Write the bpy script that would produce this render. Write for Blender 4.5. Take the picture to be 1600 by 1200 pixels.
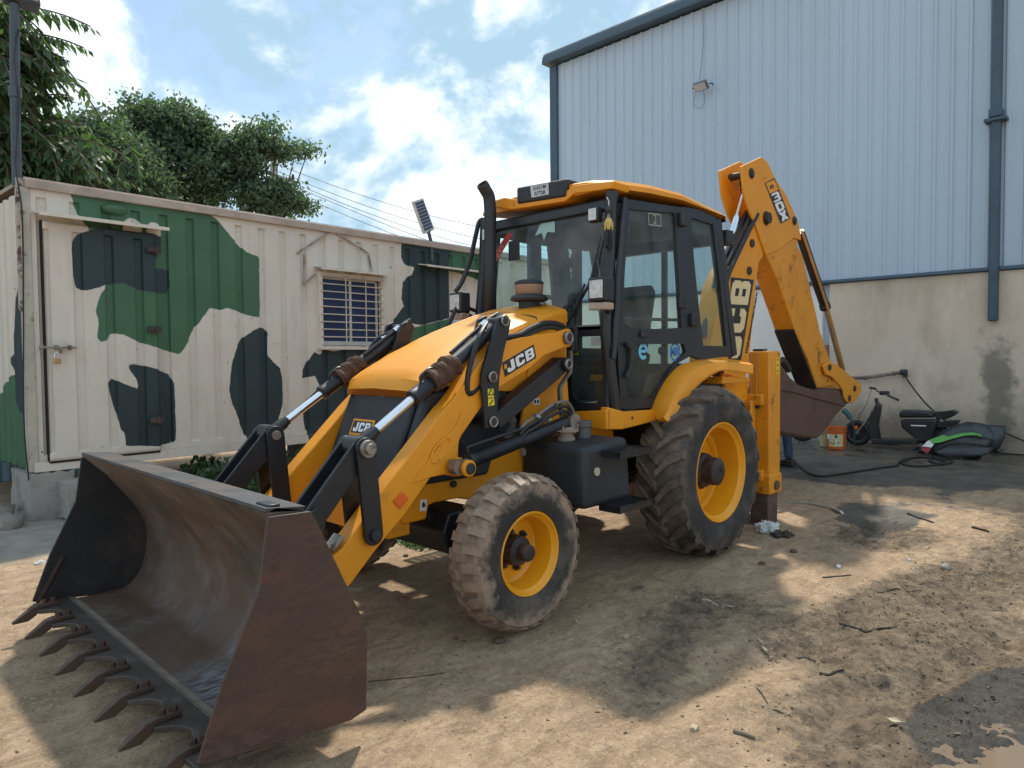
import bpy, bmesh, math, random
import numpy as np
from mathutils import Vector, Matrix
rnd = random.Random(7)
PI = math.pi
SC = bpy.context.scene
COL = SC.collection
for o in list(bpy.data.objects):
    bpy.data.objects.remove(o)

# ---------------------------------------------------------------- camera
cd = bpy.data.cameras.new('camera')
cam = bpy.data.objects.new('camera', cd)
COL.objects.link(cam)
SC.camera = cam
YAW, PITCH, ROLL = 3.917704, -0.037309, -0.009176
fw = Vector((math.cos(PITCH)*math.cos(YAW), math.cos(PITCH)*math.sin(YAW), math.sin(PITCH)))
rt = Vector((math.sin(YAW), -math.cos(YAW), 0))
up = rt.cross(fw)
c_, s_ = math.cos(ROLL), math.sin(ROLL)
rt, up = c_*rt + s_*up, -s_*rt + c_*up
cam.matrix_world = Matrix(((rt.x, up.x, -fw.x, 5.056), (rt.y, up.y, -fw.y, 3.6822), (rt.z, up.z, -fw.z, 1.5696), (0, 0, 0, 1)))
cd.sensor_width = 36
cd.lens = 36*1100.08/1600
cd.clip_start = .05
cd.clip_end = 2000

# ---------------------------------------------------------------- sky, sun, exposure
CLOUD_OFF = (.5, 9.1, -2.6)
SUN = Vector((-.53, -.46, 1.0)).normalized()
sun_el = math.asin(SUN.z)
sun_rot = math.atan2(SUN.x, SUN.y)
W = bpy.data.worlds.new('World')
SC.world = W
W.use_nodes = True
nt = W.node_tree
nt.nodes.clear()
def N(t, **k):
    n = nt.nodes.new(t)
    for a, b in k.items():
        setattr(n, a, b)
    return n
def LK(a, b):
    nt.links.new(a, b)
out = N('ShaderNodeOutputWorld')
sky = N('ShaderNodeTexSky', sky_type='NISHITA')
sky.sun_disc = False
sky.sun_elevation = sun_el
sky.sun_rotation = sun_rot
sky.air_density = 1.0
sky.dust_density = .6
sky.ozone_density = 1.6
bg = N('ShaderNodeBackground')
bg.inputs['Strength'].default_value = 0.058
LK(sky.outputs[0], bg.inputs['Color'])
tc = N('ShaderNodeTexCoord')
mp = N('ShaderNodeMapping')
mp.inputs['Scale'].default_value = (1, 1, 1.35)
mp.inputs['Location'].default_value = CLOUD_OFF
LK(tc.outputs['Generated'], mp.inputs['Vector'])
def cloud(vec, sc, det, ro, dis):
    n = N('ShaderNodeTexNoise')
    n.inputs['Scale'].default_value = sc
    n.inputs['Detail'].default_value = det
    n.inputs['Roughness'].default_value = ro
    n.inputs['Distortion'].default_value = dis
    LK(vec, n.inputs['Vector'])
    return n.outputs['Fac']
def mrange(f, a, b, c=0., d=1., smooth=True):
    r = N('ShaderNodeMapRange')
    if smooth: r.interpolation_type = 'SMOOTHSTEP'
    for k, v in zip(('From Min', 'From Max', 'To Min', 'To Max'), (a, b, c, d)): r.inputs[k].default_value = v
    LK(f, r.inputs['Value'])
    return r.outputs[0]
sh_ = N('ShaderNodeVectorMath', operation='ADD')
LK(mp.outputs[0], sh_.inputs[0])
sh_.inputs[1].default_value = SUN*.06
d0 = cloud(mp.outputs[0], 3.9, 11, .58, .15)
d1 = cloud(sh_.outputs[0], 3.9, 7, .56, .15)
df = N('ShaderNodeMath', operation='SUBTRACT')
LK(d0, df.inputs[0]); LK(d1, df.inputs[1])
lit = mrange(df.outputs[0], -.06, .13)
thin = cloud(mp.outputs[0], 1.4, 5, .55, 0.)
alpha = N('ShaderNodeMath', operation='MAXIMUM')
LK(mrange(d0, .40, .49), alpha.inputs[0])
LK(mrange(thin, .40, .70, .12, .70), alpha.inputs[1])
ccol = N('ShaderNodeMix', data_type='RGBA')
LK(lit, ccol.inputs[0])
ccol.inputs[6].default_value = (.150, .225, .285, 1)
ccol.inputs[7].default_value = (.43, .455, .475, 1)
bgc = N('ShaderNodeBackground')
LK(ccol.outputs[2], bgc.inputs['Color'])
mx = N('ShaderNodeMixShader')
LK(alpha.outputs[0], mx.inputs[0])
LK(bg.outputs[0], mx.inputs[1])
LK(bgc.outputs[0], mx.inputs[2])
LK(mx.outputs[0], out.inputs['Surface'])

sl = bpy.data.lights.new('sun', 'SUN')
sl.energy = 1.45
sl.angle = math.radians(2.2)
sl.color = (1, .93, .82)
so = bpy.data.objects.new('sun', sl)
COL.objects.link(so)
so.rotation_euler = (-SUN).to_track_quat('-Z', 'Y').to_euler()

vs = SC.view_settings
vs.view_transform = 'Standard'
vs.look = 'None'
vs.exposure = 1.62
vs.gamma = 1
vs.use_curve_mapping = False
SC.cycles.max_bounces = 8
SC.cycles.transparent_max_bounces = 24

# ---------------------------------------------------------------- helpers: materials
MATS = {}
def mat(name, col, rough=.6, metal=0., var=.18, vs_=4., dirt=None, da=.45, dw=.15, ds=3., bump=0., bs=60., spec=.5, emit=None, fine=0., attr=None, stretch=None, coat=0., chips=None):
    m = bpy.data.materials.new(name)
    m.use_nodes = True
    t = m.node_tree
    b = t.nodes['Principled BSDF']
    L = t.links.new
    def nn(k, **a):
        n = t.nodes.new(k)
        for q, v in a.items():
            setattr(n, q, v)
        return n
    tcn = nn('ShaderNodeTexCoord')
    mpn = nn('ShaderNodeMapping')
    if stretch: mpn.inputs['Scale'].default_value = stretch
    L(tcn.outputs['Object'], mpn.inputs[0])
    V = mpn.outputs[0]
    def noise(sc, det=5, ro=.6):
        n = nn('ShaderNodeTexNoise')
        n.inputs['Scale'].default_value = sc
        n.inputs['Detail'].default_value = det
        n.inputs['Roughness'].default_value = ro
        L(V, n.inputs['Vector'])
        return n.outputs['Fac']
    def mixc(f, a, b_):
        x = nn('ShaderNodeMix', data_type='RGBA')
        for s, v in ((x.inputs[0], f), (x.inputs[6], a), (x.inputs[7], b_)):
            if hasattr(v, 'is_linked'): L(v, s)
            else: s.default_value = v if not isinstance(v, tuple) else (*v, 1)[:4]
        return x.outputs[2]
    def ramp(f, a, c):
        r = nn('ShaderNodeMapRange')
        r.inputs['From Min'].default_value = a
        r.inputs['From Max'].default_value = c
        L(f, r.inputs['Value'])
        return r.outputs[0]
    col = tuple(col)
    lo = tuple(c*(1-var) for c in col)
    hi = tuple(min(1, c*(1+var)) for c in col)
    c = mixc(ramp(noise(vs_), .3, .7), lo, hi)
    if fine:
        c = mixc(ramp(noise(vs_*14, 3), .35, .65), c, tuple(q*(1-fine) for q in col))
        # keep the broad variation visible as well
    if chips:
        c = mixc(ramp(noise(26, 4, .62), chips[1], chips[1]+.015), c, chips[0])
    if dirt:
        f = ramp(noise(ds, 8, .68), da, da+dw)
        c = mixc(f, c, dirt)
        r = nn('ShaderNodeMapRange')
        r.inputs['To Min'].default_value = rough
        r.inputs['To Max'].default_value = .9
        L(f, r.inputs['Value'])
        L(r.outputs[0], b.inputs['Roughness'])
    else:
        b.inputs['Roughness'].default_value = rough
    L(c, b.inputs['Base Color'])
    b.inputs['Metallic'].default_value = metal
    b.inputs['Specular IOR Level'].default_value = spec
    if coat:
        b.inputs['Coat Weight'].default_value = coat
        b.inputs['Coat Roughness'].default_value = .15
    if bump:
        bn = nn('ShaderNodeBump')
        bn.inputs['Strength'].default_value = bump
        bn.inputs['Distance'].default_value = .01
        L(noise(bs, 6), bn.inputs['Height'])
        L(bn.outputs[0], b.inputs['Normal'])
    if emit:
        b.inputs['Emission Color'].default_value = (*emit[0], 1)
        b.inputs['Emission Strength'].default_value = emit[1]
    MATS[name] = m
    return m

def glass(name, tint, refl=1.0, rough=0.0):
    m = bpy.data.materials.new(name)
    m.use_nodes = True
    t = m.node_tree
    t.nodes.clear()
    o = t.nodes.new('ShaderNodeOutputMaterial')
    tr = t.nodes.new('ShaderNodeBsdfTransparent')
    tr.inputs[0].default_value = (*tint, 1)
    gl = t.nodes.new('ShaderNodeBsdfGlossy')
    gl.inputs['Roughness'].default_value = rough + .02
    fr = t.nodes.new('ShaderNodeFresnel')
    fr.inputs[0].default_value = 1.5
    mu = t.nodes.new('ShaderNodeMath')
    mu.operation = 'MULTIPLY'
    mu.inputs[1].default_value = refl
    mi = t.nodes.new('ShaderNodeMixShader')
    L = t.links.new
    ge = t.nodes.new('ShaderNodeNewGeometry')
    sb_ = t.nodes.new('ShaderNodeMath')
    sb_.operation = 'SUBTRACT'
    sb_.inputs[0].default_value = refl
    L(ge.outputs['Backfacing'], sb_.inputs[1]); L(sb_.outputs[0], mu.inputs[1])
    df = t.nodes.new('ShaderNodeBsdfDiffuse')
    df.inputs[0].default_value = (.62, .64, .62, 1)
    tcn = t.nodes.new('ShaderNodeTexCoord')
    ns = t.nodes.new('ShaderNodeTexNoise')
    ns.inputs['Scale'].default_value = 5; ns.inputs['Detail'].default_value = 7; ns.inputs['Roughness'].default_value = .7
    mr = t.nodes.new('ShaderNodeMapRange')
    mr.inputs['From Min'].default_value = .35; mr.inputs['From Max'].default_value = .72; mr.inputs['To Min'].default_value = .008; mr.inputs['To Max'].default_value = .06
    md = t.nodes.new('ShaderNodeMixShader')
    L(tcn.outputs['Object'], ns.inputs['Vector']); L(ns.outputs['Fac'], mr.inputs['Value']); L(mr.outputs[0], md.inputs[0])
    L(tr.outputs[0], md.inputs[1]); L(df.outputs[0], md.inputs[2])
    L(fr.outputs[0], mu.inputs[0]); L(mu.outputs[0], mi.inputs[0]); L(md.outputs[0], mi.inputs[1]); L(gl.outputs[0], mi.inputs[2]); L(mi.outputs[0], o.inputs[0])
    MATS[name] = m
    return m

YEL = mat('yellow_paint', (.79, .305, .012), .42, var=.07, vs_=2.2, dirt=(.34, .15, .035), da=.60, dw=.22, ds=8, bump=.10, bs=14, spec=.45, chips=((.05, .03, .02), .715))
YELD = mat('yellow_paint_worn', (.72, .275, .010), .45, var=.10, vs_=4, dirt=(.12, .055, .022), da=.57, dw=.12, ds=6, bump=.08, bs=40)
BLK = mat('black_paint', (.012, .014, .018), .42, var=.35, vs_=5, dirt=(.07, .055, .042), da=.60, dw=.25, ds=5, bump=.05, bs=50)
PLA = mat('dark_plastic', (.022, .025, .03), .55, var=.3, vs_=6, dirt=(.09, .075, .06), da=.62, dw=.2, ds=9, bump=.08, bs=120)
CABM = mat('cab_black', (.018, .022, .028), .38, var=.25, vs_=4, dirt=(.07, .065, .06), da=.66, dw=.25, ds=6)
INT = mat('cab_interior', (.03, .036, .04), .8, var=.25)
CHR = mat('chrome', (.75, .78, .82), .12, metal=1, var=.05)
STL = mat('bare_steel', (.32, .29, .26), .45, metal=.8, var=.25, vs_=12, dirt=(.10, .06, .04), da=.5, dw=.2, ds=14)
RUST = mat('bucket_steel', (.085, .05, .038), .55, metal=.15, var=.30, vs_=2.2, dirt=(.13, .058, .03), da=.52, dw=.18, ds=2.6, bump=.25, bs=45, fine=.25)
RUSTW = mat('rusty_wire', (.10, .05, .032), .8, var=.4, vs_=30)
RUBH = mat('hose_rubber', (.014, .014, .016), .5, var=.3)
WHT = mat('white_print', (.80, .80, .78), .5, var=.06)
DBK = mat('decal_black', (.015, .015, .015), .4, var=.1)
CRM = mat('cream_print', (.78, .62, .34), .5, var=.05)
DYE = mat('warning_yellow', (.78, .62, .02), .45, var=.05)
LENS = mat('lamp_lens', (.60, .58, .55), .12, metal=.7, var=.25, vs_=30, bump=.5, bs=80)
AMB = mat('amber_reflector', (.75, .13, .01), .25, var=.1, bump=.3, bs=200)
PREC = mat('dusty_plastic_band', (.34, .21, .13), .5, var=.15)
GLS = glass('cab_glass', (.92, .985, .97), 1.0)
GLD = glass('cab_glass_lower', (.74, .83, .80), 1.0)
CARPET = mat('seat_fabric', (.03, .04, .045), .95, var=.3)

# ---------------------------------------------------------------- helpers: mesh
class B:
    """collects shapes in one bmesh"""
    def __init__(s):
        s.bm = bmesh.new()
    def poly3(s, rings, cap=True, closed=False):
        vs = [[s.bm.verts.new(q) for q in r] for r in rings]
        n = len(vs[0])
        R = range(len(vs)) if closed else range(len(vs)-1)
        for i in R:
            a, b = vs[i], vs[(i+1) % len(vs)]
            for j in range(n):
                k = (j+1) % n
                try: s.bm.faces.new((a[j], a[k], b[k], b[j]))
                except ValueError: pass
        if cap and not closed:
            s.bm.faces.new(vs[0][::-1]); s.bm.faces.new(vs[-1])
        return s
    def prism(s, pts, a, b, ax='y'):
        i = 'xyz'.index(ax)
        def mk(p, v):
            q = list(p); q.insert(i, v); return q
        return s.poly3([[mk(p, a) for p in pts], [mk(p, b) for p in pts]])
    def box(s, c, d, rot=None):
        M = (rot.to_4x4() if rot else Matrix())
        M = Matrix.Translation(Vector(c)) @ M
        r = []
        for z in (-.5, .5):
            r.append([M @ Vector((x*d[0], y*d[1], z*d[2])) for x, y in ((-.5, -.5), (.5, -.5), (.5, .5), (-.5, .5))])
        return s.poly3(r)
    def tube(s, path, r, n=10, cap=True, closed=False, flat=1.):
        P = [Vector(q) for q in path]
        m = len(P)
        rr = r if isinstance(r, (list, tuple)) else [r]*m
        rings = []
        t0 = (P[1]-P[0]).normalized()
        u = t0.orthogonal().normalized()
        for i in range(m):
            if closed: t = (P[(i+1) % m]-P[i-1]).normalized()
            elif i == 0: t = t0
            elif i == m-1: t = (P[-1]-P[-2]).normalized()
            else: t = ((P[i+1]-P[i]).normalized()+(P[i]-P[i-1]).normalized()).normalized()
            u = (u-t*u.dot(t)).normalized()
            v = t.cross(u)
            rings.append([P[i]+(u*math.cos(2*PI*k/n)+v*math.sin(2*PI*k/n)*flat)*rr[i] for k in range(n)])
        return s.poly3(rings, cap, closed)
    def cyl(s, a, b, r, r2=None, n=20):
        return s.tube([a, b], [r, r if r2 is None else r2], n)
    def beam(s, a, b, w, h, upv=(0, 0, 1)):
        a, b = Vector(a), Vector(b)
        t = (b-a).normalized()
        sx = t.cross(Vector(upv)).normalized()
        uz = sx.cross(t)
        q = [sx*(i*w/2)+uz*(j*h/2) for i, j in ((-1, -1), (1, -1), (1, 1), (-1, 1))]
        return s.poly3([[a+v for v in q], [b+v for v in q]])
    def lathe(s, prof, c, ax='y', n=32, cap=False):
        # prof: (radius, offset along axis)
        c = Vector(c)
        rings = []
        for r, o in prof:
            ring = []
            for k in range(n):
                ca, sa = math.cos(2*PI*k/n)*r, math.sin(2*PI*k/n)*r
                ring.append(c+Vector({'y': (ca, o, sa), 'z': (ca, sa, o), 'x': (o, ca, sa)}[ax]))
            rings.append(ring)
        return s.poly3(rings, cap)
    def face(s, pts):
        s.bm.faces.new([s.bm.verts.new(q) for q in pts])
        return s
    def ball(s, c, r, sq=(1, 1, 1), n=10):
        c = Vector(c)
        rings = []
        for i in range(1, n):
            a = PI*i/n
            rings.append([c+Vector((math.sin(a)*math.cos(2*PI*k/(2*n))*r*sq[0], math.sin(a)*math.sin(2*PI*k/(2*n))*r*sq[1], math.cos(a)*r*sq[2])) for k in range(2*n)])
        return s.poly3(rings)
    def obj(s, name, m, parent=None, bevel=0, smooth=35, label=None, seg=2, solid=0, recalc=True):
        if recalc: bmesh.ops.recalc_face_normals(s.bm, faces=s.bm.faces)
        me = bpy.data.meshes.new(name)
        s.bm.to_mesh(me)
        s.bm.free()
        return link(name, me, m, parent, bevel, smooth, label, seg, solid)

def link(name, me, m, parent=None, bevel=0, smooth=35, label=None, seg=2, solid=0):
    for q in (m if isinstance(m, (list, tuple)) else [m]):
        me.materials.append(q)
    if smooth:
        me.shade_smooth()
        me.set_sharp_from_angle(angle=math.radians(smooth))
    o = bpy.data.objects.new(name, me)
    COL.objects.link(o)
    if parent: o.parent = parent
    if solid:
        d = o.modifiers.new('thickness', 'SOLIDIFY'); d.thickness = solid; d.offset = 0
    if bevel:
        d = o.modifiers.new('bevel', 'BEVEL')
        d.width = bevel; d.segments = seg; d.limit_method = 'ANGLE'; d.angle_limit = math.radians(38)
        d.harden_normals = False
    if label: o['label'] = label
    return o

def thing(name, label, cat, loc=(0, 0, 0), rz=0, group=None):
    o = bpy.data.objects.new(name, None)
    COL.objects.link(o)
    o.empty_display_size = .2
    o.location = loc
    o.rotation_euler = (0, 0, rz)
    return tag(o, label, cat, group)
def tag(o, label, cat, group=None):
    o['label'] = label
    o['category'] = cat
    if group: o['group'] = group
    return o
def structure(o):
    o['kind'] = 'structure'
    return o
def stuff(o):
    o['kind'] = 'stuff'
    return o
def part(name, parent, loc=(0, 0, 0)):
    o = bpy.data.objects.new(name, None)
    COL.objects.link(o)
    o.empty_display_size = .1
    o.location = loc
    o.parent = parent
    return o
def copy_tree(o, parent=None, fix=None):
    c = o.copy()
    COL.objects.link(c)
    if parent: c.parent = parent
    for ch in list(o.children):
        copy_tree(ch, c)
    return c
def bez(pts, n=8):
    """smooth curve through points (Catmull-Rom)"""
    P = [Vector(q) for q in pts]
    P = [P[0]*2-P[1]]+P+[P[-1]*2-P[-2]]
    r = []
    for i in range(1, len(P)-2):
        for k in range(n):
            t = k/n
            a, b, c, d = P[i-1:i+3]
            r.append(.5*((2*b)+(c-a)*t+(2*a-5*b+4*c-d)*t*t+(3*b-a-3*c+d)*t**3))
    r.append(P[-2])
    return r
def bez2(pts, n=8):
    return [(q.x, q.y) for q in bez([(a, b, 0) for a, b in pts], n)]
def arc2(cx, cz, r, a0, a1, n=8):
    return [(cx+r*math.cos(math.radians(a0+(a1-a0)*i/n)), cz+r*math.sin(math.radians(a0+(a1-a0)*i/n))) for i in range(n+1)]

# block capitals used on the machine's decals: butted convex pieces in a unit-height cell
GLY = {
 'J': (.72, [[(.40, 1), (.72, 1), (.72, .28), (.40, .28)], [(.0, .28), (.0, .12), (.12, 0), (.58, 0), (.72, .12), (.72, .28)], [(0, .28), (.26, .28), (.26, .42), (0, .42)]]),
 'C': (.80, [[(.0, .14), (.14, 0), (.66, 0), (.80, .14), (.80, .26), (0, .26)], [(0, .26), (.30, .26), (.30, .74), (0, .74)], [(0, .74), (.80, .74), (.80, .86), (.66, 1), (.14, 1), (0, .86)], [(.54, .26), (.80, .26), (.80, .36), (.54, .36)], [(.54, .64), (.80, .64), (.80, .74), (.54, .74)]]),
 'B': (.80, [[(0, 0), (.68, 0), (.80, .12), (.80, .22), (0, .22)], [(0, .22), (.28, .22), (.28, .41), (0, .41)], [(.54, .22), (.80, .22), (.80, .41), (.54, .41)], [(0, .41), (.80, .41), (.74, .5), (.80, .59), (0, .59)], [(0, .59), (.28, .59), (.28, .78), (0, .78)], [(.54, .59), (.80, .59), (.80, .78), (.54, .78)], [(0, .78), (.80, .78), (.80, .88), (.68, 1), (0, 1)]]),
 '3': (.80, [[(0, .12), (.12, 0), (.68, 0), (.80, .12), (.80, .22), (0, .22)], [(.54, .22), (.80, .22), (.80, .41), (.54, .41)], [(.22, .41), (.80, .41), (.74, .5), (.80, .59), (.22, .59)], [(.54, .59), (.80, .59), (.80, .78), (.54, .78)], [(0, .78), (.80, .78), (.80, .88), (.68, 1), (.12, 1), (0, .88)]]),
 'D': (.82, [[(0, 0), (.66, 0), (.82, .16), (.82, .24), (0, .24)], [(0, .24), (.27, .24), (.27, .76), (0, .76)], [(.55, .24), (.82, .24), (.82, .76), (.55, .76)], [(0, .76), (.82, .76), (.82, .84), (.66, 1), (0, 1)]]),
 'X': (.84, [[(0, 0), (.32, 0), (.58, .5), (.26, .5)], [(.52, 0), (.84, 0), (.58, .5), (.42, .192)], [(.26, .5), (.58, .5), (.32, 1), (0, 1)], [(.58, .5), (.84, 1), (.52, 1), (.42, .808)]]),
}
def frame3(o, u, v):
    o, u, v = Vector(o), Vector(u), Vector(v)
    n = u.cross(v).normalized()
    return lambda a, b, h=0.: o+u*a+v*b+n*h
def letters(b, F, text, x0, y0, h, gap=.14, h_off=.003, asp=1., wscale=1.):
    """block capitals on the sheet F (asp = metres of u per metre of v)"""
    x = x0
    for ch in text:
        w, polys = GLY[ch]
        for pl in polys:
            b.face([F(x+px*h*asp*wscale, y0+py*h, h_off) for px, py in pl])
        x += (w+gap)*h*asp*wscale
    return x
def letters_fit(b, F, text, x0, x1, y0, h, gap, asp, h_off=.003):
    tot = sum(GLY[c][0] for c in text)+gap*(len(text)-1)
    return letters(b, F, text, x0, y0, h, gap, h_off, asp, (x1-x0)/(tot*h*asp))
def fontmesh(text, size, name='print', m=None, parent=None, loc=(0, 0, 0), rot=None, align='CENTER', offset=0., extrude=0.):
    cu = bpy.data.curves.new(name, 'FONT')
    cu.body = text
    cu.size = size
    cu.align_x = align
    cu.align_y = 'CENTER'
    cu.offset = offset
    cu.extrude = extrude
    cu.resolution_u = 3
    t = bpy.data.objects.new('tmp', cu)
    COL.objects.link(t)
    dg = bpy.context.evaluated_depsgraph_get()
    me = bpy.data.meshes.new_from_object(t.evaluated_get(dg))
    bpy.data.objects.remove(t)
    me.materials.clear()
    o = link(name, me, m, parent, smooth=0)
    M = rot.to_4x4() if rot else Matrix()
    o.matrix_local = Matrix.Translation(Vector(loc)) @ M
    return o
def basis(u, v):
    u, v = Vector(u).normalized(), Vector(v).normalized()
    n = u.cross(v).normalized()
    v = n.cross(u)
    return Matrix(((u.x, v.x, n.x), (u.y, v.y, n.y), (u.z, v.z, n.z)))

# ================================================================ noise helpers (numpy)
def vnoise(x, y, seed=0):
    xi, yi = np.floor(x).astype(np.int64), np.floor(y).astype(np.int64)
    xf, yf = x-xi, y-yi
    def h(a, b):
        n = (a*374761393+b*668265263+seed*974711) & 0xffffffff
        n = ((n ^ (n >> 13))*1274126177) & 0xffffffff
        return ((n ^ (n >> 16)) & 0xffff)/65535.
    u, v = xf*xf*(3-2*xf), yf*yf*(3-2*yf)
    return (h(xi, yi)*(1-u)+h(xi+1, yi)*u)*(1-v)+(h(xi, yi+1)*(1-u)+h(xi+1, yi+1)*u)*v
def fbm(x, y, s, o=4, seed=0, g=.5):
    a, t, f = 1., 0., 0.
    for i in range(o):
        t = t+a*vnoise(x*s+17.3*i, y*s-9.1*i, seed+i); f += a; a *= g; s *= 2.03
    return t/f
def blob(x, y, cx, cy, rx, ry, ang=0.):
    c, s = math.cos(ang), math.sin(ang)
    dx, dy = x-cx, y-cy
    return np.exp(-(((dx*c+dy*s)/rx)**2+((-dx*s+dy*c)/ry)**2))
def sstep(a, b, v):
    t = np.clip((v-a)/(b-a), 0, 1)
    return t*t*(3-2*t)

# ================================================================ ground
def masks(x, y):
    w = fbm(x, y, .9, 5, 3)
    mud = np.clip(blob(x, y, 1.35, 2.95, 1.1, .42, -.2)+.95*blob(x, y, .1, 2.35, 1.1, .35, -.15)+.7*blob(x, y, -1.6, 1.7, .7, .5)+.30*blob(x, y, 1.95, 1.65, .7, .28, .3)+.33*blob(x, y, 1.0, 1.45, .6, .3)+.9*blob(x, y, -2.2, 3.2, 1.6, .8), 0, 1)
    mud = sstep(.30, .62, mud*.75+w*.42)
    wet = np.clip(1.25*blob(x, y, -6.4, .3, 3.0, 2.4)+.55*blob(x, y, -2.4, 1.4, .8, .6)+.80*blob(x, y, 1.45, 3.05, .75, .28, -.2)+.42*blob(x, y, -1.6, 1.75, .8, .45)+.40*blob(x, y, 1.1, .95, .4, .2), 0, 1)
    wet = sstep(.40, .62, wet*.8+(w-.5)*.55+.1)
    conc = sstep(.42, .6, np.clip(1.2*blob(x, y, 3.4, -4.2, 2.2, 1.15)+blob(x, y, -7.5, .3, 1.8, 4.5), 0, 1)+(w-.5)*.5)
    return mud, wet, conc
def height(x, y):
    x, y = np.asarray(x, float), np.asarray(y, float)
    mud, wet, conc = masks(x, y)
    r = np.exp(-(np.minimum(np.abs(x*.24+y-2.42), np.abs(x*.24+y-3.0))/.13)**2)*sstep(-4, -1, x)*sstep(3.2, 1.6, x)
    h = (fbm(x, y, .35, 3, 11)-.5)*.05+(fbm(x, y, 3.1, 3, 21)-.5)*.022*(1-.9*np.maximum(conc, wet*(x < -4)))
    rid = 1-np.abs(fbm(x, y, 11, 4, 61, .62)-.5)*5.0
    clod = np.clip(rid, -.6, 1)
    frag = sstep(.38, .62, mud*.62+fbm(x, y, 4.2, 4, 91, .65)*.62-.06)
    h = h+mud*((fbm(x, y, 6.5, 4, 31, .65)-.5)*.075-.008)-frag*clod*.014+frag*(fbm(x, y, 30, 2, 19)-.5)*.012
    h = h-r*.055*(.35+fbm(x, y, 2.5, 2, 9))+np.exp(-(np.minimum(np.abs(x*.24+y-2.22), np.abs(x*.24+y-3.2))/.06)**2)*.022*sstep(-4, -1, x)*sstep(3.2, 1.6, x)*fbm(x, y, 5, 3, 15)
    h = h+(fbm(x, y, 22, 2, 41)-.5)*.008*(1-.9*np.maximum(conc, wet*(x < -4)))
    h = h-.055*blob(x, y, 1.80, 3.18, .22, .12, -.25)-.022*blob(x, y, 1.25, 2.95, .16, .09)
    flat = np.exp(-((x-2.14)**2+(y-.86)**2)/.12)+np.exp(-(x**2+(y-.83)**2)/.2)
    far = sstep(12, 30, np.hypot(x, y))
    return (h*(1-np.clip(flat, 0, 1))-.004)*(1-far)
def axis(fine0, fine1, st, lim):
    a = list(np.arange(fine0, fine1, st))
    d, v = st, fine0
    lo = []
    while v > -lim:
        d *= 1.22; v -= d; lo.append(v)
    d, v = st, fine1
    hi = [fine1]
    while v < lim:
        d *= 1.22; v += d; hi.append(v)
    return np.array(lo[::-1]+a+hi)
gx, gy = axis(-3.6, 4.6, .0125, 400), axis(-1.6, 3.6, .0125, 400)
GX, GY = np.meshgrid(gx, gy, indexing='ij')
GZ = height(GX, GY)
nx, ny = GX.shape
me = bpy.data.meshes.new('ground')
idx = np.arange(nx*ny).reshape(nx, ny)
q = np.stack([idx[:-1, :-1], idx[1:, :-1], idx[1:, 1:], idx[:-1, 1:]], -1).reshape(-1, 4)
me.vertices.add(nx*ny)
me.vertices.foreach_set('co', np.stack([GX, GY, GZ], -1).reshape(-1).astype(np.float32))
me.loops.add(q.size)
me.loops.foreach_set('vertex_index', q.reshape(-1).astype(np.int32))
me.polygons.add(len(q))
me.polygons.foreach_set('loop_start', np.arange(0, q.size, 4).astype(np.int32))
me.update(calc_edges=True)
for nm, a in zip(('mud', 'wet', 'conc'), masks(GX, GY)):
    at = me.attributes.new(nm, 'FLOAT', 'POINT')
    at.data.foreach_set('value', a.reshape(-1).astype(np.float32))

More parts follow.
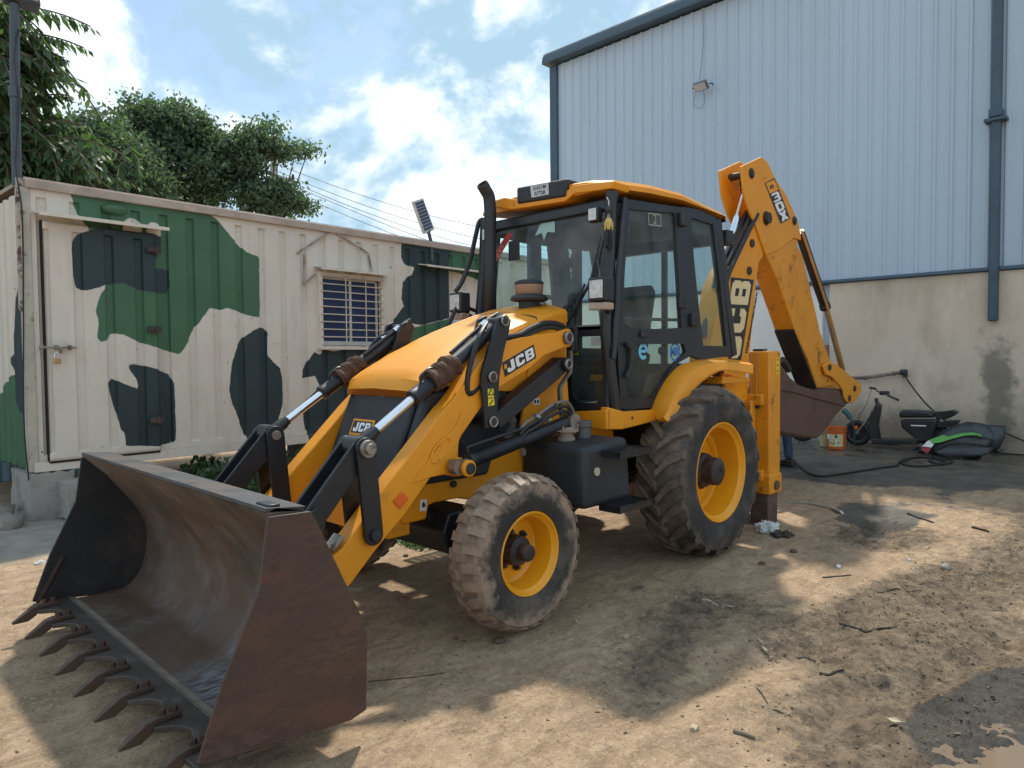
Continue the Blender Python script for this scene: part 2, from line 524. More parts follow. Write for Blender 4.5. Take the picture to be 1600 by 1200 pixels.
def ground_mat():
    m = bpy.data.materials.new('dirt_ground')
    m.use_nodes = True
    t = m.node_tree
    b = t.nodes['Principled BSDF']
    L = t.links.new
    tcn = t.nodes.new('ShaderNodeTexCoord')
    def noise(sc, det=6, ro=.6, dis=0., st=None):
        n = t.nodes.new('ShaderNodeTexNoise')
        n.inputs['Scale'].default_value = sc; n.inputs['Detail'].default_value = det; n.inputs['Roughness'].default_value = ro; n.inputs['Distortion'].default_value = dis
        if st:
            mp_ = t.nodes.new('ShaderNodeMapping'); mp_.inputs['Scale'].default_value = st; mp_.inputs['Rotation'].default_value = (0, 0, .5)
            L(tcn.outputs['Object'], mp_.inputs[0]); L(mp_.outputs[0], n.inputs['Vector'])
        else: L(tcn.outputs['Object'], n.inputs['Vector'])
        return n.outputs['Fac']
    def rmp(f, a, c, lo=0., hi=1.):
        r = t.nodes.new('ShaderNodeMapRange'); r.inputs['From Min'].default_value = a; r.inputs['From Max'].default_value = c
        r.inputs['To Min'].default_value = lo; r.inputs['To Max'].default_value = hi
        L(f, r.inputs['Value']); return r.outputs[0]
    def mix(f, a, c, mode='MIX'):
        x = t.nodes.new('ShaderNodeMix'); x.data_type = 'RGBA'; x.blend_type = mode
        for s, v in ((x.inputs[0], f), (x.inputs[6], a), (x.inputs[7], c)):
            if isinstance(v, tuple): s.default_value = (*v, 1)
            elif isinstance(v, float): s.default_value = v
            else: L(v, s)
        return x.outputs[2]
    def attr(n):
        a = t.nodes.new('ShaderNodeAttribute'); a.attribute_name = n; return a.outputs['Fac']
    def mth(op, a, d):
        q = t.nodes.new('ShaderNodeMath'); q.operation = op; L(a, q.inputs[0]); L(d, q.inputs[1]); return q.outputs[0]
    c = mix(rmp(noise(1.1, 5), .35, .65), (.43, .30, .185), (.555, .40, .255))
    c = mix(rmp(noise(7, 7, .7), .40, .66), c, (.33, .225, .132))
    c = mix(rmp(noise(2.6, 11, .74, .8, (.8, 2.6, 1)), .47, .62, 0, .85), c, (.25, .170, .102))
    c = mix(rmp(noise(17, 10, .8), .52, .64, 0, .75), c, (.20, .135, .08))
    c = mix(rmp(noise(42, 4, .7), .52, .72, 0, .7), c, (.60, .46, .31))
    c = mix(rmp(noise(90, 3, .6), .56, .70, 0, .75), c, (.13, .09, .06))
    c = mix(attr('conc'), c, mix(rmp(noise(5, 7), .35, .65), (.25, .225, .19), (.36, .33, .285)))
    mfr = rmp(mth('ADD', attr('mud'), rmp(noise(7, 12, .78), .3, .7, -.55, .55)), .38, .62)
    c = mix(mfr, c, mix(rmp(noise(9, 7, .7), .36, .62), (.135, .098, .066), (.37, .275, .178)))
    wetc = mix(rmp(noise(3, 6), .35, .65), (.066, .058, .048), (.13, .112, .09))
    wfr = rmp(mth('ADD', attr('wet'), rmp(noise(4.5, 10, .75), .3, .7, -.4, .4)), .38, .66)
    c = mix(wfr, c, wetc)
    L(c, b.inputs['Base Color'])
    r = t.nodes.new('ShaderNodeMix')
    L(wfr, r.inputs[0])
    r.inputs[2].default_value = .92
    L(mth('ADD', rmp(noise(2.2, 5), .36, .60, .10, .5), rmp(attr('conc'), .2, .8, .36, 0)), r.inputs[3])
    L(r.outputs[0], b.inputs['Roughness'])
    b.inputs['Specular IOR Level'].default_value = .5
    bn = t.nodes.new('ShaderNodeBump'); wc = mth('MULTIPLY', wfr, attr('conc')); L(rmp(wc, 0, 1, .8, .10), bn.inputs['Strength']); bn.inputs['Distance'].default_value = .018
    L(noise(55, 9, .78), bn.inputs['Height'])
    b2 = t.nodes.new('ShaderNodeBump'); b2.inputs['Distance'].default_value = .05
    L(noise(16, 10, .74, .6), b2.inputs['Height'])
    L(mth('MULTIPLY', rmp(attr('mud'), 0, 1, .22, .95), rmp(wc, 0, 1, 1, .12)), b2.inputs['Strength'])
    L(bn.outputs[0], b2.inputs['Normal'])
    L(b2.outputs[0], b.inputs['Normal'])
    return m
me.materials.append(ground_mat())
me.shade_smooth()
ground = bpy.data.objects.new('ground', me)
COL.objects.link(ground)
structure(ground)
def H(x, y): return float(height(np.array([x]), np.array([y]))[0])

# small brown puddle in the mud, lower right
PUD = mat('puddle_water', (.20, .145, .095), .03, var=.1)
pz = -.012
b = B()
b.prism([(1.80+.40*math.cos(t), 3.18+.26*math.sin(t)) for t in [2*PI*k/32 for k in range(32)]], -.075, -.043, 'z')
structure(b.obj('puddle', PUD))

# ================================================================ warehouse
CLAD = mat('blue_grey_cladding', (.445, .55, .65), .42, metal=.0, var=.06, vs_=.7, dirt=(.40, .48, .55), da=.55, dw=.3, ds=1.6, stretch=(1, 1, .16))
TRIM = mat('slate_blue_trim', (.05, .088, .125), .45, var=.15)
def plaster(name, col, stain, sa):
    return mat(name, col, .9, var=.10, vs_=1.1, dirt=stain, da=sa, dw=.28, ds=.9, bump=.25, bs=30, stretch=(1, 1, .45))
PLB = plaster('beige_plaster', (.64, .535, .425), (.36, .295, .215), .53)
PLW = plaster('white_plaster', (.78, .78, .75), (.60, .58, .53), .58)
WX = -8.3
def add_stain(m):
    t = m.node_tree; L = t.links.new
    bs_ = t.nodes['Principled BSDF']
    src = bs_.inputs['Base Color'].links[0].from_socket
    tcn = t.nodes.new('ShaderNodeTexCoord')
    sep = t.nodes.new('ShaderNodeSeparateXYZ'); L(tcn.outputs['Object'], sep.inputs[0])
    n = t.nodes.new('ShaderNodeTexNoise'); n.inputs['Scale'].default_value = 1.6; n.inputs['Detail'].default_value = 8; n.inputs['Roughness'].default_value = .65
    L(tcn.outputs['Object'], n.inputs['Vector'])
    def math_(op, a, b_):
        q = t.nodes.new('ShaderNodeMath'); q.operation = op
        for s_, v in zip(q.inputs, (a, b_)):
            if hasattr(v, 'is_linked'): L(v, s_)
            else: s_.default_value = v
        return q.outputs[0]
    def rng_(f, a, c, lo=0., hi=1.):
        r = t.nodes.new('ShaderNodeMapRange'); r.inputs['From Min'].default_value = a; r.inputs['From Max'].default_value = c; r.inputs['To Min'].default_value = lo; r.inputs['To Max'].default_value = hi
        L(f, r.inputs['Value']); return r.outputs[0]
    hgt = math_('ADD', sep.outputs['Z'], rng_(n.outputs['Fac'], .3, .7, .55, -.55))
    f1 = rng_(hgt, 1.15, .15, 0, .72)
    dy = math_('ABSOLUTE', math_('SUBTRACT', sep.outputs['Y'], 1.36), 0.)
    f2 = math_('MULTIPLY', rng_(math_('ADD', dy, rng_(n.outputs['Fac'], .3, .7, .22, -.22)), .26, .10), rng_(math_('ADD', sep.outputs['Z'], rng_(n.outputs['Fac'], .3, .7, .5, -.5)), 1.75, 1.35))
    for f, col in ((f1, (.20, .15, .105)), (math_('MULTIPLY', f2, .75), (.14, .13, .11))):
        x = t.nodes.new('ShaderNodeMix'); x.data_type = 'RGBA'
        L(f, x.inputs[0]); L(src, x.inputs[6]); x.inputs[7].default_value = (*col, 1)
        src = x.outputs[2]
    L(src, bs_.inputs['Base Color'])
add_stain(PLB)
EAVE, CB = 8.72, 2.93
Y0, Y1 = -7.95, 9.3
wh = thing('warehouse', 'tall warehouse clad in blue grey ribbed metal above a plastered base wall', 'warehouse', (WX, 0, 0))
def wpart(b, name, m, **k):
    o = b.obj(name, m, wh, **k)
    o.matrix_parent_inverse = Matrix.Translation((-WX, 0, 0))
    return o
def clad_panel(y0, y1):
    pts = []
    per = .25
    n = round((y1-y0)/per)
    for i in range(n):
        a = y0+i*per
        pts += [(WX, a), (WX, a+.15), (WX+.030, a+.172), (WX+.030, a+.205), (WX, a+.227)]
    pts.append((WX, y1))
    b = B()
    rings = [[(x, y, z) for x, y in pts] for z in (CB, EAVE)]
    vs = [[b.bm.verts.new(q) for q in r] for r in rings]
    for j in range(len(pts)-1):
        b.bm.faces.new((vs[0][j], vs[0][j+1], vs[1][j+1], vs[1][j]))
    return wpart(b, 'cladding_panel', CLAD, smooth=0)
y = Y0+.2
while y < Y1-.1:
    clad_panel(y, y+1.0)
    y += 1.0
# fastener rows
b = B()
for zz in (3.6, 4.95, 6.3, 7.6):
    yy = Y0+.3
    while yy < 5:
        if rnd.random() < .55: b.box((WX+.006, yy+.07, zz+rnd.uniform(-.02, .02)), (.014, .022, .022))
        yy += .25
stuff(wpart(b, 'cladding_screws', TRIM, smooth=0))
b = B(); b.box((WX-6.05, (Y0+Y1)/2, (EAVE+.0)/2), (12, Y1-Y0-.1, EAVE)); wpart(b, 'building_body', CLAD)
b = B(); b.box((WX+.03, Y0+.1, (EAVE+CB)/2), (.10, .22, EAVE-CB)); wpart(b, 'corner_trim', TRIM, bevel=.01)
b = B()
b.prism([(WX-.1, EAVE+.04), (WX+.24, EAVE+.04), (WX+.24, EAVE+.12), (WX+.20, EAVE+.25), (WX+.12, EAVE+.29), (WX-.1, EAVE+.29)], Y0-.12, Y1, 'y')
wpart(b, 'eave_gutter', TRIM, bevel=.01)
b = B()
b.prism([(WX-.05, EAVE+.295), (WX+.15, EAVE+.295), (WX+.15, EAVE+.32), (WX-6, EAVE+1.5), (WX-6, EAVE+.9)], Y0-.15, Y1, 'y')
wpart(b, 'roof', CLAD)
b = B()
b.prism([(WX-.02, CB), (WX+.10, CB), (WX+.11, CB-.05), (WX+.05, CB-.05), (WX+.05, CB-.07), (WX-.02, CB-.07)], Y0+.2, Y1, 'y')
wpart(b, 'drip_flashing', TRIM, smooth=0)
b = B(); b.box((WX+.0, (Y0-1.35)/2+.05, (CB-.07)/2), (.09, -1.35-Y0-.1, CB-.07)); wpart(b, 'base_wall', PLW, label='white painted stretch of the base wall')
b = B(); b.box((WX+.0, (Y1-1.22)/2, (CB-.07)/2), (.09, Y1+1.22, CB-.07)); wpart(b, 'base_wall', PLB, label='stained beige stretch of the base wall')
PURP = mat('mauve_post', (.20, .11, .14), .7, var=.2)
b = B(); b.box((WX+.06, -1.285, .8), (.13, .122, 1.9)); wpart(b, 'door_post', PURP, bevel=.008)
b = B(); b.box((WX+.11, 1.31, (EAVE+2.05)/2+.03), (.13, .130, EAVE-2.05)); dp = wpart(b, 'downpipe', TRIM, bevel=.02)
for zz in (5.2,):
    b = B(); b.box((WX+.12, 1.31, zz), (.20, .30, .05)); b.box((WX+.12, 1.31, zz+.10), (.19, .175, .12))
    o = b.obj('pipe_bracket', TRIM, dp, bevel=.005)

# damp stain of the downpipe outlet and old paint flakes stay in the plaster material
fl = thing('floodlight', 'small grey floodlight fixed high on the blue grey cladding', 'floodlight', (WX+.03, -3.72, 7.06))
FLG = mat('floodlight_grey', (.16, .17, .18), .5, var=.2)
R_ = Matrix.Rotation(.75, 3, 'Y')
b = B(); b.box((.22, 0, 0), (.06, .30, .19), R_); b.obj('housing', FLG, fl, bevel=.012)
b = B(); b.box((.255, 0, -.03), (.012, .25, .145), R_); b.obj('lens', mat('floodlight_glass', (.45, .47, .48), .15, var=.1), fl)
b = B(); b.tube([(0, -.15, .05), (.12, -.19, .03), (.22, -.185, 0)], .014, 6); b.tube([(0, .15, .05), (.12, .19, .03), (.22, .185, 0)], .014, 6); b.obj('bracket', TRIM, fl)
b = B(); b.tube(bez([(.02, -.1, 1.9), (.02, -.06, 1.0), (.015, -.14, .3), (.03, -.22, .0), (.05, -.25, -.28), (.05, -.12, -.38), (.08, .0, -.28), (.16, .02, -.05)]), .004, 5); b.obj('cable', TRIM, fl)

# pipe and drooping hose lance on the plinth
pp = thing('wall_pipe', 'rusty wall pipe with an elbow and a thin hose hanging off it beside the moped', 'pipe', (WX, 0, 0))
b = B()
P0 = [(.14, -1.5, 1.13), (.14, -.55, 1.16), (.14, .02, 1.26)]
b.tube(P0, .028, 10)
for q_ in (P0[1], (.14, -.1, 1.24)): b.ball(q_, .042, n=6)
b.obj('pipe', mat('galvanised_rusty', (.16, .12, .09), .7, var=.3, dirt=(.30, .28, .25), da=.5), pp)
b = B(); b.cyl((.14, .0, 1.26), (.14, .10, 1.26), .05, n=12); b.cyl((.14, .06, 1.30), (.14, .08, 1.18), .04, n=12); b.obj('elbow', PLA, pp)
b = B(); b.tube(bez([(.14, .07, 1.2), (.15, .2, 1.0), (.17, .42, .72), (.2, .75, .42)]), .013, 7); b.obj('hose', RUBH, pp)

# ================================================================ camouflage container cabin
def sdist(P, poly):
    poly = np.array(poly)
    d = np.full(len(P), 1e9)
    ins = np.zeros(len(P), bool)
    n = len(poly)
    for i in range(n):
        a, c = poly[i], poly[(i+1) % n]
        e = c-a
        w = P-a
        t = np.clip((w@e)/max(e@e, 1e-12), 0, 1)
        d = np.minimum(d, np.hypot(*(w-t[:, None]*e).T))
        cond = (a[1] <= P[:, 1]) != (c[1] <= P[:, 1])
        xi = a[0]+(P[:, 1]-a[1])/(c[1]-a[1] if c[1] != a[1] else 1e-9)*e[0]
        ins ^= cond & (P[:, 0] < xi)
    return np.where(ins, d, -d)
GREENS = [
 [(.366,3.378),(.414,3.243),(.468,3.101),(.524,2.998),(.568,2.858),(.719,2.788),(.731,2.553),(.707,2.382),(.636,2.263),(.597,2.153),(.588,2.073),(.616,1.986),(.593,1.818),(.629,1.771),(.691,1.792),(.737,1.868),(.85,1.856),(1.011,1.775),(1.246,1.706),(1.456,1.641),(1.531,1.729),(1.647,1.952),(1.827,2.191),(1.959,2.174),(2.038,2.201),(2.175,2.168),(2.297,2.119),(2.407,2.107),(2.475,2.101),(2.484,2.85),(2.3,2.894),(2.132,3.038),(1.946,3.235),(1.87,3.276),(1.811,3.357),(1.782,3.405)],
 [(5.69,3.372),(6.571,3.408),(6.562,2.841),(5.979,2.932),(5.724,2.961)],
 [(4.952,2.038),(5.754,2.211),(5.748,1.874),(4.871,1.718),(4.624,1.67)],
]
CREAMS = [ [(.894,2.965),(.903,3.049),(.923,3.106),(.969,3.126),(1.028,3.128),(1.073,3.099),(1.091,3.004),(1.09,2.962)], [(1.13,2.953),(1.138,3.024),(1.16,3.083),(1.208,3.111),(1.256,3.103),(1.296,3.066),(1.307,2.961)] ]
DARKS = [
 [(.433,2.874),(.395,2.785),(.381,2.685),(.388,2.556),(.397,2.439),(.423,2.329),(.493,2.301),(.614,2.342),(.707,2.382),(.866,2.407),(1.027,2.349),(1.194,2.325),(1.346,2.327),(1.376,2.408),(1.365,2.501),(1.374,2.595),(1.284,2.609),(1.201,2.587),(1.196,2.665),(1.239,2.74),(1.289,2.816),(1.314,2.954),(1.178,2.987),(.632,2.965)],
 [(.906,1.545),(.885,1.497),(.948,1.412),(.998,1.305),(.977,1.264),(.723,1.39),(.691,1.343),(.706,1.226),(.752,1.053),(.797,.842),(.834,.805),(.843,.658),(1.182,.617),(1.394,.647),(1.398,.83),(1.39,1.306),(1.343,1.416),(1.171,1.485),(1.037,1.522)],
 [(2.481,1.982),(2.377,1.94),(2.216,1.834),(2.147,1.717),(2.077,1.515),(2.038,1.206),(2.066,1.065),(2.166,.809),(2.276,.547),(2.297,.385),(2.608,.351),(2.671,.771),(2.73,.948),(2.77,1.11),(2.756,1.292),(2.724,1.457),(2.636,1.54),(2.55,1.63),(2.555,1.831),(2.566,1.912),(2.524,1.967)],
 [(3.226,1.678),(3.155,1.585),(3.076,1.468),(3.025,1.326),(3.111,1.332),(3.228,1.354),(3.303,1.206),(3.144,1.076),(3.035,.93),(3.078,.707),(3.102,.484),(3.91,.406),(4.141,.845),(4.386,1.577),(4.049,1.761),(3.723,1.705),(3.515,1.679),(3.384,1.713),(3.313,1.627)],
 [(4.791,3.355),(4.74,3.255),(4.736,3.075),(4.783,2.985),(4.919,2.959),(4.994,2.947),(4.942,2.846),(4.754,2.707),(4.725,2.459),(4.771,2.357),(4.61,2.18),(4.559,2.027),(4.804,2.11),(5.131,2.081),(5.698,2.209),(5.724,2.961),(5.759,3.37),(5.431,3.372),(5.091,3.372)],
]
def camo_attrs(me, U, Z):
    P = np.stack([U, Z], 1)
    g = np.full(len(P), -1.)
    for s in GREENS: g = np.maximum(g, sdist(P, s))
    for s in CREAMS: g = np.minimum(g, -sdist(P, s))
    d = np.full(len(P), -1.)
    for s in DARKS: d = np.maximum(d, sdist(P, s))
    for nm, a in (('green', g), ('dark', d)):
        at = me.attributes.new(nm, 'FLOAT', 'POINT')
        at.data.foreach_set('value', a.astype(np.float32))
def camo_mat():
    m = bpy.data.materials.new('camouflage_paint')
    m.use_nodes = True
    t = m.node_tree
    b = t.nodes['Principled BSDF']
    L = t.links.new
    tcn = t.nodes.new('ShaderNodeTexCoord')
    def noise(sc, det=5, ro=.6, st=None):
        n = t.nodes.new('ShaderNodeTexNoise'); n.inputs['Scale'].default_value = sc; n.inputs['Detail'].default_value = det; n.inputs['Roughness'].default_value = ro
        if st:
            mp_ = t.nodes.new('ShaderNodeMapping'); mp_.inputs['Scale'].default_value = st
            L(tcn.outputs['Object'], mp_.inputs[0]); L(mp_.outputs[0], n.inputs['Vector'])
        else: L(tcn.outputs['Object'], n.inputs['Vector'])
        return n.outputs['Fac']
    def rmp(f, a, c, lo=0., hi=1.):
        r = t.nodes.new('ShaderNodeMapRange'); r.inputs['From Min'].default_value = a; r.inputs['From Max'].default_value = c
        r.inputs['To Min'].default_value = lo; r.inputs['To Max'].default_value = hi
        L(f, r.inputs['Value']); return r.outputs[0]
    def mix(f, a, c):
        x = t.nodes.new('ShaderNodeMix'); x.data_type = 'RGBA'
        for s, v in ((x.inputs[0], f), (x.inputs[6], a), (x.inputs[7], c)):
            if isinstance(v, tuple): s.default_value = (*v, 1)
            else: L(v, s)
        return x.outputs[2]
    wob = rmp(noise(14, 4), 0, 1, -.012, .012)
    def att(n):
        a = t.nodes.new('ShaderNodeAttribute'); a.attribute_name = n
        ad = t.nodes.new('ShaderNodeMath'); ad.operation = 'ADD'
        L(a.outputs['Fac'], ad.inputs[0]); L(wob, ad.inputs[1])
        return rmp(ad.outputs[0], -.004, .004)
    c = mix(rmp(noise(1.3, 4), .3, .7), (.62, .565, .485), (.715, .665, .585))
    c = mix(rmp(noise(3, 6, .7, (2.2, 2.2, .35)), .52, .8, 0, .55), c, (.46, .38, .29))
    c = mix(att('green'), c, mix(rmp(noise(2, 5), .3, .7), (.045, .125, .062), (.062, .160, .082)))
    c = mix(att('dark'), c, mix(rmp(noise(2, 5), .3, .7), (.016, .034, .040), (.026, .048, .054)))
    c = mix(rmp(noise(19, 3, .5), .715, .74), c, (.12, .065, .04))
    c = mix(rmp(noise(6, 7, .75), .70, .76, 0, .8), c, (.20, .12, .08))
    L(c, b.inputs['Base Color'])
    b.inputs['Roughness'].default_value = .55
    bn = t.nodes.new('ShaderNodeBump'); bn.inputs['Strength'].default_value = .12; bn.inputs['Distance'].default_value = .02
    L(noise(5, 4), bn.inputs['Height']); L(bn.outputs[0], b.inputs['Normal'])
    return m
CAMO = camo_mat()
CRP = mat('cream_paint', (.68, .615, .52), .55, var=.12, dirt=(.22, .12, .07), da=.60, dw=.12, ds=7)
RAIL = mat('rail_brown_cream', (.42, .345, .285), .6, var=.2, dirt=(.18, .12, .085), da=.6, dw=.2, ds=5)
CZ0, CZ1, CLEN = .47, 3.37, 9.2
cab_rz = math.atan2(-.05, -1)
ct = thing('container_cabin', 'long steel container cabin painted in green and black camouflage on cream', 'container', (3.42, -4.61, 0), cab_rz)
PER, RW, RD = .295, .085, .032
def rib(u, z, z0, z1):
    k = (u-.14) % PER
    k = np.where(k > PER/2, k-PER, k)
    f = 1-sstep(RW/2-.006, RW/2+.006, np.abs(k))
    e = sstep(z0, z0+.015, z)*(1-sstep(z1-.015, z1, z))
    return f*e*RD
def sheet(name, u0, u1, z0, z1, yo, rz0, rz1, parent, hole=None, m=None, ribs=True):
    us = set(np.round(np.arange(u0, u1, .035), 4)); us.add(u1)
    k = math.floor((u0-.14)/PER)-1
    while .14+k*PER-.1 < u1:
        for d in (-RW/2-.006, -RW/2+.006, RW/2-.006, RW/2+.006):
            v = .14+k*PER+d
            if u0 < v < u1: us.add(round(v, 4))
        k += 1
    zs = set(np.round(np.arange(z0, z1, .035), 4)) | {z1}
    for v in (rz0, rz0+.015, rz1-.015, rz1):
        if z0 < v < z1: zs.add(round(v, 4))
    if hole:
        us |= {hole[0], hole[1]}; zs |= {hole[2], hole[3]}
    us, zs = np.array(sorted(us)), np.array(sorted(zs))
    U, Z = np.meshgrid(us, zs, indexing='ij')
    Y = yo+(rib(U, Z, rz0, rz1) if ribs else 0*U)+(fbm(U, Z, 1.3, 2, 5)-.5)*.012
    n, k = U.shape
    ii = np.arange(n*k).reshape(n, k)
    f = np.stack([ii[:-1, :-1], ii[1:, :-1], ii[1:, 1:], ii[:-1, 1:]], -1)
    if hole:
        mu, mz = (us[:-1]+us[1:])/2, (zs[:-1]+zs[1:])/2
        keep = ~(((mu > hole[0]) & (mu < hole[1]))[:, None] & ((mz > hole[2]) & (mz < hole[3]))[None, :])
        f = f[keep]
    me = bpy.data.meshes.new(name)
    me.from_pydata(np.stack([U, Y, Z], -1).reshape(-1, 3).tolist(), [], f.reshape(-1, 4).tolist())
    camo_attrs(me, U.reshape(-1), Z.reshape(-1))
    return link(name, me, m or CAMO, parent, smooth=30)
WIN = (*[v for q in [(3.337,2.697),(4.32,1.753)] for v in q],)
WU0, WU1, WZ0, WZ1 = WIN[0], WIN[2], WIN[3], WIN[1]
for a in (0, 3.07):
    pass
cuts = [0.04, 3.05, 6.1, CLEN]
for a, c in zip(cuts[:-1], cuts[1:]):
    hole = (WU0, WU1, WZ0, WZ1) if a < WU0 < c and WU1 < c else None
    sheet('wall_panel', a, c, CZ0+.10, CZ1-.09, 0, CZ0+.16, CZ1-.16, ct, hole)
HOLE_OK = any(a < WU0 and WU1 < c for a, c in zip(cuts[:-1], cuts[1:]))
b = B(); b.box((CLEN/2, 0, CZ1-.045), (CLEN, .10, .09)); o = b.obj('top_rail', RAIL, ct, bevel=.008)
me_ = sheet('bottom_rail', .0, CLEN, CZ0, CZ0+.10, -.03, 9, 9.5, ct, ribs=False)
b = B(); b.box((CLEN/2, .045, CZ0+.05), (CLEN, .13, .10)); b.obj('bottom_channel', RAIL, ct)
b = B(); b.box((.0, .03, (CZ0+CZ1)/2-.04), (.085, .10, CZ1-CZ0-.09)); b.obj('corner_post', mat('corner_post_paint', (.46, .43, .36), .6, var=.2, dirt=(.14, .085, .055), da=.57, dw=.1, ds=6), ct, bevel=.006)
b = B(); b.box((CLEN/2, 1.25, CZ1+.0), (CLEN, 2.5, .04)); b.obj('roof', RAIL, ct)
b = B(); b.box((CLEN/2, 1.25, CZ0+.03), (CLEN, 2.4, .05)); b.obj('floor_plate', PLA, ct)
b = B(); b.box((CLEN/2, 2.45, (CZ0+CZ1)/2), (CLEN, .04, CZ1-CZ0-.02)); b.box((CLEN-.02, 1.25, (CZ0+CZ1)/2), (.04, 2.3, CZ1-CZ0-.1)); b.obj('rear_wall', CRP, ct)
# end wall with its own paint patches
def end_wall():
    ys = np.round(np.arange(.07, 2.45, .03), 4); zs = np.round(np.arange(CZ0+.02, CZ1-.08, .035), 4)
    Yv, Z = np.meshgrid(ys, zs, indexing='ij')
    X = -.02+(((Yv % .24) < .10).astype(float))*.03
    n, k = X.shape
    ii = np.arange(n*k).reshape(n, k)
    f = np.stack([ii[:-1, :-1], ii[1:, :-1], ii[1:, 1:], ii[:-1, 1:]], -1)
    me = bpy.data.meshes.new('end_wall')
    me.from_pydata(np.stack([X, Yv, Z], -1).reshape(-1, 3).tolist(), [], f.reshape(-1, 4).tolist())
    P = np.stack([Yv.reshape(-1), Z.reshape(-1)], 1)
    g = np.maximum(sdist(P, [(.03, .42), (.03, 1.35), (.35, 1.5), (.8, 1.38), (1.2, 1.15), (1.8, 1.28), (1.8, 1.0), (1.28, .95), (1.32, .42)]), -1)
    d = sdist(P, [(.03, .9), (.03, 3.2), (.15, 3.2), (.3, 2.4), (.42, 1.9), (.62, 1.6), (.5, 1.2), (.2, .95)])
    for nm, a in (('green', g), ('dark', d)):
        at = me.attributes.new(nm, 'FLOAT', 'POINT'); at.data.foreach_set('value', a.astype(np.float32))
    return link('end_wall', me, CAMO, ct, smooth=30)
end_wall()
# door: leaf, canopy, hinges, bolts, padlock
DR = [(.134,2.92),(.123,.645),(1.205,3.005),(1.176,.639)]
du0, du1 = DR[0][0], DR[2][0]
dz0, dz1 = CZ0+.10, CZ1-.40
door = part('door', ct)
lf = sheet('door_leaf', du0, du1, dz0, dz1, -.05, dz0+.07, dz1-.07, door)
lf.modifiers.new('thickness', 'SOLIDIFY').thickness = .03
lf.modifiers['thickness'].offset = -1
GAP = mat('door_gap', (.02, .015, .012), .9)
b = B(); b.box((du0-.006, -.01, (dz0+dz1)/2), (.012, .06, dz1-dz0+.02)); b.box(((du0+du1)/2, -.012, dz0-.012), (du1-du0, .055, .022)); b.obj('door_gap_seal', GAP, door)
for (u, z) in [(1.159,1.917),(1.159,.916),(1.176,2.79)]:
    b = B(); b.box((u, -.090, z), (.15, .025, .06)); b.cyl((u+.02, -.105, z-.045), (u+.02, -.105, z+.045), .013, n=10)
    b.obj('hinge', mat('hinge_rust', (.05, .04, .038), .7, var=.3, dirt=(.14, .08, .05), da=.5), door, bevel=.006)
(u, z), = [(.188,1.714)]
b = B(); b.cyl((u-.13, -.10, z), (u+.20, -.10, z), .011, n=10)
for q_ in (-.11, .02, .14): b.box((u+q_, -.09, z), (.035, .03, .05))
b.box((u+.05, -.12, z-.03), (.02, .05, .06))
b.obj('slide_bolt', mat('bolt_metal', (.34, .29, .22), .5, metal=.4, var=.3, dirt=(.14, .09, .06), da=.5, ds=20), door, bevel=.004)
pl_ = thing('padlock', 'small brass padlock hanging on the cabin door below the slide bolt', 'padlock', Matrix.Translation((3.42, -4.61, 0)) @ Matrix.Rotation(cab_rz, 4, 'Z') @ Vector((u+.015, -.12, z-.10)), cab_rz)
b = B(); b.box((0, 0, -.035), (.062, .028, .055)); b.obj('body', mat('brass', (.50, .36, .16), .35, metal=.9, var=.15), pl_, bevel=.006)
b = B(); b.tube([(-.02, 0, -.01), (-.02, 0, .03), (-.012, 0, .045), (0, 0, .05), (.012, 0, .045), (.02, 0, .03), (.02, 0, -.01)], .006, 8); b.obj('shackle', CHR, pl_)
cn = [(.049,2.913),(1.205,2.931)]
zc = dz1+.05
b = B(); b.prism([(-.0, zc+.045), (-.24, zc+.01), (-.24, zc-.025), (-.225, zc-.025), (-.225, zc-.005), (-.0, zc+.03)], du0-.07, du1+.08, 'x'); b.obj('door_canopy', CRP, ct)
(u, z), = [(.811,3.185)]
b = B(); b.ball((u, -.02, z), .13, (1.0, .5, .42), 8); b.obj('vent_cover', mat('vent_green', (.050, .125, .058), .5, var=.15), ct)
# window
wn = part('window', ct)
b = B()
for c0, d0 in (((WU0-.02, -.02, (WZ0+WZ1)/2), (.05, .07, WZ1-WZ0+.09)), ((WU1+.02, -.02, (WZ0+WZ1)/2), (.05, .07, WZ1-WZ0+.09)), (((WU0+WU1)/2, -.02, WZ1+.02), (WU1-WU0-.01, .068, .05)), (((WU0+WU1)/2, -.03, WZ0-.03), (WU1-WU0+.14, .13, .045))):
    b.box(c0, d0)
b.obj('frame', CRP, wn, bevel=.005)
for a, c in ((WU0+.005, (WU0+WU1)/2+.02), ((WU0+WU1)/2-.0, WU1-.005)):
    yo = .028 if a < WU0+.1 else .05
    b = B()
    b.box(((a+c)/2, yo, WZ0+.035), (c-a, .02, .06)); b.box(((a+c)/2, yo, WZ1-.02), (c-a, .02, .04)); b.box((a+.018, yo, (WZ0+WZ1)/2), (.036, .021, WZ1-WZ0-.02)); b.box((c-.018, yo, (WZ0+WZ1)/2), (.036, .021, WZ1-WZ0-.02))
    b.obj('sash', mat('aluminium_sash', (.62, .62, .60), .4, var=.08), wn)
    b = B(); b.box(((a+c)/2, yo+.004, (WZ0+WZ1)/2), (c-a-.06, .006, WZ1-WZ0-.07)); b.obj('pane', mat('blue_tinted_pane', (.018, .040, .105), .38, var=.3, vs_=3, spec=.4), wn)
BAR = mat('window_bar', (.56, .49, .41), .5, var=.1, dirt=(.2, .12, .08), da=.6)
for i in range(10):
    zz = WZ0+.02+(WZ1-WZ0-.03)*i/9
    b = B(); b.cyl((WU0-.03, -.062, zz), (WU1+.03, -.062, zz), .0085, n=8); b.obj('bar', BAR, wn)
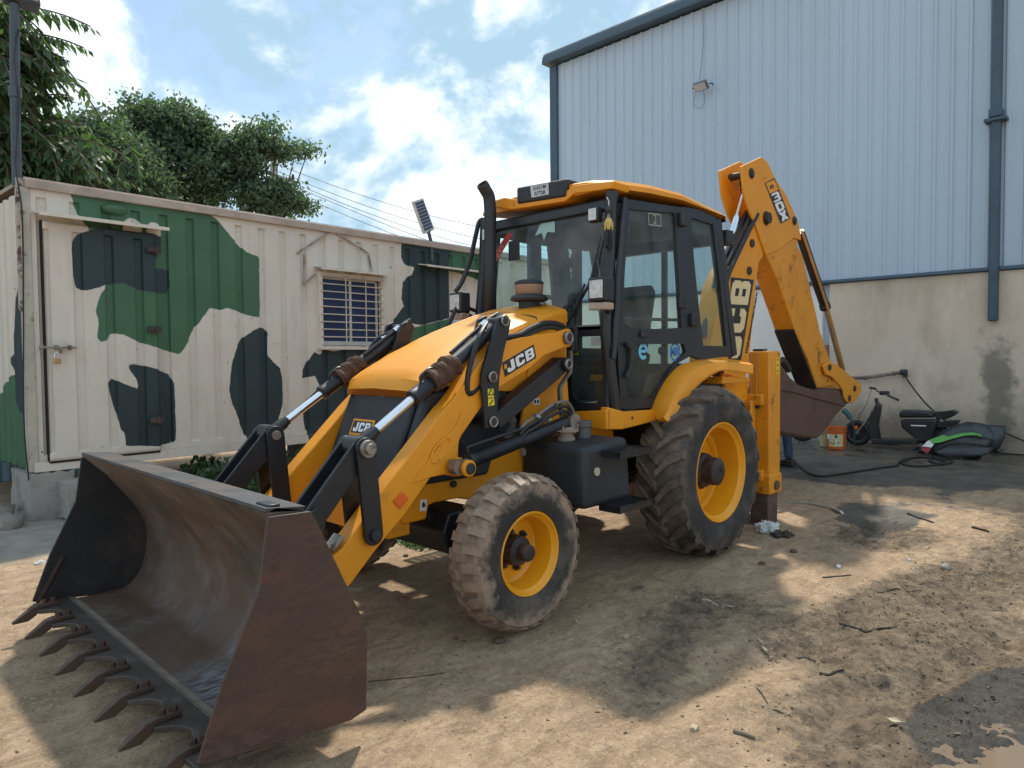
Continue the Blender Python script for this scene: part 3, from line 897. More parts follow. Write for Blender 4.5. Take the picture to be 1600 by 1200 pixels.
for f in (.36, .70):
    uu = WU0+(WU1-WU0)*f
    b = B(); b.cyl((uu, -.076, WZ0-.03), (uu, -.076, WZ1+.02), .0085, n=8); b.obj('bar', BAR, wn)
zc = WZ1+.085
b = B(); b.prism([(0, zc+.03), (-.20, zc), (-.20, zc-.03), (-.19, zc-.03), (-.19, zc-.012), (0, zc+.016)], WU0-.09, WU1+.11, 'x'); b.obj('window_canopy', CRP, ct)
SC2 = [(5.061,2.982),(6.173,2.949)]
zc = SC2[0][1]
b = B(); b.prism([(0, zc+.03), (-.22, zc), (-.22, zc-.03), (-.205, zc-.03), (-.205, zc-.012), (0, zc+.012)], SC2[0][0], SC2[1][0]+.3, 'x'); b.obj('second_canopy', CRP, ct)
# welded remains of an old awning frame above the window
OLD = mat('bare_rusty_angle', (.36, .29, .25), .7, var=.3, dirt=(.10, .065, .045), da=.5, ds=12)
S = [(2.978,2.946),(3.52,3.312),(3.54,3.306),(4.12,3.064),(4.119,3.046),(4.17,2.816),(3.082,2.948),(3.072,2.548),(3.063,2.547),(3.258,2.705)]
for i in range(0, 10, 2):
    b = B(); b.beam((S[i][0], -.028, S[i][1]), (S[i+1][0], -.028, S[i+1][1]), .022, .016, (0, 1, 0)); b.obj('angle_iron', OLD, ct)
# support blocks under the cabin
CONC = mat('rough_concrete', (.34, .32, .285), .9, var=.15, dirt=(.18, .16, .135), da=.5, dw=.2, ds=4, bump=.5, bs=25)
for u, n_ in ((3.4, 'a'), (6.6, 'b'), (9.0, 'c')):
    bl = thing('support_block', {'a': 'concrete block under the middle of the camouflage cabin', 'b': 'concrete block under the cabin further along, behind the loader arm', 'c': 'concrete block under the far end of the camouflage cabin'}[n_], 'block', Matrix.Translation((3.42, -4.61, 0)) @ Matrix.Rotation(cab_rz, 4, 'Z') @ Vector((u, .5, 0)), cab_rz)
    b = B(); b.box((0, 0, .22), (.4, .4, .46)); b.obj('block', CONC, bl, bevel=.02)
# steps at the door
st = thing('concrete_steps', 'rough grey concrete steps below the cabin door', 'steps', (3.42, -4.61, 0), cab_rz)
def rough_box(c, d, name, par, seed, amp=.012):
    b = B(); b.box(c, d)
    bmesh.ops.subdivide_edges(b.bm, edges=b.bm.edges[:], cuts=5, use_grid_fill=True)
    r = random.Random(seed)
    for v in b.bm.verts: v.co += Vector((r.uniform(-amp, amp), r.uniform(-amp, amp), r.uniform(-amp, amp)))
    return b.obj(name, CONC, par, smooth=50)
rough_box((.15, .30, .22), (.38, .70, .48), 'pier', st, 1)
rough_box((.64, -.10, .185), (.90, .50, .37), 'step', st, 2)
rough_box((.68, -.52, .085), (.86, .36, .20), 'step', st, 3)

# steel pole with a lamp at the cabin's corner, solar light on the roof edge
POL = mat('grey_pole', (.07, .085, .10), .5, var=.2, metal=.3)
lp = thing('lamp_pole', 'dark grey steel pole with a flood lamp at the left corner of the cabin', 'lamp pole', (3.47, -4.64, 0))
b = B(); b.box((-.015, .015, 2.72), (.07, .06, 1.3)); b.obj('lower_angle', mat('angle_cream', (.48, .42, .35), .6, var=.2, dirt=(.1, .06, .04), da=.48, dw=.1, ds=8), lp, bevel=.004)
b = B(); b.tube([(0, 0, 3.3), (-.01, 0, 4.2), (-.03, 0, 5.05)], .045, 10); b.cyl((-.01, 0, 4.15), (-.01, 0, 4.25), .056, n=12); b.obj('pole', POL, lp)
b = B(); b.box((-.09, -.02, 5.14), (.30, .14, .17), Matrix.Rotation(.35, 3, 'X')); b.obj('lamp_head', POL, lp, bevel=.02)
b = B(); b.box((-.09, .055, 5.16), (.24, .02, .11), Matrix.Rotation(.35, 3, 'X')); b.obj('lamp_lens', mat('lamp_glass_dull', (.3, .31, .28), .2), lp)
b = B(); b.tube(bez([(-.05, .06, 4.8), (.0, .07, 4.5), (-.03, .07, 4.1), (.02, .08, 3.5), (-.02, .07, 3.0), (.0, .08, 2.0), (.02, .05, 1.0), (.0, .06, .4)]), .007, 6); b.obj('cable', RUBH, lp)
sl_ = [(4.945,3.924),(5.149,4.015),(5.376,3.56),(5.165,3.465),(5.347,3.409),(5.342,3.153)]
so_ = thing('solar_street_light', 'small solar street light with a striped panel tilted up above the cabin roof edge', 'street light', (3.42, -4.61, 0), cab_rz)
F = lambda u, z, d=0.: Vector((u, -.02+d, z))
c4 = sl_[:4]
SOLF = mat('solar_frame', (.55, .57, .55), .5, var=.1); SOLP = mat('solar_cell', (.06, .09, .16), .3, var=.15)
b = B(); b.poly3([[F(*q, .03) for q in c4], [F(*q, -.02) for q in c4]]); b.obj('panel_frame', SOLF, so_, bevel=.01)
def lerp2(a, c, t): return (a[0]+(c[0]-a[0])*t, a[1]+(c[1]-a[1])*t)
for i in range(9):
    t0, t1 = .07+.87*i/9, .07+.87*(i+.78)/9
    r_ = []
    for t_, (s0, s1) in ((t0, (.1, .9)), (t1, (.9, .1))):
        A, C_ = lerp2(c4[0], c4[3], t_), lerp2(c4[1], c4[2], t_)
        r_ += [lerp2(A, C_, s0), lerp2(A, C_, s1)]
    b = B(); b.poly3([[F(*q, -.019) for q in r_], [F(*q, -.024) for q in r_]]); b.obj('solar_cell', SOLP, so_)
mid = lerp2(c4[3], c4[2], .5)
b = B(); b.tube([F(mid[0], mid[1]+.03), F(mid[0]+.0, mid[1]-.02), F(sl_[4][0]-.02, sl_[4][1]-.08), F(sl_[4][0]-.02, CZ1-.3)], .028, 10); b.obj('arm', POL, so_)

# blue shed beyond the cabin's end, half hidden
SHB = mat('blue_sheet', (.22, .34, .42), .5, var=.15, dirt=(.08, .09, .10), da=.55, ds=3, stretch=(1, 1, .3))
sh = thing('tin_shed', 'blue corrugated tin shed glimpsed behind the left end of the cabin', 'shed', (3.6, -7.6, 0))
b = B()
pts = []
for i in range(34): pts += [(-1.6+i*.12, 0), (-1.6+i*.12+.03, .03), (-1.6+i*.12+.06, .03), (-1.6+i*.12+.09, 0)]
vs = [[b.bm.verts.new((x, y, z)) for x, y in pts] for z in (.0, 3.6)]
for j in range(len(pts)-1): b.bm.faces.new((vs[0][j], vs[0][j+1], vs[1][j+1], vs[1][j]))
b.obj('wall', SHB, sh, smooth=0, solid=.01)
b = B(); b.prism([(.35, 3.55), (.35, 3.62), (-1.5, 4.1), (-1.5, 4.02)], -1.8, 2.6, 'x'); b.obj('roof', mat('dull_roof', (.12, .13, .14), .7, var=.3), sh)
b = B(); b.box((.5, -.8, 1.75), (4.0, 1.5, 3.5)); b.obj('body', SHB, sh)

# ================================================================ power line
wp = [(-5.054,-16,7.369),(-4.991,-16,4.641)]
POLE = mat('cement_pole', (.30, .30, .29), .85, var=.15)
up_ = thing('utility_pole', 'grey cement utility pole standing behind the trees', 'utility pole', (wp[0][0], wp[0][1], 0))
PT = wp[0][2]
b = B(); b.tube([(0, 0, 0), (0, 0, PT)], [.16, .11], 8); b.obj('pole', POLE, up_)
b = B(); b.beam((-.7, 0, PT-.45), (.7, 0, PT-.25), .08, .08); b.obj('crossarm', STL, up_)
for x_ in (-.6, .0, .6):
    b = B(); b.tube([(x_, 0, PT-.42), (x_, 0, PT-.3), (x_, 0, PT-.22)], [.03, .05, .03], 8); b.obj('insulator', PLA, up_)
E1 = [(-18.059,-15,6.532),(-18.053,-15,5.921),(-18.049,-15,5.469),(-18.044,-15,4.804),(-23.021,-15,4.178)]
S1 = [(-5.134,-16,7.365),(-5.09,-16,7.17),(-5.127,-16,7.026),(-5.201,-16,6.739),(-5.205,-16,6.927)]
WIR = mat('wire_dark', (.11, .12, .135), .6)
for i, (a, c, lb) in enumerate(zip(S1, E1, ('topmost power wire running right from the cement pole', 'second power wire from the top, just under the topmost', 'third power wire from the top, between two thinner lines', 'lowest power wire sagging toward the cabin roof', 'steep wire crossing the other power wires on its way down'))):
    P_ = [Vector(a).lerp(Vector(c), t/14)-Vector((0, 0, .5*4*(t/14)*(1-t/14))) for t in range(15)]
    b = B(); b.tube(P_, .010, 5); tag(b.obj('power_wire', WIR), lb, 'wire', 'power wires behind the cabin')

# ================================================================ vegetation
def leaf_mat(name, c0, c1, tr=.4):
    m = bpy.data.materials.new(name)
    m.use_nodes = True
    t = m.node_tree
    t.nodes.clear()
    L = t.links.new
    o = t.nodes.new('ShaderNodeOutputMaterial')
    g = t.nodes.new('ShaderNodeNewGeometry')
    r = t.nodes.new('ShaderNodeMix'); r.data_type = 'RGBA'
    r.inputs[6].default_value = (*c0, 1); r.inputs[7].default_value = (*c1, 1)
    L(g.outputs['Random Per Island'], r.inputs[0])
    p = t.nodes.new('ShaderNodeBsdfPrincipled'); p.inputs['Roughness'].default_value = .6
    L(r.outputs[2], p.inputs['Base Color'])
    tl = t.nodes.new('ShaderNodeBsdfTranslucent')
    h = t.nodes.new('ShaderNodeMix'); h.data_type = 'RGBA'; h.blend_type = 'MULTIPLY'; h.inputs[0].default_value = 1
    h.inputs[7].default_value = (1.35, 1.5, .75, 1)
    L(r.outputs[2], h.inputs[6]); L(h.outputs[2], tl.inputs[0])
    x = t.nodes.new('ShaderNodeMixShader'); x.inputs[0].default_value = tr
    L(p.outputs[0], x.inputs[1]); L(tl.outputs[0], x.inputs[2]); L(x.outputs[0], o.inputs[0])
    return m
LEAF = leaf_mat('tree_leaf', (.065, .110, .075), (.135, .200, .120), .40)
LEAF2 = leaf_mat('frond_leaf', (.050, .100, .050), (.105, .175, .080), .38)
BARK = mat('bark', (.10, .075, .055), .9, var=.3, bump=.6, bs=20)
rng = np.random.default_rng(5)
def leaf_cloud(centres, ln, wd, droop=.3):
    """kite-shaped leaves at the given points, random pose"""
    n = len(centres)
    d = rng.normal(size=(n, 3)); d[:, 2] -= droop; d /= np.linalg.norm(d, axis=1)[:, None]
    s = np.cross(d, rng.normal(size=(n, 3))); s /= np.linalg.norm(s, axis=1)[:, None]
    l = ln*rng.uniform(.6, 1.3, (n, 1)); w = wd*rng.uniform(.6, 1.3, (n, 1))
    nr = np.cross(d, s)
    v = np.stack([centres, centres+d*l*.45+s*w*.5+nr*w*.15, centres+d*l, centres+d*l*.45-s*w*.5+nr*w*.15], 1).reshape(-1, 3)
    return v, (np.arange(n*4).reshape(n, 4))
def mesh_np(name, v, f):
    me = bpy.data.meshes.new(name)
    me.vertices.add(len(v)); me.vertices.foreach_set('co', np.asarray(v, np.float32).reshape(-1))
    me.loops.add(f.size); me.loops.foreach_set('vertex_index', f.reshape(-1).astype(np.int32))
    me.polygons.add(len(f)); me.polygons.foreach_set('loop_start', np.arange(0, f.size, f.shape[1]).astype(np.int32))
    me.update(calc_edges=True)
    return me
def tree(label, base, blobs, n, ln=.10, wd=.055):
    """blobs: (x,y,z,r); crown = leaf clumps spread through the blobs, limbs reach every blob"""
    t = thing('tree', label, 'tree', (base[0], base[1], 0), group='trees behind the cabin')
    bb = np.array(blobs)-np.array([base[0], base[1], 0, 0])
    sat = []
    for q in bb:
        for _ in range(9):
            d = rng.normal(size=3); d /= np.linalg.norm(d); d[2] = abs(d[2])*.9-.2
            sat.append([*(q[:3]+d*q[3]*rng.uniform(.85, 1.3)), q[3]*rng.uniform(.10, .30)])
    nb = len(bb)
    bb = np.concatenate([bb*np.array([1, 1, 1, .86]), np.array(sat)])
    wts = bb[:, 3]**2; wts[nb:] *= 1.3; wts /= wts.sum()
    nc = n//34
    k = rng.choice(len(bb), nc, p=wts)
    d = rng.normal(size=(nc, 3)); d /= np.linalg.norm(d, axis=1)[:, None]
    rr = bb[k, 3:4]*(rng.uniform(0, 1, (nc, 1))**.45)
    cc = bb[k, :3]+d*rr
    pts = np.repeat(cc, 34, 0)+rng.normal(size=(nc*34, 3))*np.array([.155, .155, .085])
    v, f = leaf_cloud(pts, ln, wd)
    link('crown', mesh_np('crown', v, f), LEAF, t, smooth=0)
    b = B()
    top = bb[:nb, :3].mean(0); top[2] = bb[:nb, 2].min()
    b.tube([(0, 0, 0), (top[0]*.2, top[1]*.2, top[2]*.45), (top[0]*.6, top[1]*.6, top[2]*.85)], [.20, .15, .11], 8)
    for q in bb[:nb]:
        s = Vector((top[0]*.5, top[1]*.5, top[2]*.75))
        e = Vector(q[:3])
        m_ = s.lerp(e, .5)+Vector((0, 0, -.15))
        b.tube([s, m_, e], [.045, .022, .006], 6)
    b.obj('trunk', BARK, t)
    return t
def blobs_px(pts, rad): return [(*p, r) for p, r in zip(pts, rad)]
tA = blobs_px([(1.961,-9.4,4.943),(1.595,-9.4,5.12),(1.126,-9.4,4.898),(1.446,-9.4,5.463),(1.752,-9.4,4.421),(1.09,-9.4,4.424)], [.50, .42, .55, .22, .55, .65])
tree('dark leafy tree directly behind the cabin door, between the drooping tree and the round crown', (tA[2][0], -9.6), tA, 21000)
tB = blobs_px([(.329,-10.2,5.904),(.558,-10.2,6.275),(-.091,-10.2,5.999),(-.474,-10.2,5.783),(.126,-10.2,5.127),(-.762,-10.2,5.104),(-.389,-10.2,4.796)], [.38, .12, .42, .46, .62, .5, .5])
tree('round dark crown rising highest behind the camouflage cabin', (tB[4][0], -10.2), tB, 31000)
tC = blobs_px([(-1.501,-9.8,5.937),(-1.75,-9.8,6.268),(-1.903,-9.8,5.792),(-2.355,-9.8,5.856),(-2.649,-9.8,5.968),(-1.132,-9.8,5.686),(-1.992,-9.8,4.856),(-2.417,-9.8,4.763),(-1.5,-9.8,4.755),(-1.161,-9.8,5.322),(-.79,-9.8,5.52)], [.22, .10, .24, .12, .05, .24, .36, .18, .36, .28, .3])
tree('tree with a loose side branch reaching right toward the power wires', (tC[8][0], -9.8), tC, 14000)

def frond_tree():
    t = thing('tree', 'tall tree with long drooping feathery leaf sprays at the left edge above the cabin corner', 'tree', (4.2, -7.2, 0), group='trees behind the cabin')
    base = np.array([4.2, -7.2, 0])
    org = [(3.032,-7,5.993),(3.14,-7,5.646),(2.981,-7,5.46),(3.057,-7,5.124),(2.966,-7,4.832),(3.109,-7,4.483),(3.05,-7,4.259),(2.877,-7,4.414),(3.262,-7,5.837),(2.777,-7,4.314)]
    tips = [(2.199,-6.6,5.856),(2.28,-6.6,5.564),(2.535,-6.6,5.376),(2.534,-6.6,5.171),(2.484,-6.6,4.929),(2.293,-6.6,4.588),(2.63,-6.6,3.981),(2.228,-6.6,3.767),(2.812,-6.6,5.929),(2.233,-6.6,4.094)]
    V, Fc, nv = [], [], 0
    stems = B()
    def frond(a, c, k, L):
        nonlocal nv
        a, c = np.array(a)-base, np.array(c)-base
        m = (a+c)/2+np.array([0, 0, .16*np.linalg.norm(c-a)])
        ts = np.linspace(0, 1, k)
        P = ((1-ts)**2)[:, None]*a+(2*ts*(1-ts))[:, None]*m+(ts**2)[:, None]*c
        stems.tube([tuple(q) for q in P[::max(1, k//8)]], .010, 5)
        for i in range(1, k):
            tdir = P[i]-P[i-1]; tdir /= np.linalg.norm(tdir)+1e-9
            sd = np.cross(tdir, [0, 0, 1.]); sd /= np.linalg.norm(sd)+1e-9
            for s in (-1, 1):
                l = L*(.55+.45*math.sin(PI*min(1, .15+ts[i]*.95)))*rng.uniform(.8, 1.15)
                d = sd*s*.62+np.array([0, 0, -.85])+tdir*.55+rng.normal(size=3)*.42
                d /= np.linalg.norm(d)
                wv = np.cross(d, [0, 0, 1.])+rng.normal(size=3)*.2; wv /= np.linalg.norm(wv)
                o = P[i]
                V.extend([o, o+d*l*.42+wv*l*.19, o+d*l, o+d*l*.42-wv*l*.19])
                Fc.append((nv, nv+1, nv+2, nv+3)); nv += 4
    for a, c in zip(org, tips):
        frond(a, c, 20, .25)
    for _ in range(400):
        i = rng.integers(len(org))
        a = np.array(org[i])+np.clip(rng.normal(size=3), -1.1, 1.1)*np.array([.42, .5, .42])+np.array([.38, -.2, -.2])
        dr = np.array([-rng.uniform(.1, .9), rng.uniform(-.5, .5), -rng.uniform(.05, .6)])*rng.uniform(.8, 1.5)
        dr[0] *= .75 if rng.random() < .6 else -1.1
        frond(a, a+dr, 11, .23)
    for q in [(2.784,-7,4.054),(2.502,-7,3.998),(2.986,-7,4.152),(2.282,-7,3.953),(2.637,-7,4.302),(3.124,-7,3.992),(2.42,-7,4.304)]:
        for _ in range(12):
            a = np.array(q)+rng.normal(size=3)*np.array([.3, .3, .2])
            frond(a, a+np.array([-rng.uniform(-.3, .7), rng.uniform(-.3, .5), -rng.uniform(.1, .5)]), 10, .23)
    link('crown', mesh_np('crown', np.array(V), np.array(Fc)), LEAF2, t, smooth=0)
    b = stems
    b.tube([(0, 0, 0), (.05, 0, 2.5), (-.05, .05, 4.6), (.05, .1, 6.0)], [.18, .15, .11, .05], 8)
    for a in org: b.tube([(.0, .05, 3.6), tuple((np.array(a)-base)*.6+np.array([0, 0, 1.2])), tuple(np.array(a)-base)], [.07, .04, .015], 6)
    b.obj('trunk', BARK, t)
frond_tree()

# weeds below the cabin and behind the axle
def weeds(name, label, spots, n, hgt, ln):
    v, f, k = [], [], 0
    pts = []
    for cx, cy, r in spots:
        for _ in range(n):
            a, d = rng.uniform(0, 2*PI), r*math.sqrt(rng.uniform())
            pts.append((cx+d*math.cos(a), cy+d*math.sin(a), H(cx, cy)+hgt*rng.uniform(.02, 1)*(1-.6*d/r)))
    v, f = leaf_cloud(np.array(pts), ln, ln*.55, -.4)
    o = link(name, mesh_np(name, v, f), LEAF2, smooth=0)
    return stuff(tag(o, label, 'weeds'))
w_ = [(1.62,-4.381),(1.304,-4.316),(.923,-4.511),(1.553,-4.9),(.677,-4.569),(1.742,-4.808)]
weeds('weeds', 'green leafy weeds growing in the gap under the cabin behind the bucket', [(x, min(y, -4.0), .38) for x, y in w_], 420, .5, .09)
w_ = [(1.346,-1.094),(1.35,-.975),(1.323,-1.259),(1.174,-1.001)]
weeds('grass_tuft', 'small patch of green grass on the dirt behind the front axle', [(x, y, .16) for x, y in w_], 160, .05, .05)

# ================================================================ backhoe loader
LD = thing('backhoe_loader', 'big yellow backhoe loader with a rusty front bucket and folded rear digging arm', 'backhoe loader', (0, 0, 0))
def mir(pts): return [(x, -y, z) for x, y, z in pts]

# ---- front bucket
def bucket_inside():
    m = bpy.data.materials.new('bucket_interior')
    m.use_nodes = True
    t = m.node_tree
    b = t.nodes['Principled BSDF']
    L = t.links.new
    tcn = t.nodes.new('ShaderNodeTexCoord')
    def noise(sc, det=6, ro=.65, st=(1, 1, 1), loc=(0, 0, 0), dis=0.):
        mp_ = t.nodes.new('ShaderNodeMapping'); mp_.inputs['Scale'].default_value = st; mp_.inputs['Location'].default_value = loc
        L(tcn.outputs['Object'], mp_.inputs[0])
        n = t.nodes.new('ShaderNodeTexNoise'); n.inputs['Scale'].default_value = sc; n.inputs['Detail'].default_value = det; n.inputs['Roughness'].default_value = ro; n.inputs['Distortion'].default_value = dis
        L(mp_.outputs[0], n.inputs['Vector']); return n.outputs['Fac']
    def rmp(f, a, c, lo=0., hi=1.):
        r = t.nodes.new('ShaderNodeMapRange'); r.inputs['From Min'].default_value = a; r.inputs['From Max'].default_value = c; r.inputs['To Min'].default_value = lo; r.inputs['To Max'].default_value = hi
        L(f, r.inputs['Value']); return r.outputs[0]
    def mix(f, a, c):
        x = t.nodes.new('ShaderNodeMix'); x.data_type = 'RGBA'
        for s_, v in ((x.inputs[0], f), (x.inputs[6], a), (x.inputs[7], c)):
            if isinstance(v, tuple): s_.default_value = (*v, 1)
            else: L(v, s_)
        return x.outputs[2]
    c = mix(rmp(noise(2.0), .35, .65), (.060, .042, .033), (.150, .118, .090))
    c = mix(rmp(noise(1.3, loc=(3, 0, 0)), .49, .64, 0, .65), c, (.125, .058, .032))
    c = mix(rmp(noise(2.4, 8, .72, (1.4, 1, .7), (0, 5, 0)), .50, .70, 0, .8), c, (.185, .158, .128))
    c = mix(rmp(noise(9, 8, .8, (.35, 3.5, .35)), .62, .74, 0, .5), c, (.25, .22, .185))
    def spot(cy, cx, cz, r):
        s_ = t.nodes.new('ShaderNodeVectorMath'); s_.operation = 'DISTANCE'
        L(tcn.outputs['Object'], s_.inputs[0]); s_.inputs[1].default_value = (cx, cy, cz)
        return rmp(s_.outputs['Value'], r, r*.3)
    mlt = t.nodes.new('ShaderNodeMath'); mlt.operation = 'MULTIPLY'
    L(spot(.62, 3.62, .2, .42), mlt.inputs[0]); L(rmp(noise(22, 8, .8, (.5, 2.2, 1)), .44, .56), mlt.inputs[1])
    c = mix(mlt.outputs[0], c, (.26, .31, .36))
    L(c, b.inputs['Base Color'])
    b.inputs['Roughness'].default_value = .6
    bn = t.nodes.new('ShaderNodeBump'); bn.inputs['Strength'].default_value = .35; bn.inputs['Distance'].default_value = .01
    L(noise(30, 7, .7), bn.inputs['Height']); L(bn.outputs[0], b.inputs['Normal'])
    return m
BIN = bucket_inside()
bk = B()
inner = [(3.97, .132), (3.84, .126), (3.74, .124)]+bez2([(3.74, .124), (3.61, .142), (3.52, .25), (3.485, .43), (3.51, .56), (3.575, .68)], 5)[1:]+[(3.71, .86), (3.845, .998)]
outer = [(3.80, 1.012), (3.685, .985), (3.645, .86), (3.545, .70), (3.48, .57), (3.455, .43), (3.48, .26), (3.56, .132), (3.70, .108), (3.97, .112)]
bk.prism(inner+outer, -1.2, 1.2)
bkt = bk.obj('loader_bucket', BIN, LD, smooth=40)
PLATE = mat('bucket_side_plate', (.080, .046, .036), .52, metal=.1, var=.35, vs_=2.2, dirt=(.135, .060, .034), da=.50, dw=.22, ds=2.6, bump=.22, bs=50, fine=.3, stretch=(.8, 1, 2.4), chips=((.030, .022, .020), .67))
plate = [(3.844,.987),(3.668,.98),(3.642,.935),(3.438,.49),(3.418,.425),(3.43,.106),(3.505,.088),(4.106,.155),(4.121,.164),(4.028,.417),(3.883,.72)]
OLDBLK = mat('old_black_plate', (.022, .022, .024), .55, var=.3, vs_=3, dirt=(.075, .05, .038), da=.52, dw=.2, ds=3, bump=.15, bs=50)
for s in (1, -1):
    b = B(); b.prism(plate, s*1.202, s*1.217); b.obj('side_plate', PLATE if s > 0 else OLDBLK, bkt, bevel=.004)
    b = B(); b.prism([(x*1.0, z+.002) for x, z in [(4.105, .152), (3.97, .40), (3.955, .395), (4.085, .152)]], s*1.187, s*1.200); b.obj('wear_strip', RUST, bkt)
EDGE = mat('cutting_edge_steel', (.075, .062, .054), .5, metal=.3, var=.25, vs_=3, dirt=(.16, .13, .10), da=.55, dw=.2, ds=6, bump=.2, bs=60)
TY = [-1.09+.31*i for i in range(8)]
ed = [(3.935, -1.2), (4.12, -1.2)]
for i, y_ in enumerate(TY):
    ed += [(4.125, y_-.045), (4.125, y_+.045)]
    if i < 7:
        ed += [(4.125-.095*math.sin(PI*k/8)**.7, y_+.045+(.31-.09)*k/8) for k in range(1, 8)]
ed += [(4.12, 1.2), (3.935, 1.2)]
b = B(); b.prism(ed, .128, .151, 'z'); b.obj('cutting_edge', EDGE, bkt, bevel=.003)
b = B(); b.prism([(3.885, .126), (3.945, .153), (3.94, .13), (3.94, .126)], -1.2, 1.2); b.obj('weld_bead', mat('dust_line', (.27, .235, .195), .9, var=.25, vs_=9), bkt)
TOOTH = mat('tooth_steel', (.10, .062, .045), .5, metal=.35, var=.3, vs_=9, dirt=(.045, .04, .036), da=.5, dw=.2, ds=9)
def tooth_pts(): return [(4.015, .153), (4.015, .172), (4.11, .176), (4.15, .164), (4.245, .098), (4.242, .088), (4.17, .092), (4.125, .12), (4.12, .150)]
tb = B()
tp_ = tooth_pts()
def wd_(x): return .026 if x < 4.15 else .026-.014*(x-4.15)/.09
tb.poly3([[(x, -wd_(x), z) for x, z in tp_], [(x, wd_(x), z) for x, z in tp_]])
t0 = tb.obj('tooth', TOOTH, bkt, bevel=.004)
t0.location.y = TY[0]
b0 = B()
b0.cyl((4.04, 0, .172), (4.04, 0, .194), .016, n=6)
n0 = b0.obj('tooth_bolt', TOOTH, bkt, smooth=0)
n0.location.y = TY[0]
for i in range(8):
    for dx in (0, .045):
        if i or dx:
            c = n0.copy(); COL.objects.link(c); c.location = (dx, TY[i], 0)
    if i:
        c = t0.copy(); COL.objects.link(c); c.location.y = TY[i]
# spill guard and lugs on top of the bucket
b = B(); b.prism([(3.69, .985), (3.845, 1.002), (3.842, 1.016), (3.68, 1.0)], -1.2, 1.2); b.obj('top_rail', mat('worn_black_steel', (.045, .045, .048), .5, metal=.3, var=.3, vs_=4, dirt=(.10, .07, .055), da=.5), bkt)
lg, = [(3.828,1.127)]
b = B(); b.box((lg[0]-.03, lg[1], 1.014), (.05, .10, .016)); b.obj('lifting_lug', BLK, bkt, bevel=.004)
for s in (1, -1):
    for yy in (.40, .57):
        b = B(); b.prism([(3.46, .30), (3.47, .56), (3.53, .70), (3.40, .78), (3.28, .84), (3.22, .78), (3.27, .62), (3.25, .36), (3.32, .26)], s*yy-.015, s*yy+.015); b.obj('bucket_ear', BLK, bkt, bevel=.006)

HUBK = mat('pin_dark', (.028, .026, .026), .5, var=.3, dirt=(.08, .06, .045), da=.55)
# ---- loader arms
arm_top = [(3.116,.598),(2.834,.884),(2.43,1.268),(2.361,1.325),(2.142,1.536),(1.977,1.656)] + [(1.919,1.674),(1.773,1.7),(1.608,1.72),(1.44,1.74)]
arm_low = [(1.347,1.636),(1.558,1.58),(1.697,1.497),(1.911,1.412),(1.979,1.382),(2.101,1.297),(2.188,1.216),(2.292,1.113),(2.323,1.07),(2.33,.972)] + arc2(*[(2.34,.931)][0], .060, 165, 300, 8) + [(2.429,.893),(2.534,.891),(2.727,.699),(2.81,.636),(2.928,.537),(3.072,.403)]
arm = [(3.41, .45)]+arm_top+arc2(*[(1.312,1.703)][0], .066, 70, 280, 8)+arm_low+[(3.28, .27), (3.40, .30)]
web = [(2.662,.879),(2.63,.918),(2.583,.963),(2.45,1.089),(2.341,1.173),(2.29,1.265),(2.291,1.189),(2.328,1.07),(2.334,.98),(2.395,.904),(2.534,.895)]
for s in (1, -1):
    b = B(); b.prism(arm, s*.43, s*.55)
    la = b.obj('loader_arm', YEL, LD, bevel=.007, seg=2)
    b = B(); b.prism(web, s*.552, s*.558); b.obj('arm_web_plate', YEL, la, bevel=.002)
    e = [(2.532,.979),(2.532,1.019),(2.498,1.064),(2.45,1.096),(2.411,1.108),(2.392,1.087),(2.407,1.044),(2.452,1.004),(2.495,.979)]
    e = bez2(e+[e[0]], 4)[:-1]
    b = B(); b.tube([(x, s*.559, z) for x, z in e], .007, 6, closed=True); b.obj('oval_swage', YEL, la)
    x, z = [(2.34,.931)][0]
    b = B(); b.cyl((x, s*.55, z), (x, s*.578, z), .056, n=24); b.obj('arm_boss', YEL, la, bevel=.004)
    b = B(); b.cyl((x, s*.642, z), (x, s*.672, z), .050, n=24); b.obj('cylinder_boss', YEL, la, bevel=.006)
    b = B(); b.cyl((x, s*.56, z), (x, s*.684, z), .033, n=20); b.obj('boss_pin', PLA, la, bevel=.004)
    x, z = [(1.324,1.702)][0]
    b = B(); b.tube([(x+math.cos(t)*.036, s*.572, z+math.sin(t)*.036) for t in [2*PI*k/24 for k in range(24)]], .011, 8, closed=True); b.cyl((x, s*.548, z), (x, s*.562, z), .046, n=22); b.obj('pivot_ring', STL, la)
    b = B(); b.cyl((x, s*.55, z), (x, s*.576, z), .025, n=18); b.obj('pivot_pin', HUBK, la, bevel=.003)
    q = [(2.742,.84),(2.699,.795),(2.756,.747),(2.802,.796)]
    b = B(); b.prism(q, s*.551, s*.560); b.obj('side_reflector', AMB, la, bevel=.002)
    b = B(); (x, z), = [(3.126,.607)]; b.box((x+.01, s*.50, z+.02), (.09, .085, .02), Matrix.Rotation(.80, 3, 'Y')); b.obj('bucket_stop', STL, la, bevel=.004)
    if s > 0:
        # flat decal of block letters on the rear of the arm
        q = [Vector((x, .5525, z)) for x, z in [(1.93,1.449),(1.637,1.568),(1.661,1.656),(1.955,1.538)]]
        b = B(); b.face(q); b.obj('decal', DBK, la)
        Fd = frame3(q[0], q[1]-q[0], q[3]-q[0])
        asp = (q[3]-q[0]).length/(q[1]-q[0]).length
        b = B(); letters_fit(b, Fd, 'JCB', .10, .95, .13, .74, .14, asp, .0022)
        b.obj('decal_lettering', WHT, la, smooth=0)
        b = B(); b.face([Fd(x, y, .0022) for x, y in ((.03, .50), (.11, .50), (.11, .80), (.03, .80))]); b.obj('decal_emblem', YEL, la)
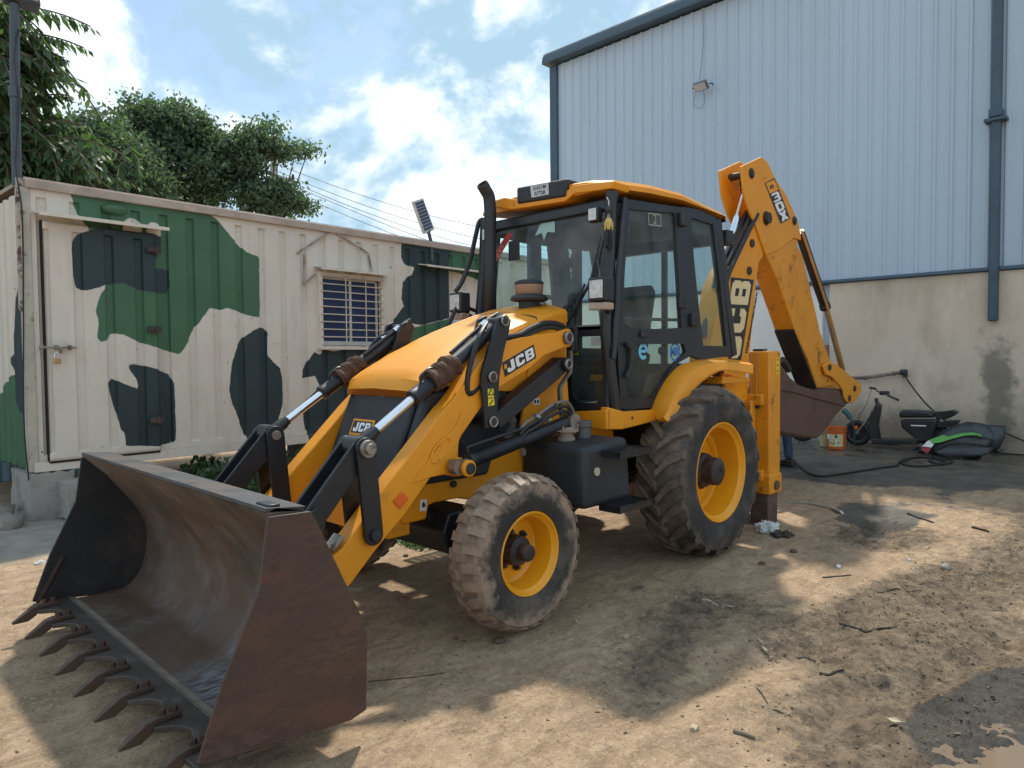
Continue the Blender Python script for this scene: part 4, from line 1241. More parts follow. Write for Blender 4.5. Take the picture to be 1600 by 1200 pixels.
b = B(); b.prism([(3.02, .56), (3.16, .50), (3.22, .36), (3.10, .30), (2.96, .44)], -.425, .425); b.obj('arm_crossmember', YEL, LD, bevel=.008)

# ---- tilt linkage, cylinders
TP = Vector((2.965, .5, 1.11))        # front lever pin
BP = Vector((2.895, .5, .645))        # lever foot on the arm
UP = Vector((1.88, .5, 1.81))         # rear tower lever pin
LP = [(2.947,.643)][0]; TPo = [(2.988,1.104)][0]
def bar2(a, c, ra, rc, n=10):
    """rounded flat bar outline between two (x,z) pins"""
    a, c = Vector(a), Vector(c)
    ang = math.degrees(math.atan2(c.y-a.y, c.x-a.x))
    return arc2(a.x, a.y, ra, ang+90, ang+270, n)+arc2(c.x, c.y, rc, ang-90, ang+90, n)
for s in (1, -1):
    lk = part('bucket_lever', LD)
    for y0, y1 in ((.565, .590), (.392, .417)):
        b = B(); b.prism(bar2(TPo, LP, .058, .056), s*y0, s*y1); b.obj('lever_plate', BLK, lk, bevel=.004)
    x, z = TPo
    b = B(); b.cyl((x, s*.38, z), (x, s*.640, z), .030, n=20); b.cyl((x, s*.592, z), (x, s*.615, z), .047, n=20); b.obj('top_pin', STL, lk, bevel=.003)
    b = B(); b.cyl((x, s*.424, z), (x, s*.560, z), .060, n=20); b.obj('top_bush', BLK, lk)
    x, z = LP
    b = B(); b.cyl((x, s*.38, z), (x, s*.612, z), .030, n=20); b.cyl((x-.01, s*.588, z-.03), (x-.01, s*.6, z-.03), .012, n=8); b.obj('foot_pin', PLA, lk, bevel=.003)
    # channel section link down to the bucket
    a = Vector((TPo[0]+.01, s*.49, TPo[1]-.01)); c = Vector((3.335, s*.49, .72))
    lk2 = part('bucket_link', LD)
    b = B(); b.beam(a, c, .10, .022, (0, 0, 1)); b.obj('link_web', BLK, lk2)
    for dy in (-.062, .062):
        b = B(); b.beam(a+Vector((0, dy, 0)), c+Vector((0, dy, 0)), .022, .125, (0, 0, 1)); b.obj('link_side', BLK, lk2, bevel=.004)
    # tilt cylinder
    tc_ = part('tilt_cylinder', LD)
    R0 = Vector((TPo[0]-.02, s*.49, TPo[1]+.01)); R1 = Vector((UP.x, s*.49, UP.z))
    d = (R1-R0).normalized(); Lc = (R1-R0).length
    b = B(); b.cyl(R0, R0+d*.10, .038, n=16); b.cyl(R0+d*.08, R0+d*.13, .030, n=12); b.obj('rod_eye', BLK, tc_)
    b = B(); b.cyl(R0+d*.11, R0+d*.46, .026, n=18); b.obj('rod', CHR, tc_)
    b = B(); b.tube([R0+d*.42, R0+d*.425, R0+d*.45, R0+d*.46, R0+d*(Lc-.06), R0+d*(Lc)], [.040, .050, .050, .046, .046, .052], 20); b.obj('barrel', BLK, tc_)
    # rope-like wire wound round the barrel
    ww = B(); pth = []
    u_ = d.orthogonal().normalized(); v_ = d.cross(u_)
    turns = 15
    for k in range(turns*14):
        a_ = 2*PI*k/14
        rr = .064+.007*math.sin(k*.37)+rnd.uniform(-.004, .004)
        pth.append(R0+d*(.585+.20*k/(turns*14)+.006*math.sin(a_*1.0+k*.05))+(u_*math.cos(a_)+v_*math.sin(a_))*rr)
    ww.tube(pth, .0095, 5)
    ww.cyl(R0+d*.58, R0+d*.79, .060, n=16)
    ww.obj('wire_wrap', RUSTW, tc_)
    b = B(); b.tube(bez([R0+d*.50+Vector((0, 0, .05)), R0+d*.50+Vector((0, 0, .085)), R0+d*.57+Vector((0, 0, .088)), R0+d*.62+Vector((0, 0, .06))], 5), .010, 7); b.obj('grease_pipe', BLK, tc_)
    hs = Vector((0, -s*.03, .05))
    b = B(); b.tube([R0+d*.80+hs*1.1, R0+d*.95+hs*1.15, R0+d*1.2+hs*1.2, R0+d*1.28+hs], .013, 8); b.obj('pipe', BLK, tc_)
    b = B(); b.cyl(R0+d*1.10+hs*1.2, R0+d*1.15+hs*1.2, .022, n=8); b.cyl(R0+d*1.02+Vector((0, s*.02, .046)), R0+d*1.07+Vector((0, s*.02, .046)), .018, n=8); b.obj('pipe_fitting', CHR, tc_)
    b = B(); o_ = Vector((0, s*.05, .0)); 
    b.tube(bez([R0+d*1.16+hs, R0+d*.98+o_*1.1+Vector((0, 0, .05)), R0+d*.87+o_*1.3+Vector((0, 0, -.08)), R0+d*.86+o_*1.2+Vector((0, 0, -.21)), R0+d*.96+o_+Vector((0, 0, -.245)), R0+d*1.14+o_*.8+Vector((0, 0, -.175)), R0+d*1.26+o_*.6+Vector((0, 0, -.10))], 7), .017, 9)
    b.obj('hydraulic_hose', RUBH, tc_)
    b = B(); b.tube(bez([R0+d*.90+o_*.2+Vector((0, 0, -.245)), R0+d*1.03+o_*.2+Vector((0, 0, -.225)), R0+d*1.16+o_*.2+Vector((0, 0, -.19)), R0+d*1.27+o_*.1+Vector((0, 0, -.13))], 6), .020, 9)
    b.obj('hydraulic_hose', RUBH, tc_)
    # tower lever
    tl = part('tower_lever', LD)
    P1 = [(2.019,1.814),(1.963,1.839),(1.907,1.805),(1.925,1.733),(1.972,1.613),(2.013,1.456),(2.032,1.251),(2.039,1.141),(2.142,1.141),(2.145,1.289),(2.165,1.413),(2.158,1.475),(2.092,1.644),(2.036,1.77)]
    for y0, y1 in ((.565, .590), (.392, .417)):
        b = B(); b.prism(P1, s*y0, s*y1); b.obj('lever_plate', BLK, tl, bevel=.004)
    for (px_, pz_), r_ in zip([(1.968,1.799),(2.078,1.453),(2.076,1.179)], (.036, .042, .042)):
        b = B(); b.cyl((px_, s*.39, pz_), (px_, s*.606, pz_), .022, n=18); b.obj('lever_pin', HUBK, tl, bevel=.003)
        b = B(); b.tube([(px_+math.cos(t)*.029, s*.598, pz_+math.sin(t)*.029) for t in [2*PI*k/22 for k in range(22)]], .008, 8, closed=True); b.obj('pin_collar', STL, tl)
    if s > 0:
        q = [(2.119,1.381),(2.07,1.383),(2.061,1.281),(2.115,1.276)]
        b = B(); b.face([(x, .592, z) for x, z in q]); b.obj('warning_label', DYE, tl)
        c_q = (sum(x for x, z in q)/4, sum(z for x, z in q)/4)
        b = B()
        b.face([(c_q[0]+.028, .5935, c_q[1]+.012), (c_q[0]-.026, .5935, c_q[1]+.012), (c_q[0], .5935, c_q[1]+.056)]); b.obj('warning_triangle', DBK, tl)
        b = B(); b.face([(c_q[0]+.016, .595, c_q[1]+.018), (c_q[0]-.015, .595, c_q[1]+.018), (c_q[0], .595, c_q[1]+.045)]); b.obj('warning_triangle', DYE, tl)
        b = B(); b.face([(c_q[0]+.03, .5935, c_q[1]-.002), (c_q[0]-.03, .5935, c_q[1]-.002), (c_q[0]-.03, .5935, c_q[1]-.007), (c_q[0]+.03, .5935, c_q[1]-.007)])
        b.face([(c_q[0]+.02, .5935, c_q[1]-.05), (c_q[0]+.01, .5935, c_q[1]-.05), (c_q[0]-.02, .5935, c_q[1]-.018), (c_q[0]-.012, .5935, c_q[1]-.014)])
        b.obj('warning_mark', DBK, tl)
    # levelling strut back to the cab-side tower
    A_ = [(1.99,1.168)][0]; C_ = [(1.324,1.522)][0]
    b = B(); b.beam((A_[0], s*.49, A_[1]), (C_[0], s*.49, C_[1]), .10, .108); sk = b.obj('levelling_strut', BLK, LD, bevel=.006)
    b = B(); b.cyl((C_[0], s*.43, C_[1]), (C_[0], s*.568, C_[1]), .048, n=20); b.obj('strut_eye', BLK, sk, bevel=.004)
    b = B(); b.tube([(C_[0]+math.cos(t)*.030, s*.570, C_[1]+math.sin(t)*.030) for t in [2*PI*k/22 for k in range(22)]], .009, 8, closed=True); b.obj('pin_collar', STL, sk)
    # lift cylinder
    lc_ = part('lift_cylinder', LD)
    E0 = Vector((*[(2.392,.943)][0], 0)).xzy; E0.y = .61
    E1 = Vector((*[(1.369,1.134)][0], 0)).xzy; E1.y = .61
    E0.y *= s; E1.y *= s
    d = (E1-E0).normalized(); Lc = (E1-E0).length
    b = B(); b.cyl(E0-Vector((0, .03, 0)), E0+Vector((0, .03, 0)), .045, n=18); b.cyl(E0, E0+d*.10, .026, n=14); b.obj('rod', STL, lc_)
    b = B(); b.tube([E0+d*.085, E0+d*.09, E0+d*.13, E0+d*.14, E0+d*Lc], [.040, .052, .052, .045, .045], 20); b.obj('barrel', BLK, lc_)
    b = B(); b.cyl(E1-Vector((0, .05, 0)), E1+Vector((0, .05, 0)), .055, n=20); b.lathe([(.024, 0), (.05, 0)], E1+Vector((0, s*.052, 0)), 'y', 18); b.obj('barrel_eye', STL, lc_)
    up_o = Vector((0, 0, .075))
    b = B(); b.tube(bez([E0+d*.10+Vector((0, 0, .045)), E0+d*.09+up_o, E0+d*.13+up_o*1.15, E0+d*.5+up_o, E0+d*.72+up_o, E0+d*.80+up_o*1.6, E0+d*.90+up_o*2.0], 6), .010, 8); b.obj('steel_pipe', BLK, lc_)

# ---- hood, nose, engine bay
hy = .42
hz = [(2.47, 1.37), (2.44, 1.435), (2.36, 1.485), (2.16, 1.60), (1.89, 1.715), (1.5, 1.84), (1.32, 1.895), (1.16, 1.925)]
def hood():
    b = B()
    rings = []
    for i, (x, z) in enumerate(hz):
        w = .395 if i < 1 else .42
        low = z-.10 if i > 1 else 1.372
        if i == 0: w, low = .40, 1.368
        up_ = .012+.028*min(1, i/3)
        sec = [(-w, low), (-w, z-.035), (-w+.02, z-.010), (-w+.07, z+.004), (-.22, z+up_*.9), (-.15, z+up_), (0, z+up_+.006), (.15, z+up_), (.22, z+up_*.9), (w-.07, z+.004), (w-.02, z-.010), (w, z-.035), (w, low)]
        xo = [.0, .0, .012, .03, .05, .055, .06, .055, .05, .03, .012, .0, .0] if i < 3 else [0]*13
        rings.append([(x+xo[j], y, zz) for j, (y, zz) in enumerate(sec)])
    vs = [[b.bm.verts.new(q) for q in r] for r in rings]
    for i in range(len(vs)-1):
        for j in range(12): b.bm.faces.new((vs[i][j], vs[i][j+1], vs[i+1][j+1], vs[i+1][j]))
    b.bm.faces.new(vs[0][::-1])
    o = b.obj('hood', YEL, LD, smooth=32)
    b = B()
    for s in (-1, 1): b.tube([(2.10, s*.20, 1.655), (1.9, s*.205, 1.742), (1.5, s*.21, 1.872), (1.3, s*.215, 1.930)], [.006, .010, .010, .006], 6)
    b.obj('hood_crease', YEL, o)
    return o
hd = hood()
b = B()
b.prism([(2.455, 1.366), (2.66, .88), (2.66, .80), (2.2, .80), (1.9, 1.30), (1.6, 1.40), (2.2, 1.40)], -.33, .33)
ns = b.obj('nose_grille', PLA, LD, bevel=.02, seg=3)
for s in (1, -1):
    b = B(); b.prism([(2.43, 1.366), (2.625, .90), (2.60, .82), (1.95, .82), (1.75, 1.30), (1.9, 1.40)], s*.332, s*.415); b.obj('nose_side_panel', PLA, LD, bevel=.02, seg=3)
    for k in range(5):
        b = B(); zz = 1.28-.065*k; xx = 2.47-(zz-1.37)*.42-.10
        b.box((xx-.20, s*.418, zz), (.30, .008, .03)); b.obj('vent_slat', BLK, ns, bevel=.003)
b = B(); b.ball((2.465, .0, 1.345), .022, (.6, 1, 1), 6); b.obj('nose_catch', STL, ns)
nrm = Vector((1, 0, .42)).normalized()
def nose(y, z, h): return Vector((2.455+(1.366-z)*.4218, y, z))+nrm*h
b = B(); b.poly3([[nose(y, z, h) for y, z in ((-.215, 1.085), (.02, 1.085), (.02, 1.185), (-.215, 1.185))] for h in (.002, .012)]); bd = b.obj('nose_badge', YEL, ns, bevel=.003)
b = B(); b.face([nose(y, z, .0135) for y, z in ((-.20, 1.098), (.006, 1.098), (.006, 1.172), (-.20, 1.172))]); b.obj('badge_field', DBK, ns)
Fd = frame3(nose(-.20, 1.098, .0135), nose(.006, 1.098, 0)-nose(-.20, 1.098, 0), nose(-.20, 1.172, 0)-nose(-.20, 1.098, 0))
b = B(); letters_fit(b, Fd, 'JCB', .10, .96, .12, .76, .14, .36, .002); b.obj('badge_lettering', WHT, ns, smooth=0)
b = B(); b.prism([(2.25, .75), (2.25, 1.40), (1.9, 1.58), (1.25, 1.72), (1.2, .75)], -.33, .33); b.obj('engine_block', mat('engine_grime', (.075, .068, .060), .6, var=.5, vs_=8, dirt=(.12, .09, .06), da=.5, ds=9, bump=.4, bs=18), LD, bevel=.03)
for s in (1, -1):
    b = B()
    for k in range(5):
        b.tube([(1.95-.07*k, s*.335, 1.05+.04*k), (1.8-.05*k, s*.37, 1.2), (1.6, s*.35, 1.15+.05*k)], .012, 6)
    stuff(b.obj('engine_hoses', RUBH, LD))
    # yellow bonnet side under the hood edge and cab-side tower plate
    q = [(1.3,1.876),(1.217,1.83),(1.197,1.744),(1.191,1.625),(1.667,1.616),(1.916,1.566),(2.112,1.448),(2.233,1.444),(2.345,1.378),(2.471,1.405),(2.293,1.511),(1.972,1.648),(1.738,1.734)]
    b = B(); b.prism([(2.25, 1.52), (1.9, 1.675), (1.5, 1.80), (1.16, 1.89), (1.16, 1.40), (1.6, 1.34), (2.0, 1.36), (2.28, 1.40)], s*.385, s*.415); b.obj('bonnet_side', YEL, LD, bevel=.006)
    tw = [(1.216,1.779),(1.196,1.625),(1.157,1.23),(1.137,1.09),(1.659,1.111),(1.626,1.255),(1.58,1.374),(1.592,1.469),(1.514,1.581),(1.467,1.695)]
    b = B(); b.prism(tw, s*.405, s*.43); to = b.obj('tower_plate', YEL, LD, bevel=.005)
    if s > 0:
        q = [(1.544,1.29),(1.476,1.291),(1.477,1.247),(1.541,1.248)]
        b = B(); b.face([(x, .433, z) for x, z in q]); b.obj('info_label', WHT, to)
        (x0, z0), (x1, z1) = q[3], q[1]
        b = B()
        for f0, f1 in ((.12, .42), (.56, .86)):
            b.face([(x0+(x1-x0)*f0, .4345, z0+(z1-z0)*.2), (x0+(x1-x0)*f1, .4345, z0+(z1-z0)*.2), (x0+(x1-x0)*f1, .4345, z0+(z1-z0)*.75), (x0+(x1-x0)*f0, .4345, z0+(z1-z0)*.75)])
        b.obj('info_mark', DBK, to)
# scratchy print on the hood's rear left shoulder
b = B()
pr = fontmesh('WWW.AACRENTAL.IN', .026, 'hood_print', DBK, hd, (1.235, .335, 1.924), basis((-.12, 1, .05), (-1, -.12, .12)))
# hydraulic pipes by the cab corner
PIP = mat('pipe_dusty', (.22, .18, .15), .5, metal=.3, var=.2)
for k, (dx, m_) in enumerate(((0, PIP), (.045, PIP), (.09, RUBH))):
    P_ = [(x+dx*.6, .52+.012*k, z) for x, z in [(1.236,1.615),(1.236,1.552),(1.244,1.471),(1.307,1.41),(1.349,1.358),(1.343,1.252),(1.33,1.162)]]
    b = B(); b.tube(bez(P_, 5), .0095, 8); b.obj('hydraulic_pipe', m_, LD)
P_ = [(x, .53, z) for x, z in [(1.899,1.671),(1.77,1.689),(1.66,1.732),(1.534,1.768),(1.417,1.771),(1.309,1.739),(1.247,1.677),(1.241,1.615)]]
for dz in (0, .03): 
    b = B(); b.tube(bez([(x, y, z+dz) for x, y, z in P_], 5), .017, 9); b.obj('hydraulic_hose', RUBH, LD)
P_ = [(x, .60, z) for x, z in [(1.85,1.111),(1.791,1.155),(1.706,1.183),(1.606,1.227),(1.49,1.263),(1.39,1.266),(1.329,1.21),(1.302,1.138)]]
for k in range(3):
    b = B(); b.tube(bez([(x+.02*k, y+.02*k, z-.03*k) for x, y, z in P_], 5), .012, 8); b.obj('hydraulic_hose', RUBH if k else PIP, LD)
for q in [(1.692,.61,1.178),(1.618,.61,1.165)]:
    b = B(); b.cyl(Vector(q)-Vector((.04, 0, .01)), Vector(q)+Vector((.03, 0, .015)), .02, n=6); b.obj('hose_fitting', mat('zinc', (.5, .48, .42), .35, metal=.8), LD)

b = B()
for xx in (1.47,):
    zz = 1.852
    b.tube([(xx, -.424, zz-.08), (xx, -.40, zz-.005), (xx, -.35, zz+.006), (xx, -.15, zz+.036), (xx, 0, zz+.041), (xx, .15, zz+.036), (xx, .35, zz+.006), (xx, .40, zz-.005), (xx, .424, zz-.08)], .0045, 5)
b.obj('hood_seam', DBK, hd)
# engine parts seen through the gap below the arm
AL = mat('cast_aluminium', (.24, .23, .22), .5, metal=.6, var=.35, dirt=(.07, .055, .045), da=.48, ds=12)
b = B(); b.cyl((1.75, .30, 1.12), (1.75, .40, 1.12), .085, n=18); b.cyl((1.75, .39, 1.12), (1.75, .405, 1.12), .05, n=14); b.obj('pulley', AL, LD)
b = B(); b.box((1.62, .34, 1.33), (.28, .06, .10)); b.obj('rocker_cover', AL, LD, bevel=.012)
b = B(); b.cyl((1.98, .345, .98), (1.98, .345, 1.16), .045, n=16); b.obj('oil_filter', mat('filter_white', (.40, .38, .35), .5, var=.2), LD, bevel=.006)
b = B(); b.tube(bez([(1.9, .37, 1.0), (1.8, .40, 1.1), (1.7, .39, 1.25), (1.5, .38, 1.3), (1.35, .37, 1.2)]), .018, 8); b.obj('coolant_hose', RUBH, LD)
# ---- air pre-cleaner and exhaust
pc = part('air_precleaner', LD)
c = (1.27, .15, 0)
b = B(); b.lathe([(.085, 1.90), (.085, 1.925), (.078, 1.93), (.078, 1.985)], c, 'z', 28, True); b.obj('neck', PLA, pc)
b = B(); b.lathe([(.08, 1.975), (.135, 1.985), (.140, 2.0), (.128, 2.02), (.098, 2.03)], c, 'z', 32, True); b.obj('skirt', PLA, pc)
b = B(); b.lathe([(.094, 2.028), (.100, 2.035), (.106, 2.095), (.103, 2.10)], c, 'z', 32, True); b.obj('dust_band', PREC, pc)
b = B(); b.lathe([(.104, 2.10), (.108, 2.108), (.104, 2.122), (.075, 2.135), (.02, 2.14)], c, 'z', 32, True); b.obj('cap', PLA, pc)
ex = [(1.091,-.45,1.877),(1.085,-.45,2.29),(1.079,-.45,2.753),(1.091,-.45,2.864),(1.133,-.45,2.919),(1.168,-.45,2.958)]
b = B(); b.tube([ex[0], ex[1], ex[2]]+bez(ex[2:], 4)[1:], .047, 18, cap=False); o = b.obj('exhaust_stack', mat('exhaust_dark', (.030, .033, .038), .5, var=.2, metal=.2), LD, solid=.006)

# ---- chassis, tank, steps, axle
b = B(); b.prism([(2.508,.846),(2.143,1.048),(2.055,1.146),(1.949,1.154),(1.922,1.027),(1.697,1.007),(1.071,1.114),(.544,.992),(.546,.647),(1.638,.783),(2.062,.68),(2.089,.672),(2.18,.694),(2.365,.695),(2.41,.686),(2.431,.604),(2.601,.604),(2.65,.687)], -.375, .375); b.obj('chassis', YEL, LD, bevel=.01)
b = B(); b.box((-.2, 0, .82), (2.4, .70, .42)); b.obj('rear_chassis', BLK, LD, bevel=.02)
b = B(); b.box((2.62, 0, .68), (.16, .72, .30)); b.obj('front_guard', YEL, LD, bevel=.01)
b = B(); b.cyl((2.40, .372, .63), (2.40, .384, .63), .035, n=3); b.obj('chassis_hole', DBK, LD)
q = [(2.477,.731),(2.429,.728),(2.435,.659),(2.483,.663)]
b = B(); b.face([(x, .379, z) for x, z in q]); b.obj('tie_down_label', WHT, LD)
b = B(); b.face([(q[0][0]+(q[1][0]-q[0][0])*a_, .3805, q[3][1]+(q[0][1]-q[3][1])*c_) for a_, c_ in ((.25, .3), (.75, .3), (.75, .55), (.45, .8), (.25, .6))]); b.obj('tie_down_mark', DBK, LD)
b = B(); q = [(2.24,.866),(2.183,.863),(2.189,.808),(2.241,.811)]; b.face([(x, .3785, z) for x, z in q]); b.obj('caution_label', DYE, LD)
b = B(); b.face([(q[3][0]+(q[1][0]-q[3][0])*a_, .380, q[3][1]+(q[1][1]-q[3][1])*c_) for a_, c_ in ((.3, .2), (.7, .2), (.6, .8), (.4, .6))]); b.obj('caution_mark', DBK, LD)
b = B(); b.cyl((*[(2.221,.792)][0][:1], .375, [(2.221,.792)][0][1]), ([(2.221,.792)][0][0], .392, [(2.221,.792)][0][1]), .022, n=14); b.obj('chassis_plug', PLA, LD)

b = B(); b.prism([(2.02, .62), (2.27, .62), (2.32, .5), (2.27, .36), (2.02, .36), (1.97, .5)], -.40, .40); ax_ = b.obj('front_axle', BLK, LD, bevel=.015)
for s in (1, -1):
    b = B(); b.prism([(2.05, .56), (2.24, .56), (2.26, .45), (2.22, .37), (2.06, .37), (2.03, .45)], s*.40, s*.70); b.obj('axle_beam', BLK, ax_, bevel=.01)
    b = B(); b.cyl((2.144, s*.72, .32), (2.144, s*.72, .60), .06, n=16); b.obj('king_pin', BLK, ax_)
    b = B(); b.cyl((0, s*.1, .655), (0, s*.62, .655), .12, .10, n=20); b.obj('rear_axle_tube', BLK, LD)
b = B(); b.box((0, 0, .655), (.34, .40, .38)); b.obj('differential', BLK, LD, bevel=.06, seg=3)

for s in (1, -1):
    tk = part('fuel_tank' if s > 0 else 'battery_box', LD)
    b = B(); b.prism([(1.60, .60), (1.60, 1.0), (1.12, 1.03), (1.08, .60)], s*.37, s*.92); o = b.obj('tank_body', PLA, tk, bevel=.045, seg=4)
    b = B(); b.prism([(1.608, .63), (1.608, .965), (1.60, .965), (1.60, .63)], s*.41, s*.875); b.obj('tank_front_panel', mat('tank_panel', (.028, .029, .030), .6, var=.2) if s > 0 else PLA, tk, bevel=.003)
    (x, z), = [(1.476,.835)]
    b = B(); b.lathe([(.0, .0), (.012, .0), (.012, .004), (.027, .004), (.027, -.01)], (x, s*.925, z), 'y', 18); b.obj('sight_plug', mat('plug_cream', (.55, .48, .38), .5), tk)
    if s > 0:
        b = B(); b.cyl((1.52, .46, .985), (1.52, .46, 1.0), .03, n=12); b.lathe([(0, .012), (.016, .012), (.016, 0), (.03, 0)], (1.61, .40, .93), 'x', 14); b.obj('tank_bolt', mat('bolt_cream', (.42, .37, .31), .5), tk)
        b = B(); b.cyl((1.28, .66, 1.0), (1.28, .66, 1.10), .05, n=20); b.cyl((1.28, .66, 1.09), (1.28, .66, 1.135), .058, n=16); b.obj('filler_cap', mat('cap_grey', (.10, .095, .09), .6, var=.2), tk, bevel=.006)
        b = B(); b.lathe([(.0, 1.10), (.05, 1.10), (.055, 1.085), (.085, 1.085), (.085, 1.07), (.05, 1.065), (.05, 1.04), (.062, 1.03), (.062, 1.0), (.04, .99)], (1.42, .62, 0), 'z', 18); b.box((1.42, .62, 1.088), (.26, .06, .02)); b.obj('filter_head', mat('filter_dusty', (.26, .21, .16), .7, var=.3), tk)
        b = B()
        for dx, dy in ((-.07, .04), (.07, .03), (.0, -.05)): b.cyl((1.42+dx, .62+dy, 1.08), (1.42+dx, .62+dy, 1.115), .012, n=6)
        stuff(b.obj('filter_bolts', STL, tk, smooth=0))
    for zz, w_ in ((.955, .0), (.605, .0)):
        sp = part('step', LD)
        b = B()
        x0, x1, y0, y1 = 1.07, 1.42, .90, 1.06
        for k in range(8):
            yy = y0+(y1-y0)*k/7
            pts = [(x0+(x1-x0)*i/10, s*(yy+.010*(-1)**i), zz) for i in range(11)]
            b.tube(pts, .008, 4)
        stuff(b.obj('tread_grating', BLK, sp))
        b = B(); b.beam((x0, s*y0, zz-.01), (x0, s*y1, zz-.01), .012, .045); b.beam((x1, s*y0, zz-.01), (x1, s*y1, zz-.01), .012, .045); b.beam((x0-.006, s*y1, zz-.01), (x1+.006, s*y1, zz-.01), .012, .045); b.beam((x0, s*y0, zz-.01), (x1, s*y0, zz-.01), .012, .045)
        b.obj('step_frame', BLK, sp)

# ---- cab
cb = part('cab', LD)
def post(pts, w, h, name='post', m=CABM, upv=(0, 1, 0), bev=.008):
    b = B()
    for a, c in zip(pts[:-1], pts[1:]): b.beam(a, c, w, h, upv)
    return b.obj(name, m, cb, bevel=bev)
CW = .67
door = [(.79,2.712),(.903,2.108),(.921,1.741),(.892,1.373),(.877,1.201),(.83,1.184),(.391,1.178),(.319,1.334),(.208,1.441),(.074,1.521),(-.104,1.572),(-.124,1.761),(-.024,2.277),(.016,2.76)]
gl_up = [(.766,2.642),(.15,2.7),(.093,2.267),(.045,1.799),(.425,1.78),(.746,1.782),(.842,1.822),(.824,2.16)]
gl_lo = [(.698,1.66),(.006,1.671),(-.024,1.603),(.17,1.492),(.319,1.374),(.48,1.251),(.773,1.261),(.813,1.37),(.731,1.557)]
def frame_sheet(outline, holes, y0, y1, name, m, parent, bev=.004):
    """flat frame with openings: outline minus holes, filled with triangles and given thickness"""
    b = bmesh.new()
    es = []
    for loop in [outline]+holes:
        vs = [b.verts.new((x, y0, z)) for x, z in loop]
        for i in range(len(vs)): es.append(b.edges.new((vs[i], vs[(i+1) % len(vs)])))
    r = bmesh.ops.triangle_fill(b, use_beauty=True, use_dissolve=False, edges=es)
    bmesh.ops.dissolve_limit(b, angle_limit=.01, verts=b.verts, edges=b.edges)
    g = bmesh.ops.extrude_face_region(b, geom=b.faces[:])
    for v in g['geom']:
        if isinstance(v, bmesh.types.BMVert): v.co.y = y1
    bmesh.ops.recalc_face_normals(b, faces=b.faces)
    me = bpy.data.meshes.new(name)
    b.to_mesh(me); b.free()
    return link(name, me, m, parent, smooth=30)
for s in (1, -1):
    dr_ = part('door', LD)
    frame_sheet(door, [gl_up, gl_lo], s*.645, s*.680, 'door_frame', CABM, dr_)
    b = B(); b.prism(gl_up, s*.660, s*.664); b.obj('upper_glass', GLS, dr_, smooth=0)
    b = B(); b.prism(gl_lo, s*.660, s*.664); b.obj('lower_glass', GLD, dr_, smooth=0)
    b = B(); b.tube(bez([(x, s*.70, z) for x, z in [(.839,1.668),(.784,1.627),(.776,1.557),(.793,1.482),(.841,1.418)]], 4), .014, 8); b.obj('door_handle', PLA, dr_)
    b = B(); x, z = [(.579,1.738)][0]; b.box((x, s*.688, z), (.11, .02, .05)); b.obj('door_latch', PLA, dr_, bevel=.006)
    for q in [(.049,2.66),(-.12,1.865),(.069,2.002)]:
        b = B(); b.box((q[0], s*.695, q[1]), (.09, .04, .11)); b.obj('hinge', PLA, dr_, bevel=.012)
    b = B(); b.tube([(x, s*.60, z) for x, z in [(.72,1.852),(-.042,1.867)]], .013, 8); b.obj('inside_bar', INT, dr_)
    # A pillar and its outer trim tubes
    ap = [(.939,2.741),(.965,2.286),(1.005,1.967),(1.014,1.74),(.963,1.421),(.91,1.188)]
    pa = [(x, s*.655, z) for x, z in ap]
    b = B()
    for a, c in zip(pa[:-1], pa[1:]): pass
    b.tube(pa, .045, 10, flat=1.0); b.obj('a_pillar', CABM, cb)
    gr = [(x, s*.715, z) for x, z in [(.869,2.689),(.877,2.642),(.909,2.466),(.949,2.146),(.982,1.829),(.998,1.648),(1.014,1.558)]]
    b = B(); b.tube([Vector(gr[0])+Vector((0, -s*.05, .0))]+[Vector(q) for q in gr], .021, 10); b.obj('grab_rail', mat('rail_black', (.02, .022, .026), .3, var=.2), cb)
    # B pillar and rear quarter
    qt = [(.016,2.77),(-.246,2.781),(-.515,2.754),(-.641,2.272),(-.808,1.568),(-.269,1.539),(-.114,1.572),(-.124,1.761),(-.024,2.277)]
    qg = [(-.113,2.7),(-.471,2.689),(-.595,2.214),(-.713,1.654),(-.311,1.657),(-.226,2.029),(-.154,2.392)]
    frame_sheet(qt, [qg], s*.640, s*.676, 'rear_quarter_frame', CABM, cb)
    b = B(); b.prism(qg, s*.656, s*.660); b.obj('quarter_glass', GLS, cb, smooth=0)
    # rear corner post
    q = [(-.593,2.758),(-.902,1.568)]
    post([(q[0][0], s*.62, q[0][1]), (q[1][0], s*.62, q[1][1])], .09, .09, 'rear_post')
    # front side window beside the cowl
    fr = [(s*y, z) for y, z in ((.30, 1.17), (.66, 1.17), (.66, 1.79), (.30, 1.79))]
    ho = [(s*y, z) for y, z in ((.345, 1.30), (.37, 1.26), (.42, 1.235), (.56, 1.235), (.60, 1.26), (.625, 1.31), (.625, 1.72), (.345, 1.72))]
    bm2 = bmesh.new(); es = []
    for loop in (fr, ho):
        vs = [bm2.verts.new((.985, y, z)) for y, z in loop]
        for i in range(len(vs)): es.append(bm2.edges.new((vs[i], vs[(i+1) % len(vs)])))
    bmesh.ops.triangle_fill(bm2, use_beauty=True, edges=es)
    g = bmesh.ops.extrude_face_region(bm2, geom=bm2.faces[:])
    for v in g['geom']:
        if isinstance(v, bmesh.types.BMVert): v.co.x = 1.02
    bmesh.ops.recalc_face_normals(bm2, faces=bm2.faces)
    m2 = bpy.data.meshes.new('front_lower_frame'); bm2.to_mesh(m2); bm2.free()
    link('front_lower_frame', m2, CABM, cb, smooth=30)
    b = B(); b.prism(ho, 1.0, 1.004, 'x'); b.obj('front_lower_glass', GLD, cb, smooth=0)
    # work lamp on its bracket
    hl = part('work_lamp', LD)
